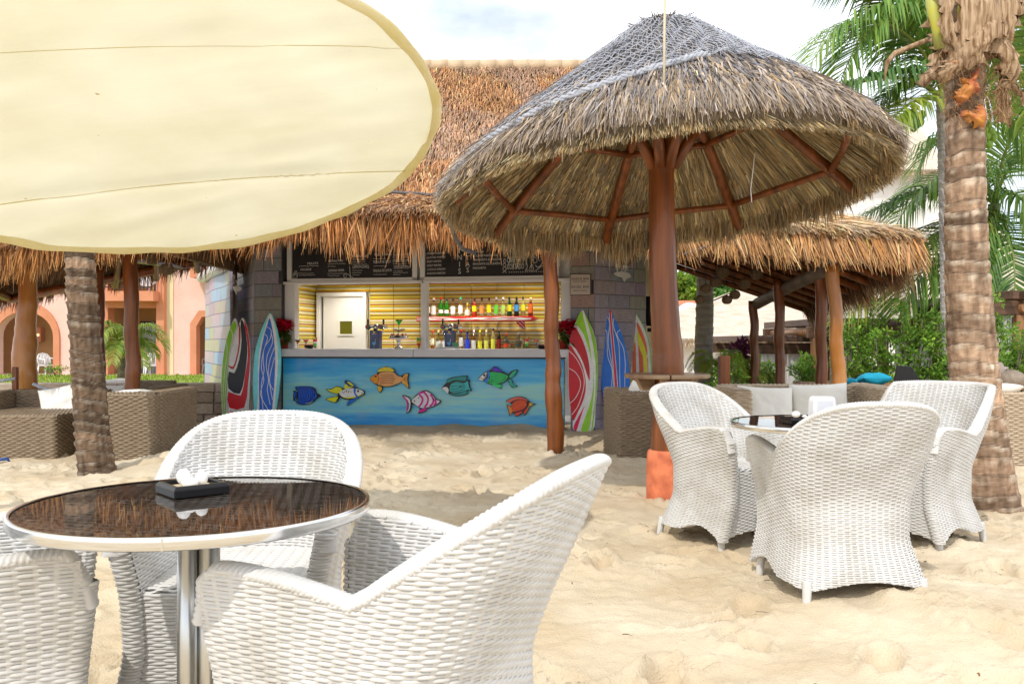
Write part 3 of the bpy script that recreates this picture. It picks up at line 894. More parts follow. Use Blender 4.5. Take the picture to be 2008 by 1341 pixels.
# ------------------------------------------------------------------ left palapa
pal = empty('thatched_palapa', (0, 0, 0), 0, 'brown thatched shelter on log posts over the left sofas', 'shelter')
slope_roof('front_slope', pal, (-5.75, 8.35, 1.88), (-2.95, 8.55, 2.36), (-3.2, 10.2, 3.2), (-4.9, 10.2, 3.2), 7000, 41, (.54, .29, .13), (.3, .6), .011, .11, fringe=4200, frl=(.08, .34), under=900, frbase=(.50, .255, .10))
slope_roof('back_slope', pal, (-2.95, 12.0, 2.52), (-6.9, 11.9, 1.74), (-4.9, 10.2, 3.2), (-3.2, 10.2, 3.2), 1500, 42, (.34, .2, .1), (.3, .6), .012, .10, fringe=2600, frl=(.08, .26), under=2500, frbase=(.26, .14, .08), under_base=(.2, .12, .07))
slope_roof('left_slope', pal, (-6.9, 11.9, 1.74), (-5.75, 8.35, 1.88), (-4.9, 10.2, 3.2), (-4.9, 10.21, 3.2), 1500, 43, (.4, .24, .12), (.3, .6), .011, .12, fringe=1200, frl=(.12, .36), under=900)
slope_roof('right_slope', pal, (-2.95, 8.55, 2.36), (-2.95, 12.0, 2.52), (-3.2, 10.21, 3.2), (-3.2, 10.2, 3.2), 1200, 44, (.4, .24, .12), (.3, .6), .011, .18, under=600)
for (a, b) in (((-5.6, 8.5, 1.74), (-3.0, 8.7, 2.20)), ((-6.6, 11.7, 1.66), (-3.1, 11.8, 2.37)), ((-3.15, 8.7, 2.17), (-3.15, 11.8, 2.36)), ((-5.6, 8.5, 1.80), (-6.6, 11.7, 1.68)), ((-4.4, 8.6, 2.01), (-4.35, 11.8, 2.12))):
    m = MB(); m.tube([a, b], .06, 8, wob=.04); m.build('beam', MT['pole'], pal)
for i in range(6):
    m = MB(); x = -6.0 + i * .55; m.tube([(x + .2, 11.8, 1.72 + .105 * i), (-4.6 + i * .25, 10.25, 2.95)], .04, 7); m.build('rafter', MT['pole'], pal)
d1 = 9.75
log_post('log_post', [at(48, 905, d1 - .0), at(52, 740, d1), at(46, 690, d1), at(52, 640, d1), at(54, 590, d1), at(55, 520, d1)], [.128, .125, .130, .108, .098, .094], 'pale orange log post at the far left behind the corner sofa', 'pole_orange')
log_post('log_post', [at(197, 860, 11.2), at(197, 700, 11.2), at(195, 520, 11.2)], [.06, .055, .055], 'thin log post half hidden behind the leaning palm trunk')
log_post('log_post', [at(262, 850, 9.5), at(261, 740, 9.5), at(258, 640, 9.5), at(255, 490, 9.5)], [.082, .078, .074, .072], 'dark shiny log post between the left sofas')
# rope fence at the far left
m = MB()
fp = empty('rope_fence', at(30, 845, 9.4), 0, 'thick rope slung from a short wooden stake left of the sofas', 'fence')
B_ = Vector(fp.location)
m.box((0, 0, .30), (.05, .05, .75)); bevel(m.build('stake', MT['pole'], fp), .006)
m = MB(); m.tube([at(-60, 752, 9.4) - B_, at(-10, 748, 9.4) - B_, at(31, 742, 9.38) - B_], .017, 7); m.build('rope', MT['rope_grey'], fp)
m = MB(); m.tube([at(64, 752, 9.2) - B_, at(85, 762, 9.25) - B_, at(110, 764, 9.3) - B_, at(146, 762, 9.4) - B_, at(200, 752, 9.5) - B_], .017, 7); m.build('rope', MT['rope_grey'], fp)

def lantern(p, r, label, drop, sq=.85):
    t = empty('wicker_lantern', p, 0, label, 'lantern', 'round wicker lanterns hung from the thatch')
    m = MB(); m.ball((0, 0, 0), r * .93, 18, 10, sc=(1, 1, sq)); m.build('shade', MT['wicker_dark'], t)
    w = MB()
    for i in range(11):
        a = pi * (i + .7) / 12.4
        rr = r * sin(a); z = r * sq * cos(a)
        n = 28
        w.tube([((rr + .006 * (-1) ** (k + i)) * cos(2 * pi * k / n), (rr + .006 * (-1) ** (k + i)) * sin(2 * pi * k / n), z) for k in range(n + 1)], .007, 4, caps=False)
    o = w.build('weave', MT['wicker_dark'], t); o['kind'] = 'stuff'
    m = MB(); m.tube([(0, 0, r * sq * .95), (0, 0, drop)], .004, 5); m.build('cord', MT['black_matte'], t)
lantern(at(327, 528, 9.3), .068, 'wicker lantern alone under the left thatch before the pink hotel', .18, .8)
lantern(at(298, 508, 9.4), .07, 'wicker lantern half lost in the left thatch fringe beside the dark post', .15, .8)

# ------------------------------------------------------------------ right palapa
rp_ = empty('thatched_palapa', (0, 0, 0), 0, 'golden thatched shelter on log posts behind the right chairs', 'shelter')
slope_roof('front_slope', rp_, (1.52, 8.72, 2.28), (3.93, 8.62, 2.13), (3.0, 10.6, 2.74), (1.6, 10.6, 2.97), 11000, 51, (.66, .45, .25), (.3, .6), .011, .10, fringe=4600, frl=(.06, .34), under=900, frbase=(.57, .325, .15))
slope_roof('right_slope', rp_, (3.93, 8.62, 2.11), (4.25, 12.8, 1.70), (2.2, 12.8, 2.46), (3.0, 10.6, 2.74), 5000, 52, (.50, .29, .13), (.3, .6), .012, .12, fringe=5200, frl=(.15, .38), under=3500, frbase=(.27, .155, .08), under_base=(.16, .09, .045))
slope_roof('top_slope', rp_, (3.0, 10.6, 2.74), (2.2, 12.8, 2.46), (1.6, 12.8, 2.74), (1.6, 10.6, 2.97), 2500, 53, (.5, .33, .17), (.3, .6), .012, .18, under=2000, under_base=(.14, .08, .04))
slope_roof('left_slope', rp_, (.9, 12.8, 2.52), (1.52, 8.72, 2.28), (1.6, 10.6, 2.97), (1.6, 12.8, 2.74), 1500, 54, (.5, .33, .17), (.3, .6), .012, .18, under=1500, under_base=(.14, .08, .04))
for i in range(10):
    y = 12.72 - i * .40
    k = (12.72 - y) / 4.1
    a = Vector((4.18 - .28 * k, y, 1.56 + .28 * k)); b = Vector((1.75 + .3 * k, y + .05, 2.38 + .24 * k))
    m = MB(); m.tube([a, b], .042, 8, wob=.04); m.build('rafter', MT['pole'], rp_)
m = MB(); m.tube([at(1484, 596, 12.1), at(1545, 563, 10.9), at(1603, 536, 9.9), at(1640, 520, 9.2)], .075, 10, wob=.04); m.build('eave_beam', MT['pole_grey'], rp_)
m = MB(); m.tube([(1.7, 8.95, 2.10), (3.95, 8.85, 1.96)], .06, 8, wob=.04); m.build('eave_beam', MT['pole'], rp_)
m = MB(); m.tube([at(1337, 500, 8.62), at(1385, 484, 8.66), at(1425, 468, 8.95), at(1450, 440, 9.2)], .014, 6); tag(m.build('thatch_rope', MT['rope_dark']), 'dark rope lying across the golden thatch beside the umbrella pole', 'rope')
log_post('log_post', [at(1481, 800, 12.1), at(1480, 690, 12.1), at(1477, 590, 12.1)], [.064, .060, .056], 'farthest thin red log post of the right shelter')
log_post('log_post', [at(1532, 815, 11.0), at(1529, 690, 11.0), at(1527, 550, 11.0)], [.066, .062, .062], 'second farthest red log post of the right shelter')
log_post('log_post', [at(1611, 830, 9.95), at(1611, 690, 9.95), at(1608, 515, 9.95)], [.066, .062, .062], 'dark brown log post beside the bright one at the right shelter', 'pole')
log_post('log_post', [at(1648, 830, 9.1), at(1646, 760, 9.1), at(1640, 650, 9.1), at(1633, 520, 9.1)], [.080, .076, .064, .068], 'bright glossy orange log post nearest in the right shelter', 'pole_orange')
LN = [(1384, 566, .045, 'wicker lantern upper left, against the grey trunk'), (1372.5, 588, .043, 'lowest wicker lantern, left of the grey trunk'), (1403, 554, .052, 'wicker lantern dim under the rafters, third from the left'),
      (1417, 534, .056, 'wicker lantern touching the straw tips, fourth from the left'), (1425.5, 588, .044, 'wicker lantern hanging low before the pale roof'), (1441, 578, .047, 'wicker lantern just right of the low one before the pale roof'),
      (1460, 557, .052, 'wicker lantern dim under the rafters, fifth high up'), (1483, 538, .058, 'rightmost wicker lantern, close under the straw'), (1508, 514, .055, 'wicker lantern almost hidden by golden straw above the beam')]
for (px, py, r, lab) in LN:
    lantern(at(px, py, 10.6), r * 1.2, lab, .25, .9)
m = MB(); m.box((0, 0, 0), (.09, .09, .62)); bevel(m.build('stake', MT['pole']), .008)
so = COL.objects['stake']
for o in list(COL.objects):
    if o.name.startswith('stake') and o.parent is None:
        o.location = at(1420, 765, 8.0); tag(o, 'short square wooden stake at the left end of the tan sofa', 'stake'); o.name = 'wooden_stake'

# ------------------------------------------------------------------ the big thatched umbrella
UX, UY = (1300 - CX) / F * 6.25, 6.25
umb = empty('thatched_umbrella', (UX, UY, 0), 0, 'big grey thatched umbrella with netting on a thick log pole', 'umbrella')
prof_r = np.array([0.0, .10, .20, .35, .68, 1.01, 1.31, 1.45, 1.51])
prof_z = np.array([3.37, 3.34, 3.28, 3.16, 2.90, 2.66, 2.43, 2.30, 2.21])
TX, TY = .070, -.105                     # the roof hangs a little crooked
def ush(P):
    P = np.array(P, float)
    P[..., 2] += TX * P[..., 0] + TY * P[..., 1]
    return P
SL = np.concatenate([[0], np.cumsum(np.hypot(np.diff(prof_r), np.diff(prof_z)))])
def cone(th, s, off=0.0):
    """point on the roof at angle th and share s of the slope, off metres above it"""
    d = np.clip(s, 0, 1.2) * SL[-1]
    r = np.interp(d, SL, prof_r); z = np.interp(d, SL, prof_z)
    ex = np.maximum(d - SL[-1], 0)
    r = r + ex * .5; z = z - ex * .86
    r = r * (1 + .02 * vnoise(th * 2.5, s * 0 + 1.5, 61) * s)
    P = np.stack([r * np.cos(th), r * np.sin(th), z], -1)
    N_ = np.stack([.56 * np.cos(th), .56 * np.sin(th), np.full_like(th, .83)], -1)
    return P + N_ * (off if np.isscalar(off) else off[:, None]), N_
def make_umbrella_roof():
    g = np.random.default_rng(71)
    nt, ns = 64, 20
    TH, S_ = np.meshgrid(np.linspace(0, 2 * pi, nt, endpoint=False), np.linspace(0.0, 1, ns), indexing='ij')
    top, _ = cone(TH, S_); bot, Nn = cone(TH, S_)
    top = top.reshape(-1, 3) - Nn.reshape(-1, 3) * .02; bot = bot.reshape(-1, 3) - np.array([0, 0, .11])
    bot[:, :2] *= .985
    V = ush(np.concatenate([top, bot])); q = grid_quads(nt, ns, True); o_ = nt * ns
    side = [(i * ns + ns - 1, ((i + 1) % nt) * ns + ns - 1, ((i + 1) % nt) * ns + ns - 1 + o_, i * ns + ns - 1 + o_) for i in range(nt)]
    slab = link('roof', np_mesh('roof', V, np.concatenate([q, q[:, ::-1] + o_, np.array(side)]), MT['straw_base_grey']), umb)
    # outer straw
    n = 26000
    th = g.random(n) * 2 * pi; s = np.sqrt(g.random(n)) * .98
    P, N_ = cone(th, s, g.uniform(-.02, .02, n))
    P2, _ = cone(th, s + .06)
    T_ = np.stack([-np.sin(th), np.cos(th), 0 * th], -1)
    D = nrm(P2 - P) + T_ * (.14 * vnoise(th * 9, s * 9, 72) + g.normal(0, .13, n))[:, None] + N_ * g.normal(.03, .05, (n, 1))
    low = np.clip((s - .68) / .25, 0, 1)[:, None]
    base = np.array([.215, .196, .192]) * (1 - low) + np.array([.42, .34, .265]) * low
    cols = straw_cols(n, (1, 1, 1), .30, g) 
    cols = np.exp(g.normal(0, .28, (n, 1))) * base * hue(n, g)
    strands('thatch', slab, ush(P), D, N_, np.minimum(g.uniform(.18, .42, n), (1.0 - s) * 2.08 + .05), g.uniform(.6, 1.4, n) * .0085, g.uniform(0, .02, n), g.uniform(0, .03, n), np.clip(cols, .02, .8), g=g)
    # shaggy lower skirt
    n = 9000
    th = g.random(n) * 2 * pi; s = .97 - .30 * g.random(n) ** 1.4
    P, N_ = cone(th, s, g.uniform(-.05, .03, n)); P2, _ = cone(th, s + .08)
    T_ = np.stack([-np.sin(th), np.cos(th), 0 * th], -1)
    D = nrm(P2 - P) + T_ * (.25 * vnoise(th * 22, s * 6, 73) + g.normal(0, .14, n))[:, None] + N_ * g.normal(.06, .07, (n, 1))
    cols = np.exp(g.normal(0, .3, (n, 1))) * np.array([.45, .36, .275]) * hue(n, g)
    strands('thatch_skirt', slab, ush(P), D, N_, np.minimum(g.uniform(.10, .22, n), (1.0 - s) * 2.08 + .09), g.uniform(.7, 1.5, n) * .009, g.uniform(0, .02, n), g.uniform(0, .04, n), np.clip(cols, .02, .85), twist=.7, g=g)
    # hanging fringe at the eave
    n = 9000
    th = g.random(n) * 2 * pi
    P, N_ = cone(th, np.full(n, 1.0) - .04 * g.random(n)); P[:, 2] -= g.random(n) * .10
    P[:, :2] *= (1 - .05 * g.random(n))[:, None]
    T_ = np.stack([-np.sin(th), np.cos(th), 0 * th], -1)
    Rv = np.stack([np.cos(th), np.sin(th), 0 * th], -1)
    D = np.array([[0, 0, -1.]]) + Rv * g.uniform(-.05, .35, (n, 1)) + T_ * (.18 * vnoise(th * 30, th * 0, 74) + g.normal(0, .1, n))[:, None]
    L = g.uniform(.04, .12, n) * (1 + .75 * vnoise(th * 11, th * 0 + 4, 75)) * (1.1 + .6 * np.sin(th))
    cols = np.exp(g.normal(0, .33, (n, 1))) * np.array([.40, .30, .18]) * hue(n, g)
    strands('thatch_fringe', slab, ush(P), D, Rv, L, g.uniform(.7, 1.5, n) * .008, .0, .0, np.clip(cols, .02, .8), twist=.9, g=g)
    # lining seen from below: long straws running down the slope
    n = 14000
    th = g.random(n) * 2 * pi; s = .15 + .85 * np.sqrt(g.random(n))
    P, N_ = cone(th, s); P2, _ = cone(th, s + .05)
    T_ = np.stack([-np.sin(th), np.cos(th), 0 * th], -1)
    D = nrm(P2 - P) + T_ * (g.normal(0, .07, n) + .12 * vnoise(th * 3, s * 2, 78))[:, None]
    P = P - np.array([0, 0, .115]); P[:, :2] *= .985
    cols = np.exp(g.normal(0, .35, (n, 1))) * np.array([.46, .35, .20]) * hue(n, g)
    cols *= (1 + .35 * vnoise(th * 16, th * 0 + 2, 79))[:, None]
    strands('thatch_lining', slab, ush(P), D, -N_, np.minimum(g.uniform(.25, .6, n), (1.0 - s) * 2.0 + .04), g.uniform(.6, 1.4, n) * .010, g.uniform(0, .012, n), 0, np.clip(cols, .02, .8), g=g)
    # two rows of straw ends where the bundles overlap below
    n = 3500
    th = g.random(n) * 2 * pi; s = np.where(g.random(n) < .5, .50, .76) + g.normal(0, .012, n)
    P, N_ = cone(th, s); P[:, 2] -= .12
    Rv = np.stack([np.cos(th), np.sin(th), 0 * th], -1); T_ = np.stack([-np.sin(th), np.cos(th), 0 * th], -1)
    D = Rv * .8 + np.array([[0, 0, -.75]]) + T_ * g.normal(0, .3, (n, 1))
    cols = np.exp(g.normal(0, .35, (n, 1))) * np.array([.30, .22, .12]) * hue(n, g)
    strands('thatch_ends', slab, ush(P), D, -N_, g.uniform(.05, .11, n), .009, 0, 0, np.clip(cols, .02, .8), twist=.8, g=g)
    # top knot
    n = 700
    th = g.random(n) * 2 * pi; r = .14 * np.sqrt(g.random(n))
    P = np.stack([r * np.cos(th), r * np.sin(th), 3.31 - r * .3], -1)
    D = np.stack([np.cos(th) * .9, np.sin(th) * .9, g.uniform(-.35, .45, n)], -1)
    strands('top_tuft', slab, ush(P), D, np.broadcast_to(np.array([0, 0, 1.]), (n, 3)), g.uniform(.06, .16, n), .010, .01, .01, np.clip(np.exp(g.normal(0, .3, (n, 1))) * np.array([[.30, .22, .16]]), .02, .8) * np.ones((n, 3)), g=g)
    # netting
    def sedge(t):
        t = np.mod(t, 2 * pi)
        ks = np.array([0, R(20), R(45), R(90), R(135), R(170), R(185), R(205), R(225), R(245), R(262), R(272), R(290), R(310), R(330), R(360)])
        vs_ = np.array([.88, .85, .8, .8, .9, 1.0, 1.01, .97, .90, .81, .73, .68, .67, .71, .80, .88])
        return np.interp(t, ks, vs_)
    V = []; Q = []; cnt = 0
    def netline(pts, r):
        nonlocal cnt
        pts = np.asarray(pts); n = len(pts)
        T = nrm(np.gradient(pts, axis=0)); up = np.array([0, 0, 1.0])
        A = nrm(np.cross(T, up + .01)); B = np.cross(A, T)
        ring = np.stack([pts + (A * cos(a) + B * sin(a)) * r for a in (pi / 2, pi * 7 / 6, pi * 11 / 6)], 1).reshape(-1, 3)
        V.append(ring)
        i = np.arange(n - 1)[:, None] * 3
        for k in range(3):
            k2 = (k + 1) % 3
            Q.append(np.concatenate([i + k, i + k2, i + 3 + k2, i + 3 + k], 1) + cnt)
        cnt += 3 * n
    nl = 150
    for i in range(nl):
        t0 = 2 * pi * i / nl
        s0 = .10 + (.16 if i % 2 else 0) + .08 * (.5 + .5 * sin(t0 * 3))
        ss = np.linspace(s0, sedge(np.array([t0]))[0], 34)
        tt = t0 + .05 * np.sin(ss * 9 + t0 * 2) + .006 * np.sin(ss * 60 + i * pi)
        P, _ = cone(tt, ss, .028 + .010 * np.sin(ss * 30 + i))
        netline(ush(P), .0026)
    for j in range(40):
        s0 = .16 + .024 * j
        tt = np.linspace(0, 2 * pi, 260)
        ss = s0 + .010 * np.sin(tt * 7 + j) + .006 * np.sin(tt * 59)
        ok = ss < sedge(tt)
        P, _ = cone(tt, ss, .028 + .010 * np.sin(tt * 41 + j)); P = ush(P)
        k = 0
        while k < len(tt):
            if not ok[k]: k += 1; continue
            e = k
            while e < len(tt) and ok[e]: e += 1
            if e - k > 3: netline(P[k:e], .0024)
            k = e
    no = link('netting', np_mesh('netting', np.concatenate(V), np.concatenate(Q), MT['rope_grey']), slab); no['kind'] = 'stuff'
    # twisted edge rope
    tt = np.linspace(R(172), R(274), 150)
    P, _ = cone(tt, sedge(tt) + .008, .03); P = ush(P)
    m = MB()
    for ph in (0, 2 * pi / 3, 4 * pi / 3):
        m.tube([P[k] + np.array([.011 * cos(k * .9 + ph), .007 * sin(k * .9), .011 * sin(k * .9 + ph)]) for k in range(len(P))], .013, 6)
    m.build('edge_rope', MT['rope_grey'], slab)
    tail = [P[0], P[0] + np.array([.0, .0, -.06]), P[0] + np.array([.02, .05, -.13]), P[0] + np.array([.05, .10, -.22]), P[0] + np.array([.10, .16, -.30]), P[0] + np.array([.20, .2, -.33])]
    m = MB(); m.tube(tail, .016, 6); m.build('rope_tail', MT['rope_dark'], slab)
    return slab
uroof = make_umbrella_roof()
# frame below: rafters, two rings of purlins, struts
def urp(th, r, z):
    return Vector(ush((r * cos(th), r * sin(th), z)))
RA = [R(10 + 45 * k) for k in range(8)]
for a in RA:
    m = MB(); m.tube([urp(a, .10, 3.06), urp(a, .8, 2.655), urp(a, 1.47 if sin(a) > -.3 else 1.25, 2.12 if sin(a) > -.3 else 2.28)], [.034, .037, .040], 9, wob=.05); m.build('rafter', MT['pole'], umb)
for k in range(8):
    for (r, z) in ((1.28, 2.27), (.76, 2.645)):
        m = MB(); m.tube([urp(RA[k] - .02, r * 1.0, z), urp((RA[k] + R(22.5)), r * .935, z + .012), urp(RA[k] + R(45) + .02, r, z)], .026, 7, wob=.06); m.build('purlin', MT['pole'], umb)
for k, a in enumerate([R(75), R(120), R(200), R(250), R(290), R(340)]):
    m = MB(); m.tube([(.07 * cos(a), .07 * sin(a), 2.32), (.16 * cos(a), .16 * sin(a), 2.46), (.30 * cos(a), .30 * sin(a), 2.68)], [.045, .04, .034], 8, wob=.06); m.build('strut', MT['pole'], umb)
def upx(px, py): 
    v = at(px, py, UY); return (v.x - UX, 0, v.z)
pm = MB()
pp = [(1305, 925, .110), (1308, 860, .112), (1310, 800, .112), (1311, 755, .108), (1310, 718, .108), (1310, 690, .106), (1306, 655, .102), (1303, 600, .098), (1300, 520, .094), (1298, 420, .090), (1297, 345, .088), (1297, 318, .095), (1297, 300, .07)]
P = []; Rr = []
for i in range(60):
    t_ = i / 59 * (len(pp) - 1); k = min(int(t_), len(pp) - 2); f = t_ - k
    px = pp[k][0] * (1 - f) + pp[k + 1][0] * f; py = pp[k][1] * (1 - f) + pp[k + 1][1] * f
    P.append(upx(px, py)); Rr.append(pp[k][2] * (1 - f) + pp[k + 1][2] * f)
pm.tube(P, Rr, 22, wob=.012)
pole_o = pm.build('pole', MT['pole'], umb)
m = MB(); m.lathe([(.10, .35), (.125, .345), (.135, .325), (.14, .27), (.142, 0), (.145, -.15)], 24)
m.build('base', M('orange_concrete', (.52, .13, .06), .8, var=(.80, .24, .11), scale=9, bump=.4, bscale=20), umb, (-.0 + upx(1307, 900)[0], 0, 0))
# round wooden bar table clasped round the pole
tbl = empty('pole_table', at(1308, 752, UY - .0), 0, 'small round wooden ledge table clasped round the umbrella pole', 'table')
MT['worn_wood'] = M('worn_wood', (.20, .10, .05), .45, var=(.40, .28, .17), scale=4, stretch=(.4, 3, 3), bump=.3, bscale=20, coat=.2)
def slabpart(name, i0, i1, n=5):
    ring = []
    Ro = .297
    m = MB()
    pts = [(Ro * cos(a), Ro * sin(a)) for a in np.linspace(i0, i1, 14)]
    inn = [(.125 * cos(a), .125 * sin(a)) for a in np.linspace(i1, i0, 8)]
    al = pts + inn
    k = len(al)
    V = [(x, y, .03) for x, y in al] + [(x, y, 0) for x, y in al]
    Fc = [tuple(range(k)), tuple(range(2 * k - 1, k - 1, -1))] + [(i, i + k, (i + 1) % k + k, (i + 1) % k) for i in range(k)]
    m.add(V, Fc); return m
for (a0, a1) in ((R(-172), R(-96)), (R(-94), R(-4)), (R(-2), R(88)), (R(90), R(186))):
    bevel(slabpart('b', a0, a1).build('table_board', MT['worn_wood'], tbl, (0, 0, .04)), .008)
for a in (R(200), R(255), R(310), R(20), R(90), R(145)):
    m = MB(); m.prism([(.11, .038), (.245, .038), (.20, -.045), (.11, -.045)], -.028, .028)
    bevel(m.build('bracket', MT['worn_wood'], tbl, None, (0, 0, a)), .005)
# cords
ru = at(1302, 205, 4.9)
m = MB(); m.tube([Vector((ru.x + .02, ru.y - .05, 4.6)), at(1303, 60, 4.9), ru], .0075, 6)
tag(m.build('cream_rope', MT['rope_cream']), 'cream rope dropping from above onto the umbrella thatch', 'rope')
m = MB(); m.tube([at(1480, 300, 5.4), at(1477, 330, 5.4), at(1472, 372, 5.4), at(1474, 397, 5.4)], .003, 5)
tag(m.build('white_cord', MT['white']), 'thin white cord hanging under the umbrella eave', 'cord')
# ------------------------------------------------------------------ round cream canopy overhead
def make_canopy():
    C = Vector((-1.604, 3.933, 1.99))
    Rr = 1.278
    TXY = (-.2417, -.1728)
    t = empty('canopy_parasol', C, 0, 'huge round cream canvas canopy tilted over the left table', 'parasol')
    RM = Matrix.Rotation(TXY[1], 3, 'Y') @ Matrix.Rotation(TXY[0], 3, 'X')
    def on_disc(px, py):
        o = Vector((0, 0, CH)); dr = Vector(((px - CX) / F, 1, -(py - CY) / F)); nn = RM @ Vector((0, 0, 1))
        p = o + dr * ((C - o).dot(nn) / dr.dot(nn)); q = RM.transposed() @ (p - C); return q.x, q.y
    sA = on_disc(0, 404); sB = on_disc(835, 326); sC = on_disc(0, 122); sD = on_disc(840, 92)
    fab = bpy.data.materials.new('canvas'); fab.use_nodes = True
    N = fab.node_tree.nodes; L = fab.node_tree.links; b = N['Principled BSDF']; out = N['Material Output']
    tcn = N.new('ShaderNodeTexCoord')
    n1 = N.new('ShaderNodeTexNoise'); n1.inputs['Scale'].default_value = 1.6; n1.inputs['Detail'].default_value = 7; L.new(tcn.outputs['Object'], n1.inputs['Vector'])
    rp = N.new('ShaderNodeValToRGB'); rp.color_ramp.elements[0].position = .3; rp.color_ramp.elements[1].position = .7
    rp.color_ramp.elements[0].color = (.62, .56, .37, 1); rp.color_ramp.elements[1].color = (.72, .67, .49, 1); L.new(n1.outputs['Fac'], rp.inputs['Fac'])
    n2 = N.new('ShaderNodeTexNoise'); n2.inputs['Scale'].default_value = 26; n2.inputs['Detail'].default_value = 2; L.new(tcn.outputs['Object'], n2.inputs['Vector'])
    r2 = N.new('ShaderNodeValToRGB'); r2.color_ramp.elements[0].position = .775; r2.color_ramp.elements[1].position = .80
    r2.color_ramp.elements[0].color = (1, 1, 1, 1); r2.color_ramp.elements[1].color = (.62, .5, .3, 1); L.new(n2.outputs['Fac'], r2.inputs['Fac'])
    mx = N.new('ShaderNodeMix'); mx.data_type = 'RGBA'; mx.blend_type = 'MULTIPLY'; mx.inputs['Factor'].default_value = 1
    L.new(rp.outputs['Color'], mx.inputs['A']); L.new(r2.outputs['Color'], mx.inputs['B'])
    L.new(mx.outputs['Result'], b.inputs['Base Color']); b.inputs['Roughness'].default_value = .9; b.inputs['Specular IOR Level'].default_value = .1
    mpb = N.new('ShaderNodeMapping'); mpb.inputs['Scale'].default_value = (1, 7, 1); mpb.inputs['Rotation'].default_value = (0, 0, R(6)); L.new(tcn.outputs['Object'], mpb.inputs['Vector'])
    n3 = N.new('ShaderNodeTexNoise'); n3.inputs['Scale'].default_value = 1.7; n3.inputs['Detail'].default_value = 5; L.new(mpb.outputs['Vector'], n3.inputs['Vector'])
    n4 = N.new('ShaderNodeTexNoise'); n4.inputs['Scale'].default_value = 260; L.new(tcn.outputs['Object'], n4.inputs['Vector'])
    ad = N.new('ShaderNodeMath'); ad.operation = 'MULTIPLY_ADD'; ad.inputs[1].default_value = .04; L.new(n4.outputs['Fac'], ad.inputs[0]); L.new(n3.outputs['Fac'], ad.inputs[2])
    bp = N.new('ShaderNodeBump'); bp.inputs['Strength'].default_value = .6; bp.inputs['Distance'].default_value = .035; L.new(ad.outputs[0], bp.inputs['Height'])
    L.new(bp.outputs['Normal'], b.inputs['Normal'])
    tr = N.new('ShaderNodeBsdfTranslucent'); L.new(mx.outputs['Result'], tr.inputs['Color'])
    ms = N.new('ShaderNodeMixShader'); ms.inputs['Fac'].default_value = .68
    L.new(b.outputs['BSDF'], ms.inputs[1]); L.new(tr.outputs['BSDF'], ms.inputs[2]); L.new(ms.outputs['Shader'], out.inputs['Surface'])
    MT['canvas'] = fab
    MT['hem'] = M('canvas_hem', (.80, .72, .42), .9, var=(.85, .78, .56), scale=5, translucent=.55, bump=.3, bscale=30)
    # sheet
    nt, nr = 120, 40
    TH, RR = np.meshgrid(np.linspace(0, 2 * pi, nt, endpoint=False), np.linspace(0.001, 1, nr), indexing='ij')
    X = RR * np.cos(TH) * Rr; Y = RR * np.sin(TH) * Rr
    Z = .06 * (1 - RR ** 2)
    # the last panel sags a little differently beyond the seam; creases run into the rim at the right
    seam = .52 - .17 * (X + .2) / 1.2 * 0
    Z += .012 * vnoise(X * 2.2, Y * 9 + X * .8, 91) * np.clip((RR - .2) / .5, 0, 1) + .006 * vnoise(X * 4, Y * 22, 92) * np.clip((X - .2) / .8, 0, 1)
    sl1 = (sB[1] - sA[1]) / (sB[0] - sA[0])
    Z -= .02 * np.exp(-((Y - (sA[1] + sl1 * (X - sA[0]))) / .05) ** 2)
    V = np.stack([X, Y, Z], -1).reshape(-1, 3)
    sh = link('canvas', np_mesh('canvas', V, grid_quads(nt, nr, True), fab, smooth=True), t, None, (TXY[0], TXY[1], 0))
    # padded hem round the ring
    m = MB(); P = []; rad = []
    for i in range(160):
        a = 2 * pi * i / 160
        P.append((Rr * cos(a) * (1 + .003 * sin(9 * a)), Rr * sin(a) * (1 + .003 * sin(11 * a)), -.008 + .006 * sin(7 * a) + .004 * sin(23 * a)))
        rad.append(.021 * (1 + .10 * sin(13 * a) + .08 * sin(31 * a + 1)))
    m.tube(P + P[:1], rad + rad[:1], 10, caps=False)
    m.build('hem', MT['hem'], sh)
    # stitched seams across the cloth
    for (p, q, r, dz) in ((sA, sB, .0028, .020), (sC, sD, .0015, .003)):
        m = MB(); P = []
        for i in range(81):
            x = -1.3 + 2.6 * i / 80; y = p[1] + (q[1] - p[1]) / (q[0] - p[0]) * (x - p[0])
            rr = sqrt(x * x + y * y) / Rr
            if rr > .99: continue
            P.append((x, y, .06 * (1 - rr * rr) - dz))
        m.tube(P, r, 5); m.build('seam', MT['hem'], sh)
    # rim clamp, arm and mast: they stand to the left, outside the photograph
    rl = RM @ Vector((-Rr - .02, 0, 0)); mast = Vector((-2.3, .9, 0))
    m = MB(); m.tube([rl + Vector((0, -.12, 0)), rl + Vector((0, .12, 0))], .05, 10); m.build('clamp', MT['steel'], t)
    m = MB(); m.tube([rl, Vector((-1.9, .5, .15)), Vector((mast.x, mast.y, 0))], .04, 10); m.build('arm', MT['steel'], t)
    m = MB(); m.tube([Vector((mast.x, mast.y, -C.z)), Vector((mast.x, mast.y, .1))], .05, 12); m.build('mast', MT['steel'], t)
    return t
make_canopy()

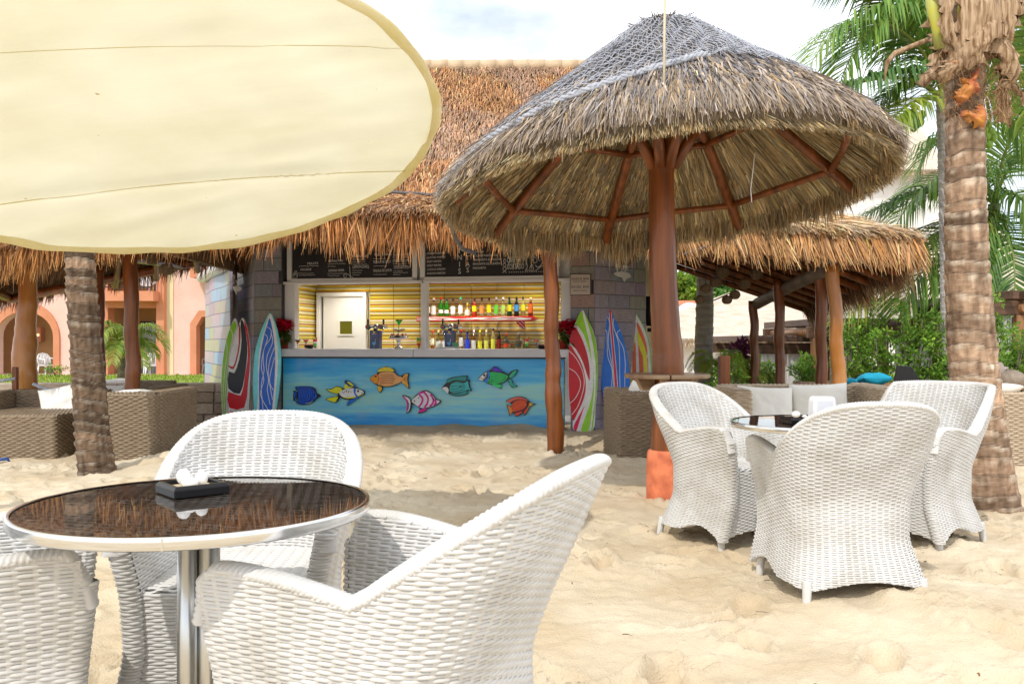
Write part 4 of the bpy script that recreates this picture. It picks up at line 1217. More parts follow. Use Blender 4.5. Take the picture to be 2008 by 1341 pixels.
# ------------------------------------------------------------------ weaving
def weave_rows(paths_fn, zs, p, half, over, phase=0.0, gap=None):
    """ribbons along closed or open horizontal paths.
    paths_fn(z) -> list of (P (n,3), N (n,3), s (n,)) runs; s is arc length along the weave"""
    V = []; Q = []; cnt = 0
    for k, z in enumerate(zs):
        for (P, Nn, s) in paths_fn(z):
            n = len(P)
            if n < 3: continue
            o = np.cos(pi * s / p + pi * k + phase)
            o = np.sign(o) * np.abs(o) ** .38 * over
            jit = .0006 * np.sin(s * 37 + k * 5)
            up = np.array([0, 0, 1.0])
            C = P + Nn * o[:, None] + up * jit[:, None]
            hh = half
            ring = np.stack([C - up * hh - Nn * .0022, C - up * hh * .55 + Nn * .0016, C + up * hh * .55 + Nn * .0016, C + up * hh - Nn * .0022], 1).reshape(-1, 3)
            V.append(ring)
            i = np.arange(n - 1)[:, None] * 4
            for a in range(3):
                Q.append(np.concatenate([i + a, i + 4 + a, i + 5 + a, i + a + 1], 1) + cnt)
            cnt += 4 * n
    return np.concatenate(V), np.concatenate(Q)

# ------------------------------------------------------------------ white tub armchair
ZK = np.array([.03, .09, .25, .42, .55, .66, .86])
AK = np.array([.318, .308, .268, .274, .302, .326, .328])      # half width
BK = np.array([-.350, -.336, -.276, -.270, -.318, -.368, -.455])  # back
FK = np.array([.230, .236, .252, .268, .282, .292, .292])      # front of the arms
def _soft(K):
    f = np.linspace(-.1, 1.0, 221); v = np.interp(f, ZK, K); k = np.hanning(23); k /= k.sum()
    return np.convolve(np.pad(v, 11, mode='edge'), k, 'valid')
ZF = np.linspace(-.1, 1.0, 221); AF, BF, FF = _soft(AK), _soft(BK), _soft(FK)
def chair_data(square=False):
    TH = .056
    ns, na = 46, 90
    ex = 2 / 3.1
    def plan(z, inner=False, zz=None):
        """path from the right arm tip round the back to the left arm tip at height z"""
        a = np.interp(z, ZF, AF); b = np.interp(z, ZF, BF); f = np.interp(z, ZF, FF)
        th = TH - .016 * np.clip((z - .62) / .2, 0, 1)
        if inner: a = a - th; b = b + th; f = f
        c = .27 if not inner else .27 - th * .6
        y0 = b + c
        yy = np.linspace(f, y0, ns)
        R1 = np.stack([np.full(ns, a), yy], -1)
        ph = np.linspace(0, pi, na + 2)[1:-1]
        arc = np.stack([a * np.sign(np.cos(ph)) * np.abs(np.cos(ph)) ** ex, y0 - c * np.abs(np.sin(ph)) ** ex], -1)
        L1 = np.stack([np.full(ns, -a), yy[::-1]], -1)
        return np.concatenate([R1, arc, L1])
    nT = 2 * ns + na
    # top height along the path
    phs = np.linspace(0, pi, na + 2)[1:-1]
    q = np.linspace(0, 1, ns)              # 0 front .. 1 corner
    Hs = .660 - .045 * np.clip((q - .25) / .75, 0, 1) ** 1.4
    fr = np.clip(1 - q * .57 / .075, 0, 1)
    Hs = Hs - .07 * (1 - np.sqrt(np.clip(1 - fr ** 2, 0, 1)))
    sn = np.sin(phs)
    Ha = .615 + .245 * (np.clip(sn, 0, 1) ** .62)
    if square: Ha = .615 + .235 * np.clip((sn - .06) / .34, 0, 1) ** .7 + .02 * sn
    H = np.concatenate([Hs, Ha, Hs[::-1]])
    # bottom arches
    qs = q
    Bs = .085 + .075 * np.sin(pi * np.clip(qs, 0, 1)) ** .8
    x_arc = np.abs(np.cos(phs)) ** ex
    Ba = np.where(x_arc > .80, .062 + .02 * (x_arc - .8) / .2, .062 + .045 * (1 - (x_arc / .8) ** 2))
    Bq = .060 + .062 * np.sin(pi * qs * .88) ** .9; Bt = np.concatenate([Bq, Ba, Bq[::-1]])
    ref = plan(.45)
    s_ref = np.concatenate([[0], np.cumsum(np.linalg.norm(np.diff(ref, axis=0), axis=1))])
    s_f = np.linspace(0, s_ref[-1], int(s_ref[-1] / .0074))
    def resample(a2): return np.stack([np.interp(s_f, s_ref, a2[:, k]) for k in range(a2.shape[1])], -1)
    Hf = np.interp(s_f, s_ref, H); Bf = np.interp(s_f, s_ref, Bt)
    def outward(P):
        T = np.gradient(P, axis=0); N_ = np.stack([T[:, 1], -T[:, 0]], -1)
        N_ /= np.linalg.norm(N_, axis=1, keepdims=True)
        return -N_ if (N_[len(P) // 2, 1] > 0) else N_
    RIM = .018
    def runs(mask):
        out = []; k = 0; n = len(mask)
        while k < n:
            if not mask[k]: k += 1; continue
            e = k
            while e < n and mask[e]: e += 1
            out.append((k, e)); k = e
        return out
    seat = .415
    def outer_paths(z):
        Po = resample(plan(z)); No = outward(Po)
        res = []
        okO = (z > Bf) & (z < Hf - RIM * .55)
        th = TH - .016 * np.clip((z - .62) / .2, 0, 1)
        for (k, e) in runs(okO):
            P = np.concatenate([Po[k:e], np.full((e - k, 1), z)], 1); N3 = np.concatenate([No[k:e], np.zeros((e - k, 1))], 1)
            s = s_f[k:e].copy()
            if k == 0 and z > .05:      # wrap round the arm tip (right)
                P, N3, s = cap(P, N3, s, th, z, first=True)
            if e == len(s_f):
                P, N3, s = cap(P, N3, s, th, z, first=False)
            res.append((P, N3, s))
        if z > seat + .004:
            Pi = resample(plan(z, True)); Ni = -outward(Pi)
            for (k, e) in runs(z < Hf - RIM * .55):
                P = np.concatenate([Pi[k:e], np.full((e - k, 1), z)], 1); N3 = np.concatenate([Ni[k:e], np.zeros((e - k, 1))], 1)
                res.append((P[::-1], N3[::-1], s_f[k:e][::-1]))
        elif z > .05:
            # front apron
            a = np.interp(z, ZK, AK) - .03; f = np.interp(z, ZK, FK) - .004
            x = np.arange(-a, a, .0082)
            ok = z > .062 + .040 * (1 - (x / a) ** 2)
            for (k, e) in runs(ok):
                P = np.stack([x[k:e], np.full(e - k, f), np.full(e - k, z)], -1); N3 = np.zeros_like(P); N3[:, 1] = 1
                res.append((P, N3, x[k:e]))
        return res
    def cap(P, N3, s, th, z, first):
        r = th / 2; nn = 9
        ang = np.linspace(0, pi, nn)[1:]
        if first:
            p0 = P[0]; c = np.array([p0[0] - r, p0[1]])
            pts = np.stack([c[0] + r * np.cos(ang), c[1] + r * .9 * np.sin(ang), np.full(nn - 1, z)], -1)[::-1]
            nr_ = np.stack([np.cos(ang), np.sin(ang), 0 * ang], -1)[::-1]
            ss = s[0] - (ang * r)[::-1]
            return np.concatenate([pts, P]), np.concatenate([nr_, N3]), np.concatenate([ss, s])
        p0 = P[-1]; c = np.array([p0[0] + r, p0[1]])
        pts = np.stack([c[0] - r * np.cos(ang), c[1] + r * .9 * np.sin(ang), np.full(nn - 1, z)], -1)
        nr_ = np.stack([-np.cos(ang), np.sin(ang), 0 * ang], -1)
        ss = s[-1] + ang * r
        return np.concatenate([P, pts]), np.concatenate([N3, nr_]), np.concatenate([s, ss])
    pitch = .0087
    zs = np.arange(.066, .85, pitch)
    Vw, Qw = weave_rows(outer_paths, zs, .0295, .0047, .0017)
    # upright stakes on both faces
    V = []; Q = []; cnt = 0
    for inner in (False, True):
        zz = np.linspace(.05, .86, 24)
        planes = [resample(plan(z, inner)) for z in zz]
        outs = [outward(p) * (-1 if inner else 1) for p in planes]
        for s in np.arange(.01475, s_ref[-1], .0295):
            k = int(np.argmin(np.abs(s_f - s)))
            lo_ = max(Bf[k], .05) if not inner else seat; hi_ = Hf[k] - RIM * .5
            sel = [j for j in range(len(zz)) if lo_ <= zz[j] <= hi_]
            if len(sel) < 2: continue
            zl = [lo_] + [zz[j] for j in sel] + [hi_]
            rows = []
            for z in zl:
                j = int(np.clip(np.searchsorted(zz, z), 1, len(zz) - 1)); f = (z - zz[j - 1]) / (zz[j] - zz[j - 1])
                c = planes[j - 1][k] * (1 - f) + planes[j][k] * f; n_ = outs[j][k]
                t_ = np.array([n_[1], -n_[0]])
                rows.append([np.append(c - t_ * .0058, z), np.append(c + n_ * .0012, z), np.append(c + t_ * .0058, z)])
            A = np.array(rows).reshape(-1, 3); V.append(A)
            i = np.arange(len(zl) - 1)[:, None] * 3
            for a in range(2): Q.append(np.concatenate([i + a, i + a + 1, i + a + 4, i + a + 3], 1) + cnt)
            cnt += len(A)
    Vs = np.concatenate(V); Qs = np.concatenate(Q)
    weave = np_mesh('woven_strands', np.concatenate([Vw, Vs]), np.concatenate([Qw, Qs + len(Vw)]), MT['wicker_white'], smooth=True)
    # solid shell just under the weave
    nz = 50
    st = 4
    idx = np.arange(0, len(s_f), st); 
    if idx[-1] != len(s_f) - 1: idx = np.append(idx, len(s_f) - 1)
    O = []; I = []
    for j in range(nz):
        f = j / (nz - 1)
        zo = Bf[idx] + (Hf[idx] - RIM * .4 - Bf[idx]) * f
        zi = np.maximum(zo, .0)
        # plan varies with z per column
        allz = np.unique(np.round(zo, 3))
        po = np.zeros((len(idx), 3)); pi_ = np.zeros((len(idx), 3))
        grid = np.linspace(.03, .88, 60)
        po[:, 2] = zo; pi_[:, 2] = zo
        O.append(zo)
    grid = np.linspace(.03, .88, 50)
    GO = np.stack([resample(plan(z))[idx] for z in grid]); GI = np.stack([resample(plan(z, True))[idx] for z in grid])
    def evalg(G, zc):
        t = np.clip((zc - grid[0]) / (grid[1] - grid[0]), 0, len(grid) - 1.001); k = t.astype(int); f = (t - k)[:, None]
        c = np.arange(len(idx))
        return G[k, c] * (1 - f) + G[k + 1, c] * f
    VO = []; VI = []
    for j in range(nz):
        zo = O[j]
        a = evalg(GO, zo); b = evalg(GI, zo)
        mid = (a + b) / 2
        d = nrm(b - a)
        VO.append(np.concatenate([a + d * .0030, zo[:, None]], 1)); VI.append(np.concatenate([b - d * .0030, zo[:, None]], 1))
    VO = np.stack(VO, 1).reshape(-1, 3); VI = np.stack(VI, 1).reshape(-1, 3)
    q_ = grid_quads(len(idx), nz); o_ = len(VO)
    side = []
    for i in range(len(idx) - 1):
        a, b = i * nz, (i + 1) * nz; side.append((a, a + o_, b + o_, b))
        a, b = i * nz + nz - 1, (i + 1) * nz + nz - 1; side.append((a, b, b + o_, a + o_))
    for j in range(nz - 1):
        side.append((j, j + 1, j + 1 + o_, j + o_)); e = (len(idx) - 1) * nz + j; side.append((e, e + o_, e + 1 + o_, e + 1))
    Vx = [VO, VI]; Qx = [q_, q_[:, ::-1] + o_, np.array(side)]
    # front apron board
    na_ = 14; V2 = []
    for j in range(na_):
        x = -.25 + .5 * j / (na_ - 1)
        V2 += [(x, .222, .066 + .040 * (1 - (x / .25) ** 2)), (x, .254, .41)]
    b0 = 2 * o_
    Q2 = [(b0 + 2 * j, b0 + 2 * j + 1, b0 + 2 * j + 3, b0 + 2 * j + 2) for j in range(na_ - 1)]
    shell = np_mesh('shell', np.concatenate([VO, VI, np.array(V2)]), np.concatenate([q_, q_[:, ::-1] + o_, np.array(side), np.array(Q2)]), MT['wicker_white'], smooth=False)
    # braided rim: tube along the top edge, wound with strands
    po = evalg(GO, Hf[idx]); pi_ = evalg(GI, Hf[idx])
    mid = np.concatenate([(po + pi_) / 2, (Hf[idx] - .012)[:, None]], 1)
    wid = np.linalg.norm(po - pi_, axis=1) / 2 + .000
    # densify
    sm = np.concatenate([[0], np.cumsum(np.linalg.norm(np.diff(mid, axis=0), axis=1))])
    # extend down the front of each arm
    sd = np.arange(0, sm[-1], .0035)
    Mp = np.stack([np.interp(sd, sm, mid[:, k]) for k in range(3)], -1); Wd = np.interp(sd, sm, wid)
    for _ in range(3):
        Mp[1:-1] = (Mp[:-2] + Mp[1:-1] * 2 + Mp[2:]) / 4
    e1 = np.array([[Mp[0][0], Mp[0][1] + .012 * (1 - t), Mp[0][2] - .05 * (1 - t)] for t in np.linspace(0, 1, 9)[:-1]])
    e2 = np.array([[Mp[-1][0], Mp[-1][1] + .012 * t, Mp[-1][2] - .05 * t] for t in np.linspace(0, 1, 9)[1:]])
    Mp = np.concatenate([e1, Mp, e2]); Wd = np.concatenate([np.full(8, Wd[0]), Wd, np.full(8, Wd[-1])])
    sd = np.concatenate([[0], np.cumsum(np.linalg.norm(np.diff(Mp, axis=0), axis=1))])
    T = nrm(np.gradient(Mp, axis=0))
    ky = np.concatenate([np.interp(np.arange(len(Mp)), [0, len(Mp) - 1], [0, 1])[:, None]], 1)
    # side direction: from inner to outer
    po2 = np.stack([np.interp(np.linspace(0, 1, len(Mp)), np.linspace(0, 1, len(po)), (po - pi_)[:, k]) for k in range(2)], -1)
    A = nrm(np.concatenate([po2, np.zeros((len(Mp), 1))], 1)); A = nrm(A - T * (A * T).sum(1, keepdims=True)); B = nrm(np.cross(A, T)); B = np.where(B[:, 2:3] < 0, -B, B)
    seg = 26
    ang = np.linspace(0, 2 * pi, seg, endpoint=False)
    rings = []
    for a in ang:
        turns = sd / .0125
        w = np.cos(2 * pi * turns + 1.0 * a * 2) 
        r = 1 + .085 * np.sign(w) * np.abs(w) ** .7
        fl = .0145
        rings.append(Mp + A * (np.cos(a) * Wd * r)[:, None] + B * (np.sin(a) * fl * r)[:, None])
    Vr = np.stack(rings, 1).reshape(-1, 3)
    n = len(Mp)
    I_, J_ = np.meshgrid(np.arange(n - 1), np.arange(seg), indexing='ij'); J2 = (J_ + 1) % seg
    Qr = np.stack([I_ * seg + J_, I_ * seg + J2, (I_ + 1) * seg + J2, (I_ + 1) * seg + J_], -1).reshape(-1, 4)
    rim = np_mesh('rim', Vr, Qr, MT['wicker_white'], smooth=True)
    # woven seat
    xs = np.arange(-.232, .2321, .0082); rows = np.arange(-.235, .262, .0125)
    V = []; Q = []; cnt = 0
    for k, y in enumerate(rows):
        w = .225 if y > -.08 else .225 * sqrt(max(.02, 1 - ((y + .08) / .19) ** 2))
        x = xs[np.abs(xs) <= w]
        if len(x) < 3: continue
        zt_ = .424 + .010 * (1 - (x / .25) ** 2) + .0036 * np.sign(np.cos(pi * x / .0335 + pi * k)) * np.abs(np.cos(pi * x / .0335 + pi * k)) ** .6
        zt_ = zt_ - np.clip((y - .24) / .03, 0, 1) * .008
        ring = np.stack([np.stack([x, np.full_like(x, y + dy), zt_ + dz], -1) for dy, dz in ((-.0062, -.003), (-.0034, .001), (.0034, .001), (.0062, -.003))], 1).reshape(-1, 3)
        V.append(ring); i = np.arange(len(x) - 1)[:, None] * 4
        for a in range(3): Q.append(np.concatenate([i + a, i + a + 4, i + a + 5, i + a + 1], 1) + cnt)
        cnt += len(ring)
    b0 = cnt
    pad = np.array([(-.15, -.20, .418), (.15, -.20, .418), (.225, -.06, .418), (-.225, -.06, .418), (.235, .255, .416), (-.235, .255, .416)])
    Vq = np.concatenate(V + [pad]); Qq = np.concatenate(Q + [np.array([[b0, b0 + 1, b0 + 2, b0 + 3], [b0 + 3, b0 + 2, b0 + 4, b0 + 5]])])
    seat_me = np_mesh('seat', Vq, Qq, MT['wicker_white'], smooth=True)
    legs = []
    for (x0, y0, x1, y1) in ((.268, .205, .278, .216), (-.268, .205, -.278, .216), (.248, -.276, .264, -.302), (-.248, -.276, -.264, -.302)):
        m = MB(); P = []; rr = []
        for i in range(40):
            f = i / 39
            P.append((x0 + (x1 - x0) * f, y0 + (y1 - y0) * f, .105 - .150 * f)); rr.append((.021 - .007 * f) * (1.06 if i % 2 else .96))
        m.tube(P, rr, 12); legs.append(m.mesh('leg', MT['wicker_white']))
    return shell, weave, rim, seat_me, legs
CD = chair_data()
CD2 = chair_data(True)
def tub_chair(x, y, rz, label, CD=CD):
    t = empty('wicker_chair', (x, y, 0), rz, label, 'chair', 'white wicker tub chairs')
    s = link('shell', CD[0], t); w = link('woven_strands', CD[1], s); w['kind'] = 'stuff'
    link('rim', CD[2], t); link('seat', CD[3], t)
    for l in CD[4]: link('leg', l, t)
    return t
def face(hx_, hy_): return atan2(hy_, hx_) - pi / 2
tub_chair(1.455, 4.01, R(4.5), 'white wicker tub chair nearest on the right, its high back turned to the camera')
tub_chair(1.215, 4.98, face(.52, -.85), 'white wicker tub chair beside the orange pole base, turned towards the right table')
tub_chair(2.215, 4.96, face(-.80, -.60), 'square-backed white wicker chair in front of the big palm trunk, seen from its side', CD2)
tub_chair(-.80, 2.69, face(.06, -1), 'white wicker tub chair behind the left table, facing the camera')
tub_chair(-.25, 1.975, face(-.93, .37), 'white wicker tub chair in the centre foreground, side on with its back to the right')
tub_chair(-1.30, 2.07, face(.91, .42), 'white wicker tub chair at the bottom left corner, only its arms in view')

# ------------------------------------------------------------------ round glass tables
def table_mat():
    m = bpy.data.materials.new('glass_over_weave'); m.use_nodes = True
    N = m.node_tree.nodes; L = m.node_tree.links; b = N['Principled BSDF']
    tcn = N.new('ShaderNodeTexCoord')
    mpn = N.new('ShaderNodeMapping'); mpn.inputs['Scale'].default_value = (22, 70, 1); L.new(tcn.outputs['Object'], mpn.inputs['Vector'])
    bk = N.new('ShaderNodeTexBrick'); bk.inputs['Scale'].default_value = 1; bk.inputs['Mortar Size'].default_value = .12; bk.inputs['Brick Width'].default_value = 1.0; bk.inputs['Row Height'].default_value = 1.0
    bk.inputs['Color1'].default_value = (.092, .078, .068, 1); bk.inputs['Color2'].default_value = (.045, .026, .017, 1); bk.inputs['Mortar'].default_value = (.008, .005, .004, 1)
    L.new(mpn.outputs['Vector'], bk.inputs['Vector']); L.new(bk.outputs['Color'], b.inputs['Base Color'])
    b.inputs['Roughness'].default_value = .6; b.inputs['Specular IOR Level'].default_value = .05; b.inputs['Coat Weight'].default_value = 1; b.inputs['Coat Roughness'].default_value = .015; b.inputs['Coat IOR'].default_value = 1.7
    nz = N.new('ShaderNodeTexNoise'); nz.inputs['Scale'].default_value = 16; nz.inputs['Detail'].default_value = 2
    mp2 = N.new('ShaderNodeMapping'); mp2.inputs['Scale'].default_value = (1, 2.4, 1); L.new(tcn.outputs['Object'], mp2.inputs['Vector']); L.new(mp2.outputs['Vector'], nz.inputs['Vector'])
    bp = N.new('ShaderNodeBump'); bp.inputs['Strength'].default_value = .02; bp.inputs['Distance'].default_value = .004; L.new(nz.outputs['Fac'], bp.inputs['Height']); L.new(bp.outputs['Normal'], b.inputs['Coat Normal'])
    return m
MT['tabletop'] = table_mat()
def round_table(x, y, rz, label):
    t = empty('round_table', (x, y, 0), rz, label, 'table', 'round tables with metal rims')
    Rr = .385
    m = MB(); m.lathe([(.001, .736), (Rr - .012, .736), (Rr - .008, .7345)], 96, smooth=False); m.build('glass_top', MT['tabletop'], t)
    m = MB(); m.lathe([(Rr - .010, .7385), (Rr - .002, .739), (Rr, .735), (Rr, .717), (Rr - .004, .713), (Rr - .030, .713), (.001, .716)], 96, caps=False)
    m.box((0, -Rr - .0005, .726), (.003, .004, .024))
    m.build('metal_rim', MT['chrome'], t)
    m = MB()
    for px_ in (-.022, .024): m.tube([(px_, 0, .715), (px_, 0, .02)], .024, 18)
    m.build('column', MT['steel'], t)
    m = MB(); m.lathe([(.001, .02), (.10, .012), (.13, -.01), (.13, -.05)], 32); m.build('base', MT['steel'], t)
    return t
round_table(-.712, 2.025, R(10), 'round dark glass table in the left foreground with a bright metal rim')
round_table(1.385, 4.06, R(70), 'round dark glass table among the right chairs')

def ashtray(loc, rz, label, kind):
    t = empty('ashtray', loc, rz, label, 'ashtray', 'square black ashtrays')
    s = .066; m = MB()
    def ring(o, z): return [(-o, -o, z), (o, -o, z), (o, o, z), (-o, o, z)]
    L_ = [ring(s, 0), ring(s, .020), ring(s - .004, .024), ring(s - .006, .027), ring(s - .014, .027), ring(s - .016, .012)]
    V = [p for r in L_ for p in r]; Fc = []
    for k in range(len(L_) - 1):
        for i in range(4): Fc.append((k * 4 + i, k * 4 + (i + 1) % 4, (k + 1) * 4 + (i + 1) % 4, (k + 1) * 4 + i))
    Fc += [(3, 2, 1, 0), tuple(len(V) - 4 + i for i in range(4))]
    m.add(V, Fc); bevel(m.build('box', MT['black'], t), .0025, 2)
    m = MB(); m.box((0, 0, .0145), (.096, .096, .004)); m.build('sand_filling', MT['sand'], t)
    return t
MT['shell'] = M('white_shell', (.82, .80, .78), .35, var=(.86, .85, .84), scale=20)
def petals(loc, label, pts):
    t = empty('sea_shell', loc, 0, label, 'shell')
    m = MB()
    for (x, y, z, r, s) in pts: m.ball((x, y, z), r, 14, 8, sc=s)
    m.build('shell_lobe', MT['shell'], t); return t
ta = Vector((-.768, 2.145, .738))
ashtray(ta, R(40), 'square black ashtray on the left glass table', 0)
petals(ta + Vector((0, -.005, .017)), 'white scalloped shell lying in the ashtray on the left table', [(-.021, .004, .022, .018, (1, .6, 1.1)), (.020, .010, .018, .016, (1, .6, 1.1)), (.0, -.012, .010, .019, (1.1, .8, .7))])
tb = at(1566, 823, 3.98); tb.z = .738
ashtray(tb, R(8), 'square black ashtray on the right glass table beside the napkin holder', 1)
petals(tb + Vector((0, 0, .02)), 'white shells lying in the ashtray on the right table', [(-.012, 0, .020, .018, (1.1, .8, .8)), (.030, .01, .010, .010, (1.2, .8, .6))])
nh = at(1612, 822, 4.06)
n_ = empty('napkin_holder', (nh.x, nh.y, .738), R(6), 'white plastic napkin holder standing on the right glass table', 'napkin holder')
m = MB()
o_ = [(-.056, 0), (.056, 0), (.052, .095), (.047, .109), (.038, .115), (-.038, .115), (-.047, .109), (-.052, .095)]
m.prism(o_, -.032, .032); bevel(m.build('body', MT['white_plastic'], n_), .008, 3)
m = MB(); m.prism([(-.037, .012), (.037, .012), (.036, .098), (-.036, .098)], -.0345, -.0325); bevel(m.build('face_plate', M('grey_white_plastic', (.70, .71, .75), .3), n_), .001)

# ------------------------------------------------------------------ woven sofas
def woven_box(name, parent, x0, x1, y0, y1, z0, z1, mat, pitch=.019, p=.045, r=.03, top=True):
    """rounded box with woven sides; the strands are a stuff part under it"""
    m = MB(); m.box(((x0 + x1) / 2, (y0 + y1) / 2, (z0 + z1) / 2), (x1 - x0 - .012, y1 - y0 - .012, z1 - z0 - .006))
    core = m.build(name, mat, parent); bevel(core, r * .8, 3)
    st = .011
    def loop():
        P = []; N_ = []
        cs = [(x1 - r, y0 + r, -pi / 2), (x1 - r, y1 - r, 0), (x0 + r, y1 - r, pi / 2), (x0 + r, y0 + r, pi)]
        for i, (cx, cy, a0) in enumerate(cs):
            for a in np.linspace(a0, a0 + pi / 2, 6):
                P.append((cx + r * cos(a), cy + r * sin(a))); N_.append((cos(a), sin(a)))
        P.append(P[0]); N_.append(N_[0])
        P = np.array(P); N_ = np.array(N_)
        s = np.concatenate([[0], np.cumsum(np.linalg.norm(np.diff(P, axis=0), axis=1))])
        n = int(s[-1] / st); sf = np.linspace(0, s[-1], n)
        pp = round(s[-1] / (2 * p)) * 2
        return np.stack([np.interp(sf, s, P[:, k]) for k in (0, 1)], -1), nrm(np.stack([np.interp(sf, s, N_[:, k]) for k in (0, 1)], -1)), sf * (pp * p / s[-1])
    P2, N2, sf = loop()
    def fn(z):
        n = len(P2)
        return [(np.concatenate([P2, np.full((n, 1), z)], 1), np.concatenate([N2, np.zeros((n, 1))], 1), sf)]
    zs = np.arange(z0 + pitch / 2, z1 - .012, pitch)
    V, Q = weave_rows(fn, zs, p, pitch * .47, .0055)
    VV = [V]; QQ = [Q]; cnt = len(V)
    if top:
        # strands laid over the top
        long_x = (x1 - x0) > (y1 - y0)
        a0, a1, b0, b1 = (x0, x1, y0, y1) if long_x else (y0, y1, x0, x1)
        b = np.arange(b0 + .004, b1 - .004, .012)
        for k, a in enumerate(np.arange(a0 + pitch / 2, a1, pitch)):
            o = np.cos(pi * b / p + pi * k); o = np.sign(o) * np.abs(o) ** .6 * .0045
            e = np.minimum(np.minimum(b - b0, b1 - b) / .03, 1); zz = z1 - .004 + o - .018 * (1 - e) ** 2
            ring = []
            for da, dz in ((-.47, -.003), (-.25, .0016), (.25, .0016), (.47, -.003)):
                pa = np.full_like(b, a + da * pitch)
                ring.append(np.stack([pa, b, zz + dz], -1) if long_x else np.stack([b, pa, zz + dz], -1))
            ring = np.stack(ring, 1).reshape(-1, 3); i = np.arange(len(b) - 1)[:, None] * 4
            VV.append(ring)
            for c in range(3): QQ.append(np.concatenate([i + c, i + c + 1, i + c + 5, i + c + 4], 1) + cnt)
            cnt += len(ring)
    o = link('woven_strands', np_mesh('woven_strands', np.concatenate(VV), np.concatenate(QQ), mat, smooth=True), core); o['kind'] = 'stuff'
    return core

def pillow_mesh(w, h, t, seed, name='cushion', pinch=.06):
    n = 30
    U, V_ = np.meshgrid(np.linspace(-1, 1, n), np.linspace(-1, 1, n), indexing='ij')
    e = np.clip((1 - np.abs(U) ** 2.6) * (1 - np.abs(V_) ** 2.6), 0, 1) ** .5
    X = U * w / 2 * (1 - pinch * (1 - np.abs(V_) ** 2)* np.abs(U) ** 6); Z = V_ * h / 2 * (1 - pinch * (1 - np.abs(U) ** 2) * np.abs(V_) ** 6)
    wr = .10 * vnoise(U * 2.2 + V_ * 1.2, V_ * 2.4, seed) + .05 * vnoise(U * 5 - V_ * 3, V_ * 5, seed + 1)
    T1 = t / 2 * e * (1 + 1.6 * wr); T2 = -t / 2 * e * (1 + 1.2 * wr[::-1])
    Va = np.stack([X, T2, Z], -1).reshape(-1, 3); Vb = np.stack([X, T1, Z], -1).reshape(-1, 3)
    q = grid_quads(n, n)
    return np_mesh(name, np.concatenate([Va, Vb]), np.concatenate([q, q[:, ::-1] + n * n]), MT['cushion'], smooth=True)
def cushion(loc, rot, w, h, t, seed, label, group='cream cushions on the woven sofas', mat=None):
    me = pillow_mesh(w, h, t, seed)
    if mat: me.materials[0] = mat
    o = link('cushion', me, None, loc, rot)
    return tag(o, label, 'cushion', group)

def sofa(loc, rz, label, boxes, mat, cat='sofa', p=.045, pitch=.019):
    t = empty('woven_sofa' if cat == 'sofa' else 'woven_armchair', loc, rz, label, cat)
    for (nm, b) in boxes: woven_box(nm, t, *b, mat, p=p, pitch=pitch)
    return t
# brown corner sofa on the left with its back to the bar, and the daybed before it
sb = gnd(262, 905)
WB = MT['wicker_brown']
# big box: front face spans px 145-298, right face recedes to px 383
sofa((at(146, 905, 8.2).x, 8.22, 0), R(0), 'brown woven sofa behind the leaning palm, its tall boxy back to the camera', [('backrest', (0, .72, 0, .16, -.03, .635)), ('armrest', (.56, .72, .18, 1.14, -.03, .635)), ('armrest', (0, .14, .18, 1.14, -.03, .60)), ('seat', (.15, .55, .18, 1.12, -.03, .36))], WB)
sofa((at(-150, 900, 8.55).x + .12, 8.35, 0), R(0), 'low dark brown woven daybed at the left edge in front of the palm', [('daybed_base', (0, 1.25, 0, 1.0, -.03, .42)), ('backrest', (.20, 1.25, 1.02, 1.20, -.03, .60)), ('armrest', (.18, .32, .5, 1.01, .425, .60))], WB)
sofa((at(205, 800, 10.2).x, 10.15, 0), R(-6), 'dark woven armchair behind the tall sofa, below the shiny post', [('backrest', (0, .54, .55, .70, -.03, .64)), ('armrest', (-.15, -.01, 0, .70, -.03, .55)), ('armrest', (.55, .68, 0, .70, -.03, .60)), ('seat', (0, .54, 0, .54, -.03, .36))], WB, 'armchair')
cushion(at(122, 795, 9.2), (R(-14), R(-12), R(8)), .44, .42, .16, 101, 'square cream cushion leaning on the left daybed')
cushion(at(92, 822, 8.85), (R(84), R(4), R(2)), .60, .48, .11, 102, 'flat cream seat cushion lying on the left daybed')
cushion(at(268, 775, 9.0), (R(80), R(-6), R(-20)), .46, .40, .10, 103, 'cream cushion flopped over the top of the tall brown sofa')
cushion(at(222, 771, 10.25), (R(10), 0, R(-6)), .30, .20, .10, 104, 'cream cushion glimpsed right of the palm trunk in the dark armchair')
cushion(at(257, 757, 12.4), (R(78), R(3), R(8)), .75, .5, .16, 105, 'pale cushion lying far back on the stone wall by the lawn')
# tan sofa behind the right table, with two cream cushions
WT = MT['wicker_tan']
sx_ = at(1417, 760, 7.5)
sofa((sx_.x, 7.05, 0), R(-2), 'long tan woven sofa behind the right table, holding two big cream cushions', [('backrest', (.02, 1.30, .62, .80, -.03, .735)), ('armrest', (-.02, .13, 0, .80, -.03, .725)), ('armrest', (1.14, 1.31, 0, .80, -.03, .745)), ('seat', (.14, 1.13, 0, .61, -.03, .36))], WT)
cushion(at(1502, 806, 7.35), (R(-16), R(3), R(3)), .47, .42, .17, 111, 'left cream cushion of the tan sofa, sagging in the middle')
cushion(at(1609, 804, 7.40), (R(-14), R(-2), R(-2)), .48, .45, .17, 112, 'right cream cushion of the tan sofa, behind the napkin holder')
cushion((at(1550, 850, 7.2).x, 7.28, .40), (R(90), 0, R(-2)), .98, .58, .12, 115, 'long cream seat cushion of the tan sofa')
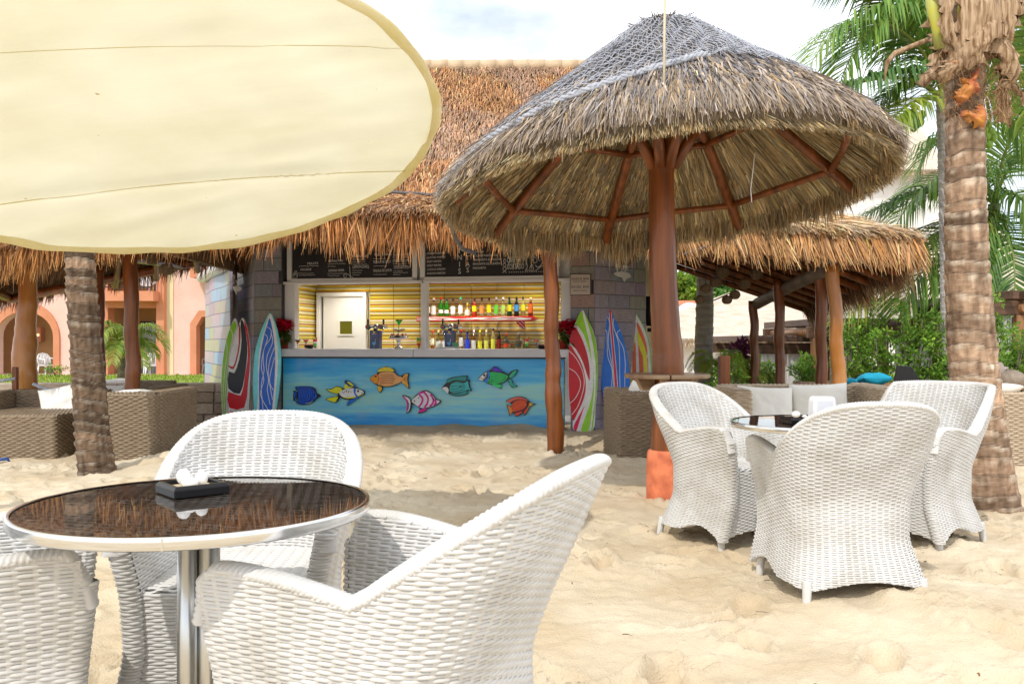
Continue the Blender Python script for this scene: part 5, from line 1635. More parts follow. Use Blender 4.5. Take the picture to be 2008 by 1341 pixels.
sofa((at(1921, 900, 7.6).x, 7.75, 0), R(1), 'tan woven sofa at the right edge behind the big palm, seen from its back', [('backrest', (-.06, 1.5, 0, .16, -.03, .66)), ('armrest', (-.06, .10, .17, .85, -.03, .62)), ('seat', (.11, 1.5, .17, .8, -.03, .38))], WT)
cushion(at(1935, 768, 7.95), (R(70), R(2), R(6)), .5, .36, .12, 113, 'cream cushion showing over the right edge sofa')
# dark brown armchair between the surfboards and the pole
sofa((at(1212, 908, 8.0).x, 8.0, 0), R(3), 'brown woven armchair in front of the blue and orange surfboards', [('backrest', (0, .17, .17, .85, -.03, .655)), ('armrest', (0, .68, 0, .16, -.03, .655)), ('armrest', (.18, .68, .69, .85, -.03, .655)), ('seat', (.18, .68, .17, .68, -.03, .36))], WB, 'armchair')
cushion(at(1250, 777, 8.2), (R(-6), R(22), R(-40)), .22, .24, .12, 114, 'cream cushion poking up from the brown armchair by the surfboards')
# something blue on the sand at the far left edge
bx = empty('blue_tool', gnd(2, 908), R(20), 'small blue plastic toy lying on the sand at the left edge', 'toy')
m = MB(); m.tube([(-.06, 0, .03), (.05, .02, .035), (.07, .02, -.01)], .014, 8); m.build('body', M('blue_plastic', (.01, .06, .25), .35), bx)
# ------------------------------------------------------------------ painted boards: fish and surfboards
_paint = {}
def paint(r, g, b, rough=.35):
    k = (r, g, b)
    if k not in _paint:
        c = tuple(min(.82, x * 1.6) for x in lin(r, g, b))
        _paint[k] = M('paint', c, rough, var=tuple(x * .74 for x in c), scale=11, lo=.3, hi=.8, bump=.15, bscale=40)
    return _paint[k]

class Plane:
    """a vertical plane through two ground points; pixels map to (x along it, z)"""
    def __init__(self, P0, P1):
        self.o = Vector((P0[0], P0[1])); self.u = (Vector((P1[0], P1[1])) - self.o).normalized(); self.n = Vector((-self.u.y, self.u.x)); self.ang = atan2(self.u.y, self.u.x)
    def uv(self, px, py, off=0.0):
        dx = (px - CX) / F; dz = -(py - CY) / F
        t = (off + self.o.dot(self.n)) / (dx * self.n.x + self.n.y)
        return ((dx * t - self.o.x) * self.u.x + (t - self.o.y) * self.u.y, CH + dz * t)
    def w(self, lx, ly, z):
        p = self.o + self.u * lx + self.n * ly
        return Vector((p.x, p.y, z))

def smooth(pts, closed=True, k=4):
    """Catmull-Rom"""
    n = len(pts); out = []
    for i in range(n if closed else n - 1):
        p0 = pts[(i - 1) % n] if closed or i > 0 else pts[0]; p1 = pts[i]; p2 = pts[(i + 1) % n]; p3 = pts[(i + 2) % n] if closed or i + 2 < n else pts[-1]
        for j in range(k):
            t = j / k; t2 = t * t; t3 = t2 * t
            out.append(tuple(.5 * (2 * p1[c] + (p2[c] - p0[c]) * t + (2 * p0[c] - 5 * p1[c] + 4 * p2[c] - p3[c]) * t2 + (3 * p1[c] - p0[c] - 3 * p2[c] + p3[c]) * t3) for c in (0, 1)))
    if not closed: out.append(tuple(pts[-1]))
    return out

def ribbon_mesh(m, pts, w, y0, y1, taper=False):
    n = len(pts); V = []
    for i in range(n):
        a = pts[max(0, i - 1)]; b = pts[min(n - 1, i + 1)]
        dx, dz = b[0] - a[0], b[1] - a[1]; l = sqrt(dx * dx + dz * dz) or 1
        k = w / 2 * (1 if not taper else (1 - .8 * i / (n - 1)))
        nx, nz = -dz / l * k, dx / l * k
        V += [(pts[i][0] + nx, y0, pts[i][1] + nz), (pts[i][0] - nx, y0, pts[i][1] - nz), (pts[i][0] + nx, y1, pts[i][1] + nz), (pts[i][0] - nx, y1, pts[i][1] - nz)]
    Fc = []
    for i in range(n - 1):
        a, b = i * 4, i * 4 + 4
        Fc += [(a, a + 1, b + 1, b), (a, b, b + 2, a + 2), (a + 1, a + 3, b + 3, b + 1)]
    m.add(V, Fc)

class Cutout:
    """a flat painted board built from pixel outlines on a plane"""
    def __init__(self, name, plane, org, sc, label, cat, group, off, lean=0.0, thick=.02):
        self.p = plane; self.org = org; self.sc = sc; self.off = off; self.k = 0
        self.px = lambda q: plane.uv(org[0] + q[0] / sc, org[1] + q[1] / sc, off)
        self.name = name; self.label = label; self.cat = cat; self.group = group; self.lean = lean; self.thick = thick
        self.root = None
    def outline(self, pts, col, kk=4, z0=None, closed=True):
        P = [self.px(q) for q in (smooth(pts, True, kk) if kk > 1 else pts)]
        cx = sum(p[0] for p in P) / len(P); zb = min(p[1] for p in P)
        self.c = (cx, zb)
        t = empty(self.name, self.p.w(cx, self.off, zb), self.p.ang, self.label, self.cat, self.group)
        t.rotation_euler = (self.lean, 0, self.p.ang)
        self.root = t
        m = MB(); m.prism([(a - cx, b - zb) for a, b in P], 0, self.thick)
        self.board = m.build('board', paint(*col), t); bevel(self.board, .004, 2)
        return self
    def patch(self, pts, col, kk=4, lv=1):
        P = [self.px(q) for q in (smooth(pts, True, kk) if kk > 1 else pts)]
        m = MB(); m.prism([(a - self.c[0], b - self.c[1]) for a, b in P], -.0012 * lv - .0004 * (self.k % 3), .001); self.k += 1
        m.build('painted_patch', paint(*col), self.board); return self
    def line(self, pts, w, col, kk=4, lv=3, taper=False):
        P = [self.px(q) for q in (smooth(pts, False, kk) if len(pts) > 2 else pts)]
        m = MB(); ribbon_mesh(m, [(a - self.c[0], b - self.c[1]) for a, b in P], w, -.0012 * lv - .0004 * (self.k % 3), .001, taper); self.k += 1
        m.build('painted_line', paint(*col), self.board); return self
    def dot(self, c, r, col, lv=4):
        return self.patch([(c[0] + r * cos(a), c[1] + r * sin(a)) for a in np.linspace(0, 2 * pi, 10, endpoint=False)], col, 1, lv)

BP = Plane(BA, BB)
K = (14, 14, 16)
def fish(org, sc, label): return Cutout('painted_fish', BP, org, sc, label, 'fish cutout', 'painted fish cutouts on the bar front', -.045, 0, .018)
def shrink(pts, f):
    cx = sum(p[0] for p in pts) / len(pts); cy = sum(p[1] for p in pts) / len(pts)
    return [(cx + (p[0] - cx) * f, cy + (p[1] - cy) * f) for p in pts]
A4, S4 = (560, 700), 7.171
A5, S5 = (840, 700), 8.367
f = fish(A4, S4, 'royal blue fish cutout with a black spiral at the left end of the bar front')
f.outline([(150, 415), (220, 409), (310, 410), (375, 422), (415, 450), (435, 505), (490, 540), (435, 585), (400, 620), (330, 660), (260, 672), (190, 662), (145, 640), (170, 600), (160, 562), (108, 615), (105, 600), (120, 540), (105, 472), (155, 490), (170, 475), (140, 450), (132, 425)], K)
f.patch([(160, 428), (220, 420), (310, 420), (365, 432), (400, 460), (420, 505), (440, 535), (420, 580), (390, 610), (325, 648), (260, 660), (195, 650), (160, 635), (180, 600), (175, 520), (180, 470)], (10, 80, 200))
f.patch([(112, 485), (150, 500), (150, 550), (118, 600), (128, 540)], (10, 80, 200))
for r_ in (22, 48, 74, 100):
    f.line([(235 + r_ * 1.25 * cos(a), 547 + r_ * (1.05 + .12 * cos(2 * a)) * sin(a)) for a in np.linspace(0, 2 * pi, 13)], .008, K)
f.line([(330, 425), (380, 500), (365, 590), (300, 655)], .008, K).line([(370, 440), (412, 520), (385, 600)], .007, K).line([(190, 440), (270, 432), (330, 450)], .008, K)
f.dot((400, 525), 10, K).line([(290, 655), (345, 640)], .006, (235, 240, 250)).line([(340, 650), (385, 615)], .005, (235, 240, 250))
f = fish(A4, S4, 'yellow and white fish cutout with a blue collar and forked yellow tail')
f.outline([(565, 445), (640, 450), (700, 412), (760, 415), (815, 445), (832, 385), (826, 345), (850, 320), (920, 352), (1000, 430), (1060, 455), (1106, 480), (1106, 520), (1060, 550), (1000, 592), (930, 642), (858, 687), (872, 630), (895, 600), (820, 592), (765, 560), (742, 605), (700, 640), (620, 622), (562, 586), (650, 562), (722, 545), (728, 520), (640, 502)], K)
f.patch([(580, 450), (642, 458), (702, 422), (762, 426), (795, 460), (745, 508), (650, 496)], (228, 214, 20)).patch([(575, 588), (650, 570), (732, 552), (722, 600), (692, 632), (622, 614)], (222, 208, 20))
f.patch([(765, 490), (850, 445), (960, 437), (1005, 445), (1060, 463), (1098, 488), (1096, 512), (1040, 542), (960, 572), (870, 580), (800, 560), (762, 525)], (240, 236, 205))
f.patch([(800, 560), (870, 566), (960, 556), (1040, 530), (1095, 514), (1040, 545), (960, 574), (870, 582)], (215, 200, 20), lv=2)
f.patch([(843, 378), (902, 412), (948, 414), (905, 432), (826, 442)], (228, 214, 20)).patch([(866, 346), (928, 362), (956, 410), (902, 388)], (230, 216, 20)).line([(830, 350), (900, 415)], .012, (12, 80, 160)).line([(850, 325), (925, 360), (985, 425)], .010, (12, 80, 160))
f.patch([(962, 440), (990, 440), (986, 510), (1022, 550), (1000, 566), (960, 500)], (12, 90, 175), lv=2).patch([(866, 676), (896, 612), (1000, 572), (1060, 545), (1000, 592), (938, 632)], (12, 90, 180), lv=2)
f.dot((1020, 478), 15, K)
for p_ in ((800, 488), (820, 502), (830, 485), (855, 468), (862, 488), (885, 495), (892, 475), (920, 492), (856, 480)): f.dot(p_, 6, K)
f.line([(1065, 515), (1085, 505), (1098, 512)], .004, K)
f = fish(A4, S4, 'orange striped fish cutout with a yellow back fin, highest on the left half')
f.outline([(1185, 305), (1215, 266), (1285, 225), (1305, 165), (1360, 148), (1420, 130), (1455, 150), (1522, 165), (1528, 200), (1570, 250), (1620, 265), (1660, 238), (1730, 228), (1720, 310), (1737, 447), (1680, 402), (1620, 358), (1560, 390), (1480, 416), (1400, 420), (1362, 428), (1355, 470), (1325, 506), (1290, 450), (1286, 400), (1250, 376), (1200, 337)], K)
f.patch([(1310, 240), (1400, 208), (1515, 215), (1572, 262), (1622, 278), (1650, 300), (1618, 348), (1560, 380), (1480, 406), (1390, 410), (1320, 392), (1292, 380), (1320, 310)], (226, 138, 84)).patch([(1192, 305), (1222, 270), (1280, 236), (1310, 290), (1300, 350), (1270, 374), (1207, 335)], (196, 126, 14))
f.patch([(1304, 208), (1322, 165), (1420, 140), (1512, 172), (1516, 204), (1410, 198)], (240, 172, 24)).patch([(1640, 300), (1670, 246), (1722, 238), (1710, 310), (1727, 430), (1680, 392), (1628, 346)], (226, 136, 50)).patch([(1296, 406), (1350, 424), (1348, 464), (1324, 494), (1297, 450)], (228, 150, 24))
for i, y in enumerate((248, 272, 297, 322, 347, 370)): f.line([(1325 + i % 2 * 8, y + 5), (1400, y - 5), (1480, y - 2), (1545 - 12 * abs(i - 2.5), y + (6 if i < 3 else -8))], .0055, (120, 46, 20))
f.line([(1285, 240), (1312, 300), (1290, 375)], .010, (210, 80, 14)).dot((1267, 271), 14, K).line([(1200, 325), (1220, 332), (1240, 326)], .004, K)
for y in (270, 300, 330, 365): f.line([(1660, 305), (1712, y)], .004, (130, 60, 16))
A2, S2 = (400, 460), 3.192
f = fish(A2, S2, 'white fish cutout with magenta stripes below the orange one')
f.outline([(1238, 1004), (1280, 1014), (1297, 1038), (1325, 1005), (1360, 980), (1390, 974), (1430, 998), (1455, 1030), (1478, 1034), (1478, 1050), (1440, 1076), (1402, 1086), (1385, 1106), (1338, 1120), (1350, 1090), (1312, 1062), (1300, 1066), (1292, 1100), (1263, 1122), (1280, 1080), (1270, 1040)], K, 3)
f.patch([(1300, 1040), (1330, 1010), (1362, 986), (1390, 980), (1428, 1002), (1450, 1032), (1472, 1038), (1472, 1048), (1438, 1070), (1400, 1080), (1360, 1084), (1318, 1060)], (225, 222, 232)).patch([(1246, 1010), (1278, 1020), (1292, 1045), (1288, 1090), (1270, 1114), (1284, 1078), (1276, 1038)], (222, 218, 230))
for ln in ([(1346, 1000), (1368, 1024), (1362, 1055), (1345, 1076)], [(1378, 986), (1402, 1020), (1398, 1055), (1380, 1082)], [(1418, 998), (1436, 1030), (1432, 1055), (1412, 1076)], [(1445, 1030), (1452, 1050), (1440, 1068)], [(1345, 992), (1385, 984)]): f.line(ln, .024, (178, 24, 130))
f.line([(1246, 1012), (1272, 1045), (1272, 1100)], .018, (178, 24, 130)).patch([(1344, 1113), (1354, 1094), (1398, 1088), (1380, 1104)], (188, 20, 130)).dot((1436, 1031), 5, K).dot((1318, 1040), 4, K).dot((1342, 1022), 3.4, K)
f = fish(A5, S5, 'teal fish cutout with black wavy stripes and a white beak')
f.outline([(218, 512), (285, 430), (300, 378), (350, 345), (450, 322), (620, 304), (642, 330), (617, 374), (666, 368), (680, 480), (712, 556), (640, 546), (650, 590), (600, 622), (500, 641), (400, 632), (330, 602), (270, 552)], K)
f.patch([(226, 512), (292, 488), (332, 530), (320, 590), (272, 552)], (216, 212, 222)).patch([(362, 462), (450, 402), (590, 422), (640, 392), (655, 440), (670, 500), (692, 545), (630, 536), (600, 566), (480, 590), (400, 590), (355, 560)], (34, 150, 152)).patch([(296, 418), (322, 372), (450, 334), (610, 318), (624, 336), (600, 388), (440, 376), (352, 412)], (16, 118, 112)).patch([(350, 600), (400, 618), (500, 628), (595, 612), (640, 588), (630, 560), (480, 606)], (14, 124, 128))
for ln in ([(360, 440), (440, 415), (590, 432)], [(370, 486), (450, 470), (610, 460)], [(375, 518), (460, 518), (540, 490), (612, 490)], [(372, 548), (480, 552), (600, 520)], [(360, 572), (460, 582), (610, 552)]): f.line(ln, .0065, K)
f.dot((522, 487), 12, K)
f = fish(A5, S5, 'green fish cutout with a purple back fin and white face, highest on the right')
f.outline([(824, 355), (870, 300), (930, 250), (1010, 215), (1060, 165), (1110, 154), (1160, 190), (1230, 245), (1298, 280), (1330, 260), (1380, 222), (1462, 207), (1420, 300), (1352, 350), (1382, 400), (1400, 460), (1464, 472), (1390, 507), (1340, 472), (1298, 382), (1240, 420), (1186, 440), (1198, 524), (1130, 492), (1040, 457), (960, 432), (890, 386)], K)
f.patch([(832, 355), (930, 262), (966, 256), (945, 330), (890, 382)], (224, 222, 232)).patch([(972, 250), (1012, 246), (1002, 330), (958, 428), (920, 386), (975, 330)], (16, 104, 186)).patch([(1022, 252), (1150, 256), (1250, 282), (1306, 320), (1250, 394), (1160, 430), (1060, 444), (968, 414), (1012, 340)], (10, 160, 78)).patch([(1046, 212), (1080, 172), (1110, 166), (1160, 202), (1212, 242), (1100, 236)], (66, 24, 160))
f.patch([(1330, 312), (1390, 237), (1450, 219), (1410, 294), (1350, 340)], (14, 150, 110)).patch([(1316, 372), (1360, 372), (1380, 430), (1440, 480), (1392, 498), (1347, 460)], (14, 140, 120)).patch([(1046, 452), (1188, 452), (1184, 506)], (24, 172, 84))
f.dot((918, 300), 19, K).line([(965, 258), (935, 330), (895, 370)], .007, K).line([(842, 352), (862, 344), (880, 356)], .004, K)
for p_ in ((1040, 318), (1048, 348), (1062, 320), (1040, 380), (1068, 396), (1008, 402), (1040, 410), (985, 410)): f.dot(p_, 9 if p_[1] > 375 else 6, K)
for y in (290, 320, 350, 380, 405): f.line([(1095, y), (1180, y + 8), (1270, 320 + (y - 345) * .4)], .003, (4, 84, 44))
f = fish(A5, S5, 'orange-red fish cutout with a long pointed snout near the bent post')
f.outline([(1268, 722), (1310, 692), (1400, 656), (1500, 644), (1590, 670), (1642, 712), (1715, 764), (1768, 770), (1712, 787), (1662, 822), (1632, 880), (1580, 958), (1563, 940), (1560, 892), (1520, 942), (1430, 977), (1413, 930), (1372, 916), (1330, 968), (1318, 900), (1282, 783), (1348, 800), (1360, 766), (1300, 737)], K)
f.patch([(1284, 722), (1400, 668), (1500, 656), (1590, 682), (1626, 716), (1500, 692), (1352, 742)], (222, 84, 70)).patch([(1362, 800), (1402, 742), (1500, 702), (1600, 722), (1610, 790), (1560, 850), (1450, 888), (1382, 888)], (214, 74, 16)).patch([(1664, 748), (1714, 772), (1655, 812), (1606, 868), (1640, 800)], (228, 140, 30)).patch([(1298, 795), (1358, 822), (1378, 890), (1340, 954), (1326, 890)], (226, 110, 40)).patch([(1428, 922), (1542, 884), (1510, 932), (1437, 964)], (216, 66, 50)).patch([(1572, 890), (1640, 830), (1625, 878), (1580, 942)], (216, 66, 40))
for r_ in (28, 56, 84): f.line([(1490 + r_ * 1.3 * cos(a), 800 + r_ * .9 * sin(a) - r_ * .3 * cos(a)) for a in np.linspace(.2, 2 * pi, 12)], .006, (176, 22, 40))
f.line([(1340, 750), (1440, 700), (1560, 700), (1650, 760), (1600, 850), (1480, 900), (1390, 905)], .009, (112, 14, 30)).dot((1622, 746), 17, K).line([(1715, 770), (1765, 770)], .010, K)

# ---- surfboards leaning on the tiled walls
SL_, SLs = (420, 580), 5.156
SR_, SRs = (1100, 590), 5.16
W_ = (226, 222, 228)
def board(px0, d, org, sc, label):
    return Cutout('surfboard', Plane((0, d), (1, d + .0)), org, sc, label, 'surfboard', 'painted surfboards leaning on the bar', 0.0, R(-4.5), .026)
b = board(0, 11.55, SL_, SLs, 'green and white surfboard, half behind the black and red one')
b.outline([(185, 220), (140, 310), (95, 460), (72, 620), (60, 800), (62, 1000), (75, 1180), (90, 1290), (150, 1290), (168, 1150), (185, 900), (195, 650), (214, 420), (216, 300)], W_)
b.patch([(176, 250), (140, 318), (99, 460), (76, 620), (65, 800), (67, 1000), (80, 1180), (92, 1282), (108, 1282), (116, 1000), (126, 760), (142, 560), (162, 430), (196, 335), (200, 290)], (118, 176, 26))
b.line([(140, 330), (165, 400), (140, 560), (118, 760), (104, 1000), (96, 1270)], .010, (214, 236, 170)).line([(100, 470), (114, 560), (92, 800), (84, 1000), (84, 1200)], .009, (214, 236, 170))
b = board(0, 11.40, SL_, SLs, 'black, red and white surfboard left of the light blue one')
b.outline([(262, 216), (302, 290), (337, 450), (352, 620), (354, 850), (347, 1100), (336, 1290), (152, 1290), (140, 1100), (132, 900), (132, 720), (150, 560), (190, 400), (235, 262)], W_)
b.patch([(278, 244), (312, 330), (342, 520), (347, 680), (332, 900), (300, 1128), (150, 1130), (134, 968), (262, 1010), (300, 800), (324, 620), (312, 430), (284, 300)], (176, 8, 22), 2).patch([(252, 232), (287, 310), (314, 480), (314, 640), (292, 840), (250, 990), (134, 934), (134, 764), (190, 782), (237, 640), (257, 450), (242, 300)], (18, 17, 20), 2).patch([(226, 280), (242, 330), (242, 480), (217, 640), (180, 742), (133, 716), (133, 700), (175, 716), (205, 630), (228, 480)], (150, 8, 24), 2)
b.patch([(165, 1150), (200, 1290), (185, 1290), (160, 1200)], (226, 92, 60), 2)
b = board(0, 11.22, SL_, SLs, 'light blue and white surfboard with a dark blue wavy centre')
b.outline([(540, 166), (592, 260), (632, 400), (657, 560), (662, 740), (647, 960), (615, 1200), (595, 1325), (430, 1325), (405, 1215), (385, 1000), (383, 740), (395, 560), (440, 380), (490, 250)], (96, 182, 232))
b.patch([(540, 176), (587, 290), (620, 470), (630, 700), (617, 960), (582, 1322), (440, 1322), (435, 1000), (432, 720), (445, 520), (490, 330)], W_).patch([(538, 222), (575, 370), (598, 560), (602, 760), (592, 1000), (560, 1322), (468, 1322), (450, 1050), (442, 800), (452, 600), (480, 420), (515, 290)], (16, 82, 172), lv=2)
LBW = (206, 224, 244)
for ln in ([(515, 312), (555, 345), (548, 430), (492, 520), (480, 650), (492, 760), (468, 900), (480, 1050), (497, 1215), (500, 1310)], [(560, 385), (572, 470), (522, 600), (515, 720), (540, 850), (530, 950), (562, 1100)], [(592, 520), (547, 660), (535, 800), (560, 900), (590, 952)], [(495, 385), (520, 430), (482, 560), (464, 720), (492, 850), (462, 1000), (540, 1150), (556, 1230)], [(596, 620), (572, 720), (550, 860), (585, 1050)]): b.line(ln, .0075, LBW)
b = board(0, 10.62, SR_, SRs, 'red and green surfboard with white curves, right of the bent post')
b.outline([(225, 86), (270, 170), (330, 290), (367, 440), (377, 620), (372, 860), (352, 1080), (322, 1308), (138, 1308), (120, 1180), (95, 1000), (80, 800), (82, 560), (100, 380), (150, 220)], W_)
b.patch([(214, 98), (240, 190), (290, 400), (316, 600), (322, 640), (300, 540), (250, 370), (190, 262), (152, 224)], (124, 178, 26)).patch([(246, 112), (322, 282), (364, 450), (374, 620), (368, 860), (351, 1050), (320, 1300), (308, 1304), (345, 1000), (357, 760), (347, 560), (312, 350), (270, 200)], (118, 172, 24)).patch([(330, 700), (326, 900), (282, 1080), (205, 1304), (282, 1304), (322, 1050), (337, 860)], (130, 180, 46))
b.patch([(140, 256), (200, 342), (255, 480), (290, 640), (294, 800), (272, 760), (227, 620), (160, 492), (92, 412), (105, 340)], (160, 8, 24)).patch([(90, 450), (150, 522), (215, 640), (250, 780), (252, 900), (225, 1010), (170, 1130), (125, 1212), (105, 1120), (85, 950), (81, 700)], (166, 10, 28)).patch([(240, 1062), (200, 1180), (160, 1304), (138, 1304), (133, 1256), (200, 1132)], (184, 20, 70))
b.line([(84, 500), (160, 582), (225, 720), (236, 860), (180, 1050), (110, 1152)], .008, (236, 214, 222)).line([(82, 680), (150, 722), (195, 800), (196, 880), (150, 980), (92, 1036)], .008, (236, 214, 222))
b = board(0, 10.80, SR_, SRs, 'bright blue surfboard with a thin red centre stripe')
b.outline([(505, 101), (550, 170), (612, 290), (657, 440), (687, 600), (702, 800), (702, 1000), (690, 1150), (640, 1308), (505, 1308), (460, 1140), (420, 900), (400, 680), (398, 480), (415, 340), (450, 220)], (14, 96, 196))
b.patch([(500, 110), (517, 110), (537, 400), (562, 700), (577, 960), (592, 1302), (578, 1302), (553, 900), (533, 560), (513, 300)], (190, 14, 60))
for ln in ([(497, 112), (508, 300), (528, 560), (548, 900), (572, 1300)], [(520, 112), (541, 400), (567, 700), (582, 960), (597, 1300)], [(425, 275), (470, 302), (475, 420), (480, 560), (520, 680), (522, 800), (490, 980), (460, 1130)], [(480, 152), (502, 230), (485, 420), (520, 640), (537, 800), (520, 1000), (505, 1260)], [(612, 287), (575, 322), (590, 380), (640, 480), (657, 640), (650, 800), (655, 940)], [(545, 172), (540, 250), (590, 420), (600, 600), (600, 760), (605, 920)]): b.line(ln, .0075, (214, 228, 246))
b = board(0, 11.12, SR_, SRs, 'orange and yellow striped surfboard, nearest the thick log pole')
b.outline([(765, 130), (802, 160), (862, 280), (902, 400), (920, 560), (927, 800), (932, 1100), (922, 1310), (700, 1310), (690, 1000), (680, 700), (660, 400), (680, 320), (722, 200)], (110, 170, 40))
b.patch([(765, 134), (797, 165), (855, 285), (893, 400), (910, 560), (916, 800), (918, 1304), (705, 1304), (690, 700), (668, 420), (690, 310), (730, 200)], W_).patch([(755, 205), (755, 280), (720, 380), (692, 560), (690, 480), (715, 320)], (226, 84, 16), 2, 2).patch([(782, 205), (850, 350), (880, 470), (882, 560), (850, 440), (785, 285)], (226, 84, 16), 2, 2)
b.patch([(755, 290), (760, 430), (730, 520), (722, 640), (722, 1304), (702, 1304), (688, 640), (695, 520), (720, 390)], (228, 190, 14), 2, 2).patch([(785, 290), (840, 420), (875, 540), (880, 700), (880, 1304), (850, 1304), (845, 700), (835, 560), (790, 430)], (228, 190, 14), 2, 2).patch([(765, 430), (770, 1304), (728, 1304), (728, 640), (740, 500)], (226, 76, 14), 2, 2).patch([(790, 430), (830, 520), (842, 660), (845, 1304), (802, 1304), (800, 700)], (226, 76, 14), 2, 2)
b.line([(884, 570), (890, 800), (892, 1300)], .008, (214, 50, 40))

# ---- white palm-and-surfboard emblems
def emblem(plane, org, sc, label, board_pts, fins, palms, off):
    c = Cutout('palm_emblem', plane, org, sc, label, 'emblem', 'white palm emblems on the tiled walls', off, 0, .012)
    c.outline(board_pts, (232, 230, 234), 3)
    for fn in fins: c.patch(fn, (232, 230, 234), 1)
    for (base, top, tips, w) in palms:
        c.line([base, ((base[0] + top[0]) / 2 + w, (base[1] + top[1]) / 2), top], .012, (232, 230, 234), lv=1)
        for tp in tips: c.line([top, ((top[0] + tp[0]) / 2, (top[1] + tp[1]) / 2 - abs(tp[0] - top[0]) * .22), tp], .016, (232, 230, 234), 4, 1, True)
EA, ES = (1100, 500), 11.156
emblem(Plane(wr1, wr2), EA, ES, 'white palm emblem on the violet wall right of the plaque', [(1160, 405), (1210, 376), (1300, 362), (1400, 370), (1500, 410), (1536, 480), (1510, 500), (1472, 502), (1456, 532), (1430, 510), (1350, 495), (1250, 470), (1186, 432)], [[(1335, 488), (1432, 520), (1390, 596), (1362, 560)]],
       [((1240, 366), (1250, 222), [(1182, 262), (1172, 322), (1304, 252), (1312, 304), (1218, 200), (1292, 206)], -6), ((1400, 368), (1405, 250), [(1340, 262), (1352, 332), (1474, 272), (1472, 344), (1412, 182), (1366, 226)], 6), ((1330, 366), (1245, 112), [(1160, 128), (1212, 34), (1288, 102), (1290, 164), (1196, 168)], 40)], -.06)
EA2, ES2 = (430, 500), 11.177
emblem(Plane((wl0 + (wl0 - Vector((wl0.x - .09, wl0.y + .55, 0))) * -1)[:2], wl0[:2]), EA2, ES2, 'white palm emblem on the dark wall beside the banner', [(302, 690), (340, 672), (400, 672), (470, 712), (462, 770), (410, 800), (350, 798), (315, 770)], [[(340, 790), (392, 790), (372, 884)]],
       [((330, 675), (318, 470), [(268, 400), (345, 395), (355, 460), (285, 520), (352, 520)], -10), ((385, 675), (385, 570), [(335, 575), (410, 490), (432, 640), (340, 640), (415, 550)], 4)], -.05)

# ---- plaque, chalkboards and writing
def text(s, parent, loc, h, w=None, mat=None, align='LEFT', shear=0.0, rot=0.0):
    cu = bpy.data.curves.new('lettering', 'FONT'); cu.body = s; cu.size = h / .70; cu.extrude = .0008; cu.align_x = align; cu.shear = shear; cu.resolution_u = 2
    cu.materials.append(mat)
    tmp = bpy.data.objects.new('lettering_curve', cu)
    me = bpy.data.meshes.new_from_object(tmp)
    bpy.data.objects.remove(tmp)
    if not me.materials: me.materials.append(mat)
    o = link('lettering', me, parent, loc, (R(90), rot, 0))
    if w:
        xs = [v.co.x for v in me.vertices]
        o.scale.x = w / max(max(xs) - min(xs), 1e-3)
    return o
MT['chalk'] = M('chalk', (.68, .68, .70), .9)
MT['blackboard'] = M('blackboard', (.010, .009, .011), .55, var=(.02, .018, .022), scale=5)
MT['plaque'] = M('brown_grey_metal', (.46, .39, .35), .4, .2)
PLQ = empty('wall_plaque', bw(bl(1138, 558, -.03)[0], -.03, bl(1138, 558, -.03)[1]), BANG, 'brown metal plaque lettered SNACK BAR and BAGEL BAR', 'plaque')
sp_ = 10.78 / F
pc = (1138.0, 558.0)
def pq(px, py): return ((px - pc[0]) * sp_, (pc[1] - py) * sp_)
m = MB(); m.box((0, .01, 0), (41 * sp_, .014, 42 * sp_)); bevel(m.build('edge', M('plaque_edge', (.06, .045, .04), .5), PLQ), .003)
m = MB(); m.box((0, .001, 0), (38.5 * sp_, .006, 39.5 * sp_)); m.build('plate', MT['plaque'], PLQ)
for s, y, h, w in (('SNACK BAR', 549, 4.6, 35), ('10:00 A 18:00hrs.', 553.2, 2.7, 28), ('BAGEL BAR', 564.7, 4.6, 35), ('18:00 A 23:00hrs.', 571, 2.7, 28)):
    x, z = pq(1138, y); text(s, PLQ, (x, -.0032, z), h * sp_, w * sp_, MT['black_matte'], 'CENTER')
for (px, py) in ((1119.5, 539.5), (1156.5, 539.5), (1119.5, 576.5), (1156.5, 576.5)):
    x, z = pq(px, py); m = MB(); m.ball((x, -.002, z), .008, 8, 5, sc=(1, .5, 1)); m.build('screw', M('brass', (.6, .45, .15), .3, .9), PLQ)

def chalkboard(px0, px1, label):
    OFF = .10
    a, z0 = bl(px0, 547.5, OFF); b, _ = bl(px1, 547.5, OFF)
    z0 = 1.897; z1 = 2.62
    t = empty('menu_chalkboard', bw(a, OFF, z0), BANG, label, 'chalkboard', 'chalk menu boards over the bar')
    m = MB(); m.box(((b - a) / 2, .015, (z1 - z0) / 2), (b - a, .02, z1 - z0)); m.build('slate', MT['blackboard'], t)
    fw = .085
    for (cx_, cz_, sx_, sz_) in (((b - a) / 2, -fw / 2 + .03, b - a + .13, fw - .03), (-.033, .33, .064, .72), (b - a + .033, .33, .064, .72)):
        m = MB(); m.box((cx_, .0, cz_ + (.006 if sx_ > 1 else 0)), (sx_, .05, sz_)); bevel(m.build('frame', MT['white'], t), .005)
    def pos(px, py):
        x, z = bl(px, py, OFF); return (x - a, .003, z - z0)
    return t, pos
c1, pos1 = chalkboard(573, 809, 'left black chalk menu board under the straw, listing TEQUILA DE COCO')
c2, pos2 = chalkboard(834, 1086, 'right black chalk menu board under the straw, drawn with CAFE CORTADO')
px_m = 11.2 / F
def chalk(bd, pos, s, px, py, hpx, wpx, rot=1.0):
    text(s, bd, pos(px, py), hpx * px_m, wpx * px_m, MT['chalk'], 'LEFT', .08, R(-rot))
chalk(c1, pos1, 'MOSIDE', 589, 531, 4.4, 23); chalk(c1, pos1, 'FRUITS', 602, 519, 4.4, 23)
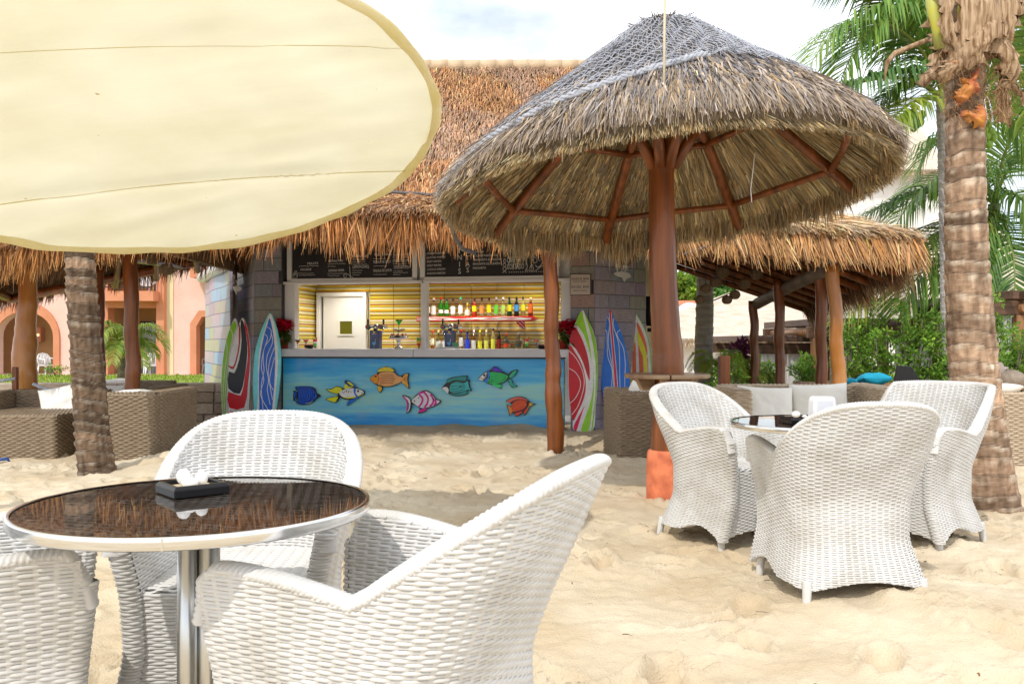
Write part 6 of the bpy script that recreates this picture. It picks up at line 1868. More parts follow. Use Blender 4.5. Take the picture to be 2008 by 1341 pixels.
chalk(c1, pos1, 'BANANA MAMA', 644, 533, 5, 33); chalk(c1, pos1, 'BANANA RON', 644, 514, 4.4, 30)
chalk(c1, pos1, 'BANANA DAIQ.', 691, 505.5, 5, 34); chalk(c1, pos1, 'LEMON DAIQ.', 691, 526.5, 6, 35)
chalk(c1, pos1, 'TEQUILA DE COCO', 731, 516.5, 5, 37); chalk(c1, pos1, 'TEQUILA DE LIMON', 731, 533.5, 5.4, 39); chalk(c1, pos1, 'TEQUILA DE MANGO', 733, 502, 4.2, 37)
chalk(c1, pos1, '-SANDIA SMOOTHIE', 769, 514.5, 4.4, 38); chalk(c1, pos1, '-CHICHEN ITZA', 771, 527.5, 5, 34); chalk(c1, pos1, '-JAMAICA SUNSET', 771, 502, 4.2, 34)
for i, s in enumerate(('-CHERRY MARTINI', '-ALMOND MARTINI', '-DORY MARTINI', '-SHADY MARTINI', '-CHOCO DREAM', '-PASSION MARTINI')):
    chalk(c2, pos2, s, 836, 499.5 + 7.8 * i, 4.2, 38 - (8 if i in (2, 3) else 0))
for s, py in (('I', 497), ('N', 509.5), ('I', 523.5), ('S', 537)): text(s, c2, pos2(901, py), 10.5 * px_m, None, MT['chalk'], 'CENTER').scale.x = .9
for s, py in (('I', 497), ('T', 510.5), ('A', 523), ('S', 534)): text(s, c2, pos2(917, py), 9.5 * px_m, None, MT['chalk'], 'CENTER').scale.x = .95
for i, (s, w) in enumerate((('AGUILA', 22), ('GOLDEN MARGARITA', 48), ('MARGARITA DE PASION', 55), ('MARGARITA DE DURAZNO', 56), ('MARGARITA', 26))):
    chalk(c2, pos2, s, 927, 496 + 8.0 * i, 4.6, w, .6)
chalk(c2, pos2, 'CAFE', 993.5, 515.5, 11.5, 17, .4); chalk(c2, pos2, 'CORTADO', 994, 528, 10.5, 33, .4)
def scribble(bd, pos, px, py, w, amp=1.0, seed=0):
    g = random.Random(seed); m = MB(); P = []
    n = int(w / 1.1)
    for i in range(n): P.append((px + i * 1.1, py + g.uniform(-amp, amp) - i * .015))
    Q_ = [pos(*p) for p in P]; ribbon_mesh(m, [(q[0], q[2]) for q in Q_], .0038, .0022, .004); m.build('chalk_scribble', MT['chalk'], bd)
for i, (px, py, w) in enumerate([(584, 536, 32), (586, 540, 34), (586, 522, 40), (642, 536.5, 40), (642, 541, 26), (642, 517.5, 38), (642, 522.5, 18), (691, 509.5, 26), (690, 514, 28), (691, 518.5, 30), (690, 530.5, 22), (690, 535, 20), (691, 539.5, 16), (732, 522, 28), (732, 538.5, 28), (732, 507.5, 26), (770, 505, 30), (770, 508.5, 24), (771, 517.5, 28), (771, 521.5, 30), (771, 531.5, 20), (771, 535, 30), (771, 539, 16)]):
    scribble(c1, pos1, px, py, w, .9, i)
def curve(bd, pos, pts, w=.005):
    m = MB(); Q_ = [pos(*p) for p in smooth(pts, False, 5)]; ribbon_mesh(m, [(q[0], q[2]) for q in Q_], w, .002, .004); m.build('chalk_drawing', MT['chalk'], bd)
curve(c1, pos1, [(574, 544), (576, 536), (580, 531), (583, 538), (582, 544), (574, 545)]); curve(c1, pos1, [(577, 541), (579, 535), (581, 541)])
curve(c1, pos1, [(687, 545), (686, 532), (685.5, 522)], .007); curve(c1, pos1, [(687, 543), (682, 538), (674, 539), (676, 545), (680, 540)]); curve(c1, pos1, [(687, 541), (693, 545)])
for s in (0, 1): curve(c2, pos2, [(985 + 8 * s, 535), (993 - 7 * s, 527), (986 + 6 * s, 520), (992 - 5 * s, 512), (987 + 4 * s, 507)])
curve(c2, pos2, [(988, 497), (998, 493), (1008, 497), (1010, 500)]); curve(c2, pos2, [(1032, 512), (1034, 525), (1030, 530), (1038, 530), (1046, 530), (1043, 519), (1038, 527)])
curve(c2, pos2, [(1021, 495), (1023, 505), (1029, 510), (1026, 500), (1024, 492)]); curve(c2, pos2, [(1042, 503), (1047, 515), (1053, 513), (1051, 506), (1045, 503)]); curve(c2, pos2, [(1055, 500), (1056, 510), (1062, 510), (1060, 502)])
curve(c2, pos2, [(1050, 520), (1054, 524), (1060, 521), (1064, 513)], .007); curve(c2, pos2, [(1049, 532), (1058, 525), (1066, 520)])
for i in range(16):
    x, y_, z = pos2(999 + 4.4 * i, 533.8 - .08 * i); m = MB(); m.box((x, .003, z), (.010, .002, .010)); m.build('chalk_dot', MT['chalk'], c2)

# ---- bottles
MT['glass_clear'] = M('clear_glass', (.92, .94, .92), .04, trans=1.0, ior=1.45)
def liquid(name, c): return M(name, c, .06, trans=.55, ior=1.4, coat=.3)
LQ = {}
def lq(*c):
    if c not in LQ: LQ[c] = liquid('coloured_glass', lin(*c))
    return LQ[c]
def label_mat(*c): return paint(*c)
def bottle(plane, px, pyb, pyt, wpx, off, body, cap, lab, label, group, shape='tall'):
    x, zb = plane.uv(px, pyb, off); _, zt_ = plane.uv(px, pyt, off); x2, _ = plane.uv(px + wpx, pyb, off)
    zb = off_z[group] if group in off_z else zb
    h = zt_ - zb; r = (x2 - x) / 2
    t = empty('liquor_bottle', plane.w(x, off, zb), plane.ang, label, 'bottle', group)
    if shape == 'round':
        prof = [(r * .55, 0), (r * .95, h * .10), (r * 1.25, h * .28), (r * 1.2, h * .45), (r * .7, h * .62), (r * .28, h * .70), (r * .26, h * .86)]
    elif shape == 'squat':
        prof = [(r, 0), (r * 1.05, h * .02), (r * 1.05, h * .40), (r * .9, h * .50), (r * .36, h * .62), (r * .32, h * .84)]
    else:
        prof = [(r * .96, 0), (r, h * .02), (r, h * .56), (r * .88, h * .64), (r * .42, h * .74), (r * .36, h * .88)]
    m = MB(); m.lathe(prof, 14); g_ = m.build('glass_body', body, t)
    m = MB(); m.lathe([(prof[-1][0] * 1.15, prof[-1][1]), (prof[-1][0] * 1.25, prof[-1][1] + .002), (prof[-1][0] * 1.2, h)], 10); m.build('cap', cap, t)
    if lab:
        a, b_, c = lab
        rr = r * (1.29 if shape == 'round' else 1.06 if shape == 'squat' else 1.012)
        m = MB(); V = []; n = 12
        for i in range(n + 1):
            an = -pi / 2 + (i / n - .5) * (2.3 if shape != 'round' else 1.3)
            V += [(rr * cos(an), rr * sin(an), h * a), (rr * cos(an), rr * sin(an), h * b_)]
        m.add(V, [(2 * i, 2 * i + 2, 2 * i + 3, 2 * i + 1) for i in range(n)], 0, True); m.build('paper_label', c, t)
    return t
off_z = {}
shx0, shz = bl(832, 620, 1.72)
SHZ = bl(940, 620.5, 1.72)[1]
G1 = 'bottles on the red shelf'; off_z[G1] = SHZ
BK_, RD, WH, SV = paint(18, 18, 20), paint(190, 20, 20), paint(226, 226, 222), MT['steel']
clear = MT['glass_clear']
up = [(110, 9.5, 588, 'dark brown bottle with a tall black cap and cream label', lq(60, 40, 30), BK_, (.22, .58, paint(226, 208, 170))),
      (170, 9.5, 584, 'pale green clear bottle with a big white cap', clear, WH, (.12, .56, paint(196, 226, 206))),
      (250, 9.8, 583, 'green vermouth-shaped bottle with a red cap', lq(40, 150, 30), RD, (.18, .36, paint(226, 226, 226))),
      (312, 9.4, 585, 'green bottle with a dark grey cap beside the red-capped one', lq(40, 150, 30), paint(40, 46, 50), (.18, .36, paint(232, 232, 230))),
      (382, 9.6, 585, 'clear bottle with a pale pink label and dark cap', clear, BK_, (.14, .56, paint(232, 206, 200))),
      (465, 9.2, 583, 'tall clear bottle with a turquoise cap and white label', clear, paint(30, 180, 140), (.16, .58, paint(226, 232, 236))),
      (540, 9.8, 594, 'short golden bottle with a round cream label', lq(206, 160, 70), paint(206, 180, 90), (.10, .48, paint(232, 226, 180))),
      (618, 9.6, 585, 'orange-red bottle with a yellow label and black cap', lq(214, 60, 24), BK_, (.28, .58, paint(236, 196, 30))),
      (698, 9.2, 583, 'clear bottle with a tan and white label', clear, BK_, (.16, .56, paint(186, 120, 60))),
      (777, 9.2, 584, 'bottle with a bright yellow label over dark liquid', clear, BK_, (.20, .62, paint(236, 200, 24))),
      (855, 9.2, 583, 'clear bottle with a green label, left of its twin', clear, paint(190, 190, 194), (.14, .60, paint(90, 180, 60))),
      (930, 9.2, 583, 'clear bottle with a pale green label, right of its twin', clear, paint(190, 190, 194), (.14, .60, paint(150, 200, 90))),
      (1000, 9.8, 582, 'dark green bottle with a yellow arched label', lq(20, 90, 40), BK_, (.26, .60, paint(232, 190, 40))),
      (1078, 9.8, 582, 'almost black bottle with a blue label', lq(26, 20, 28), BK_, (.26, .60, paint(60, 130, 200))),
      (1150, 9.6, 582, 'pale yellow bottle with a lemon-yellow label', lq(190, 180, 110), BK_, (.28, .60, paint(236, 216, 40))),
      (1232, 9.6, 583, 'red bottle with an orange label at the right end of the shelf', lq(150, 14, 20), paint(200, 170, 110), (.18, .66, paint(214, 96, 40)))]
for (zx, w, yt, lab, body, cap, lb_) in up:
    bottle(BP, 820 + zx / 5.587, 620, yt, w, 1.74, body, cap, lb_, lab, G1, 'squat' if 'short' in lab else 'tall')
# shelf shaped like a surfboard, striped red and white
sh0 = bl(820, 620, 1.72)[0]; sh1 = bl(1052, 620, 1.72)[0]
she = empty('bottle_shelf', bw(sh0, 1.74, SHZ - .022), BANG, 'red and white wave-striped shelf shaped like a surfboard with a fin', 'shelf')
m = MB(); m.prism([(0, -.05), (sh1 - sh0 - .06, -.05), (sh1 - sh0, -.015), (sh1 - sh0 - .02, .02), (0, .02)], -.12, .14); bevel(m.build('board', paint(170, 10, 26), she), .008, 3)
for k, (am, ph, w) in enumerate(((.014, 0, .012), (.012, 2, .015), (.010, 4, .008))):
    m = MB(); P = [(x, -.014 + am * sin(x * 6 + ph) - .007 * (k - 1)) for x in np.linspace(.01, sh1 - sh0 - .06, 60)]
    ribbon_mesh(m, P, w, -.1222, -.119); m.build('white_wave', paint(236, 228, 230), she)
fx = [(1067, 925), (1165, 920), (1168, 990), (1185, 1050), (1130, 1020), (1085, 975)]
def z6(p): 
    x, z = BP.uv(820 + p[0] / 5.587, 460 + p[1] / 5.587, 1.74); return (x - sh0, z - (SHZ - .022))
m = MB(); m.prism([z6(p) for p in fx], -.012, .012); fin = m.build('fin', paint(165, 10, 24), she)
for ln in ([(1075, 935), (1120, 945), (1165, 975)], [(1070, 930), (1130, 985), (1180, 1040)]):
    m = MB(); ribbon_mesh(m, [z6(p) for p in smooth(ln, False)], .009, -.0135, -.011); m.build('white_wave', paint(236, 228, 230), fin)
# lower bottles on the back counter
G2 = 'bottles on the back counter'; off_z[G2] = .987 + .0
CT = .987
low = [(98, 8.0, 1052, 'small bottle with a bright blue cap at the left of the back counter', clear, paint(20, 70, 200), (.25, .62, paint(214, 222, 232)), 'tall'),
       (158, 7.6, 1048, 'small bottle with a bright red cap beside the blue-capped one', lq(190, 120, 60), paint(200, 20, 20), (.25, .60, paint(224, 204, 170)), 'tall'),
       (222, 9.4, 1046, 'clear bottle with a thin neck left of the second beer tap', clear, paint(190, 160, 100), (.14, .44, paint(216, 222, 226)), 'squat'),
       (280, 8.0, 1052, 'small bottle with a dark cap tucked against the second beer tap', clear, BK_, (.14, .46, paint(206, 220, 210)), 'squat'),
       (412, 6.0, 1062, 'slim golden bottle just right of the second beer tap', lq(200, 140, 50), paint(206, 150, 40), (.2, .5, paint(226, 180, 60)), 'tall'),
       (472, 8.6, 1042, 'clear bottle with a red cap and a red figure on its label', clear, paint(170, 16, 30), (.18, .62, paint(226, 214, 212)), 'tall'),
       (540, 9.2, 1046, 'blue bottle of the back counter with a dark stopper', lq(40, 60, 190), BK_, (.05, .50, paint(36, 60, 190)), 'squat'),
       (610, 9.2, 1042, 'brown bottle with a large white label and white neck', lq(120, 60, 30), WH, (.05, .48, paint(226, 224, 216)), 'squat'),
       (678, 9.0, 1048, 'bottle with a yellow label and yellow neck band', lq(190, 150, 60), paint(236, 200, 20), (.05, .46, paint(234, 204, 50)), 'tall'),
       (748, 9.0, 1046, 'bottle with a pale yellow label and cream stopper', lq(196, 176, 90), paint(232, 222, 150), (.05, .48, paint(226, 204, 90)), 'tall'),
       (822, 9.0, 1024, 'tallest bottle of the back counter with a yellow label and black cap', lq(206, 190, 120), BK_, (.05, .50, paint(236, 210, 60)), 'tall'),
       (885, 7.6, 1040, 'dark slender bottle with a red and black label', lq(40, 26, 14), BK_, (.05, .52, paint(120, 20, 20)), 'tall'),
       (968, 12.5, 1080, 'round flat-bellied bottle with a red label', clear, paint(170, 30, 20), (.16, .38, paint(190, 60, 30)), 'round'),
       (1102, 12.5, 1076, 'round flat-bellied bottle with a dark grey label', clear, paint(120, 110, 100), (.16, .38, paint(60, 60, 56)), 'round')]
for (zx, w, yt, lab, body, cap, lb_, shp) in low:
    bottle(BP, 820 + zx / 5.587, 677, 460 + yt / 5.587, w, 1.60, body, cap, lb_, lab, G2, shp)

# ---- beer taps
MT['navy'] = M('navy_panel', lin(24, 44, 100), .3, coat=.3)
def beer_tap(px, off, label):
    x, _ = bl(px, 680, off)
    t = empty('beer_tap', bw(x, off, 1.0135), BANG, label, 'beer tap', 'navy beer taps on the bar')
    k = 11.4 / F
    def q(dx, dy): return (dx * k, (682 - dy) * k)      # pixels beside the tower's middle, as seen on the first tap
    m = MB(); m.box((0, .06, 18 * k), (19 * k, .14, 37 * k)); bevel(m.build('tower', MT['navy'], t), .006)
    m = MB(); m.tube([(0, .05, 36 * k), (0, .05, 49 * k)], 4.6 * k, 14); m.build('neck', MT['chrome'], t)
    m = MB(); m.tube([(-17 * k, .05, 43 * k), (25 * k, .05, 43 * k)], 2.9 * k, 12); m.build('cross_pipe', MT['chrome'], t)
    for s in (-1, 1):
        m = MB(); m.tube([(s * 13 * k + 1 * k, -.045, 43 * k), (s * 13 * k + 1 * k, .02, 43 * k)], 4.6 * k, 16); md = m.build('medallion', paint(24, 80, 76), t)
        m = MB(); m.box((s * 13 * k + 1 * k, -.047, 43 * k), (5 * k, .004, 3 * k)); m.build('badge', paint(170, 30, 30), md)
        m = MB(); m.box((s * 14 * k + (8 if s > 0 else 0) * k * .5, .02, 53 * k), (3 * k, .03, 11 * k)); bevel(m.build('handle', MT['black'], t), .004)
        m = MB(); m.tube([(s * 15.5 * k + 3 * k, .0, 42 * k), (s * 15.5 * k + 3 * k, -.015, 29 * k)], [1.5 * k, .9 * k], 8); m.build('spout', MT['chrome'], t)
    m = MB(); m.prism([(2.0 * k * (1 + .35 * (i % 2)) * cos(a), 32.5 * k + 2.0 * k * (1 + .35 * (i % 2)) * sin(a)) for i, a in enumerate(np.linspace(0, 2 * pi, 16, endpoint=False))], -.0125, -.0105); m.build('sun_badge', paint(220, 150, 70), t)
    m = MB(); ribbon_mesh(m, [(-4.5 * k + i * .75 * k, 28.8 * k + (.5 * k if i % 2 else -.4 * k)) for i in range(13)], .0045, -.0125, -.0105); m.build('painted_line', paint(170, 176, 206), t)
    m = MB(); m.prism([(-4 * k, 13 * k), (4 * k, 13 * k), (3 * k, 8.5 * k), (.4 * k, 6.5 * k), (.4 * k, 1 * k), (-.4 * k, 1 * k), (-.4 * k, 6.5 * k), (-3 * k, 8.5 * k)], -.0125, -.0105); m.build('glass_picture', paint(70, 140, 200), t)
    m = MB(); ribbon_mesh(m, [(1 * k, 12 * k), (3.4 * k, 19 * k)], .004, -.0125, -.0105); m.build('painted_line', paint(150, 180, 220), t)
beer_tap(734, .25, 'navy beer tap with chrome arms beside the white door')
beer_tap(881, .30, 'navy beer tap with chrome arms in front of the red bottle shelf')

# ---- cake stand and drinks
x, _ = bl(782, 684, .22); k = 11.35 / F
cs = empty('cake_stand', bw(x, .22, 1.0135), BANG, 'two-tier silver cake stand with strawberries and a green drink on top', 'cake stand')
m = MB(); m.lathe([(.001, 0), (9 * k, 0), (8.5 * k, 2 * k), (4 * k, 7 * k), (2.8 * k, 11 * k), (4.5 * k, 16 * k), (6 * k, 18.5 * k)], 24); m.build('foot', MT['chrome'], cs)
m = MB(); m.lathe([(6 * k, 18.6 * k), (20 * k, 19.5 * k), (22 * k, 21 * k), (19 * k, 22 * k), (18.5 * k, 26 * k), (17.5 * k, 26.2 * k), (.001, 25.6 * k)], 32); m.build('lower_plate', MT['chrome'], cs)
m = MB(); m.lathe([(1.2 * k, 25.6 * k), (1.2 * k, 34 * k)], 10); m.build('stem', MT['chrome'], cs)
m = MB(); m.lathe([(1.3 * k, 34 * k), (10 * k, 35.6 * k), (13.5 * k, 38.4 * k), (14.2 * k, 38.6 * k), (10 * k, 36.4 * k), (.001, 35.2 * k)], 28); m.build('upper_plate', clear, cs)
g = random.Random(5)
def berry(name, loc, r, mat, label, group):
    m = MB(); m.ball((0, 0, 0), r, 10, 7, sc=(1, 1, 1.15)); o = m.build(name, mat, None, loc); return tag(o, label, 'fruit', group)
SB = paint(170, 16, 28); LM = paint(110, 150, 40)
for i in range(9):
    a = 2 * pi * i / 9
    p = bw(x + 14.2 * k * cos(a), .22 + 14.2 * k * sin(a), 1.0135 + 27.6 * k); berry('strawberry', p, .013, SB, 'red strawberry on the lower plate of the cake stand', 'strawberries round the lower plate')
for i in range(10):
    a = 2 * pi * i / 10
    p = bw(x + 9.5 * k * cos(a), .22 + 9.5 * k * sin(a), 1.0135 + 38.0 * k); berry('cherry', p, .010, SB if i % 2 else LM, 'small fruit piece on the upper plate of the cake stand', 'fruit on the upper plate')
def glass(px, off, kind, label, z=None):
    x, _ = bl(px, 682, off)
    t = empty('cocktail_glass', bw(x, off, z or 1.0135), BANG, label, 'cocktail', 'cocktails on the bar counter')
    if kind[0] == 'martini':
        _, cols, s = kind
        m = MB(); m.lathe([(.001, .001), (.026, .001), (.024, .004), (.004, .007), (.0035, .062)], 16); m.build('stem', clear, t)
        z0, r0 = .062, .004
        n = len(cols)
        for i, c in enumerate(cols):
            z1 = .062 + .052 * (i + 1) / n; r1 = .004 + .034 * (i + 1) / n
            m = MB(); m.lathe([(r0, z0), (r1, z1)], 16); m.build('drink', paint(*c), t); z0, r0 = z1, r1
        m = MB(); m.lathe([(r0, z0 + .0005), (r0 + .004, z0 + .010)], 16); m.build('bowl', clear, t)
    else:
        _, cols, s = kind
        m = MB(); m.lathe([(.001, .001), (.022, .001), (.020, .004), (.0045, .007), (.0045, .034)], 16); m.build('stem', clear, t)
        pr = [(.010, .034), (.021, .050), (.024, .078), (.025, .108), (.025, .140)]
        n = len(cols); hs = np.linspace(.034, .122 * s, n + 1)
        for i, c in enumerate(cols):
            zz = np.linspace(hs[i], hs[i + 1], 5)
            m = MB(); m.lathe([(np.interp(z_, [q[1] for q in pr], [q[0] for q in pr]), z_) for z_ in zz], 16); m.build('drink', paint(*c), t)
        m = MB(); m.lathe([(.0255, hs[-1] + .0005), (.0265, hs[-1] + .012)], 16); m.build('bowl', clear, t)
        m = MB(); m.ball((.022, -.012, hs[-1] + .018), .010, 10, 6); m.build('cherry', SB, t)
    return t
glass(584, .08, ('martini', [(180, 20, 24), (150, 96, 30), (70, 30, 18)], 1), 'short brown and red cocktail beside the left poinsettia')
glass(600, .06, ('martini', [(20, 90, 190), (170, 120, 70), (206, 50, 30)], 1), 'red, tan and blue martini glass on the left of the counter')
glass(618, .08, ('tall', [(30, 170, 60), (226, 226, 210), (206, 40, 30)], 1), 'green, white and red layered drink near the white door')
glass(821, .04, ('tall', [(180, 16, 30), (226, 140, 20), (40, 120, 30)], 1.12), 'red, orange and green layered drink at the middle frame post')
glass(1033, .12, ('tall', [(30, 160, 50), (180, 190, 120), (206, 30, 30)], 1), 'red and green layered drink under the shelf fin')
glass(1052, .10, ('martini', [(20, 80, 180), (200, 150, 60), (206, 60, 30)], 1), 'red and blue martini glass left of the bent post')
gt = glass(782, .22, ('martini', [(20, 170, 50), (30, 180, 60), (40, 190, 70)], 1), 'bright green drink standing on top of the cake stand', 1.0135 + 37 * k)
m = MB()
for i in range(14):
    a = 2 * pi * i / 14; m.tube([(0, 0, .112), (.035 * cos(a), .035 * sin(a), .128 + .006 * (i % 3)), (.058 * cos(a), .058 * sin(a), .116)], [.004, .004, .001], 5)
m.build('leaf_garnish', M('lime_leaf', lin(140, 160, 30), .5), gt)
# tray with napkins by the second tap, small dark bowls
x, _ = bl(878, 680, .10)
ty = empty('serving_tray', bw(x, .11, 1.0135), BANG, 'pale oval tray with napkins before the second beer tap', 'tray')
m = MB(); m.lathe([(.001, .002), (.13, .002), (.17, .024), (.175, .024), (.14, 0), (.10, 0)], 28); m.build('dish', MT['white_plastic'], ty); ty.scale = (1, .6, 1)
m = MB(); m.ball((-.10, 0, .035), .035, 10, 6, sc=(1.2, 1, .8)); m.build('napkin', MT['cushion'], ty)
m = MB(); m.box((.10, -.05, .05), (.07, .015, .06)); m.build('menu_card', paint(60, 130, 90), ty)
for px, off, lab in ((606, .26, 'dark round ashtray bowl behind the left cocktails'), (1063, .16, 'dark bowl beside the bent post on the counter')):
    x, _ = bl(px, 682, off); t = empty('small_bowl', bw(x, off, 1.0135), BANG, lab, 'bowl')
    m = MB(); m.lathe([(.045, 0), (.06, .02), (.062, .045), (.055, .045), (.05, .012), (.001, .01)], 20); m.build('body', MT['black'], t)

# ---- poinsettias in terracotta pots
def poinsettia(px, pyb, off, hpx, label, seed):
    x, zb = bl(px, pyb, off); k = 11.3 / F
    t = empty('poinsettia', bw(x, off, 1.0135), BANG, label, 'plant', 'potted poinsettias on the counter')
    m = MB(); m.lathe([(.001, 0), (7.6 * k, 0), (9.2 * k, 13 * k), (9.9 * k, 13 * k), (10.1 * k, 16 * k), (9.0 * k, 16 * k), (8.4 * k, 13.4 * k), (.001, 13.2 * k)], 20); m.build('pot', M('terracotta_plastic', lin(150, 48, 34), .4), t)
    g = np.random.default_rng(seed); m = MB(); tips = []
    for i in range(13):
        a = g.uniform(0, 2 * pi); r = g.uniform(2, 24) * k; z = g.uniform(38, 56) * k * (1 - .012 * r / k)
        p = Vector((r * cos(a), r * sin(a) * .8, z)); tips.append(p)
        m.tube([(0, 0, 13 * k), (p.x * .45, p.y * .45, 26 * k), p], [.006, .005, .004], 6)
    m.build('stem', M('green_stem', lin(120, 130, 60), .6), t)
    def leaf_arr(n, zlo, zhi, L, cols, name, up):
        P = []; D = []; Nn = []
        for i in range(n):
            tp = tips[i % len(tips)]; a = g.uniform(0, 2 * pi)
            P.append(tp + Vector((0, 0, g.uniform(zlo, zhi) * k))); D.append((cos(a), sin(a), g.uniform(*up))); Nn.append((0, 0, 1))
        P = np.array(P); D = nrm(np.array(D)); Nn = np.array(Nn, float)
        S = nrm(np.cross(D, Nn)); Ls = g.uniform(.7, 1.2, (n, 1)) * L * k; W = Ls * .30
        mid = P + D * Ls * .45 + np.array([0, 0, .012]); tip = P + D * Ls - np.array([0, 0, .012])
        V = np.stack([P, mid + S * W, tip, mid - S * W, mid - np.array([0, 0, .007])], 1).reshape(-1, 3)
        i = np.arange(n)[:, None] * 5
        Q = np.concatenate([i + np.array([[0, 4, 1]]), i + np.array([[1, 4, 2]]), i + np.array([[2, 4, 3]]), i + np.array([[3, 4, 0]])])
        C = np.repeat(np.array(cols)[None] * np.exp(g.normal(0, .3, (n, 1))), 5, 0)
        o = link(name, np_mesh(name, V, Q, MT['leaf'], col=np.clip(C, 0, .8)), t); o['kind'] = 'stuff'
    leaf_arr(190, -3, 7, 18, (.62, .012, .05), 'red_leaves', (-.1, .8))
    leaf_arr(90, -26, -3, 14, lin(70, 92, 30), 'green_leaves', (-.9, .1))
poinsettia(556, 684, -.03, 60, 'red poinsettia in a terracotta pot at the left end of the counter', 3)
poinsettia(1104, 677, -.03, 60, 'red poinsettia in a terracotta pot half behind the bent post', 9)

# ---- tile-printed banner on a white roller left of the bar
b0 = at(401, 700, 14.6); b1 = at(452, 700, 11.9)
bp_ = Plane((b0.x, b0.y), (b1.x, b1.y)); BL = (Vector((b1.x, b1.y)) - Vector((b0.x, b0.y))).length
def banner_mat():
    m = bpy.data.materials.new('printed_tiles'); m.use_nodes = True
    N = m.node_tree.nodes; L = m.node_tree.links; b = N['Principled BSDF']
    tcn = N.new('ShaderNodeTexCoord'); mpn = N.new('ShaderNodeMapping'); mpn.inputs['Rotation'].default_value = (R(-90), 0, 0); L.new(tcn.outputs['Object'], mpn.inputs['Vector'])
    bk = N.new('ShaderNodeTexBrick'); bk.inputs['Scale'].default_value = 1; bk.inputs['Brick Width'].default_value = .95; bk.inputs['Row Height'].default_value = .185; bk.inputs['Mortar Size'].default_value = .006; bk.inputs['Color1'].default_value = (0, 0, 0, 1); bk.inputs['Color2'].default_value = (1, 1, 1, 1); bk.inputs['Mortar'].default_value = (.5, .5, .5, 1)
    L.new(mpn.outputs[0], bk.inputs['Vector'])
    rp = N.new('ShaderNodeValToRGB'); rp.color_ramp.interpolation = 'CONSTANT'
    cs = [(.62, .62, .42), (.42, .58, .74), (.60, .48, .56), (.60, .54, .44), (.50, .56, .66), (.66, .56, .60), (.56, .58, .50), (.44, .62, .80)]
    for i, c in enumerate(cs):
        e = rp.color_ramp.elements[0] if i == 0 else (rp.color_ramp.elements[1] if i == 1 else rp.color_ramp.elements.new(i / len(cs))); e.position = i / len(cs); e.color = (*c, 1)
    L.new(bk.outputs['Color'], rp.inputs['Fac'])
    nz = N.new('ShaderNodeTexNoise'); nz.inputs['Scale'].default_value = 5; nz.inputs['Detail'].default_value = 6; L.new(tcn.outputs['Object'], nz.inputs['Vector'])
    mx = N.new('ShaderNodeMix'); mx.data_type = 'RGBA'; mx.blend_type = 'MULTIPLY'; mx.inputs['Factor'].default_value = .45; L.new(rp.outputs['Color'], mx.inputs['A']); L.new(nz.outputs['Color'], mx.inputs['B'])
    m2 = N.new('ShaderNodeMix'); m2.data_type = 'RGBA'; L.new(bk.outputs['Fac'], m2.inputs['Factor']); L.new(mx.outputs['Result'], m2.inputs['A']); m2.inputs['B'].default_value = (.16, .13, .22, 1)
    L.new(m2.outputs['Result'], b.inputs['Base Color']); b.inputs['Roughness'].default_value = .5
    return m
bt = empty('tile_banner', (b0.x, b0.y, .40), bp_.ang, 'pale printed banner of pastel tiles under a white roller, left of the bar', 'banner')
nu, nv = 40, 10
U, V_ = np.meshgrid(np.linspace(0, 1, nu), np.linspace(0, 1, nv), indexing='ij')
ZT = 2.10 - .40
V = np.stack([U * BL, .02 * np.sin(U * 9 + V_), V_ * ZT], -1).reshape(-1, 3)
so_ = link('sheet', np_mesh('sheet', V, grid_quads(nu, nv), banner_mat(), smooth=True), bt)
m = MB(); m.tube([(-.08, -.03, ZT + .06), (BL * .5, -.03, ZT + .06), (BL + .03, -.03, ZT + .06)], .085, 18); m.build('roller', MT['white_plastic'], bt)
for xx in (.02, BL - .02):
    m = MB(); m.tube([(xx, .06, -.42), (xx, .06, ZT + .1)], .03, 8); m.build('post', MT['steel'], bt)
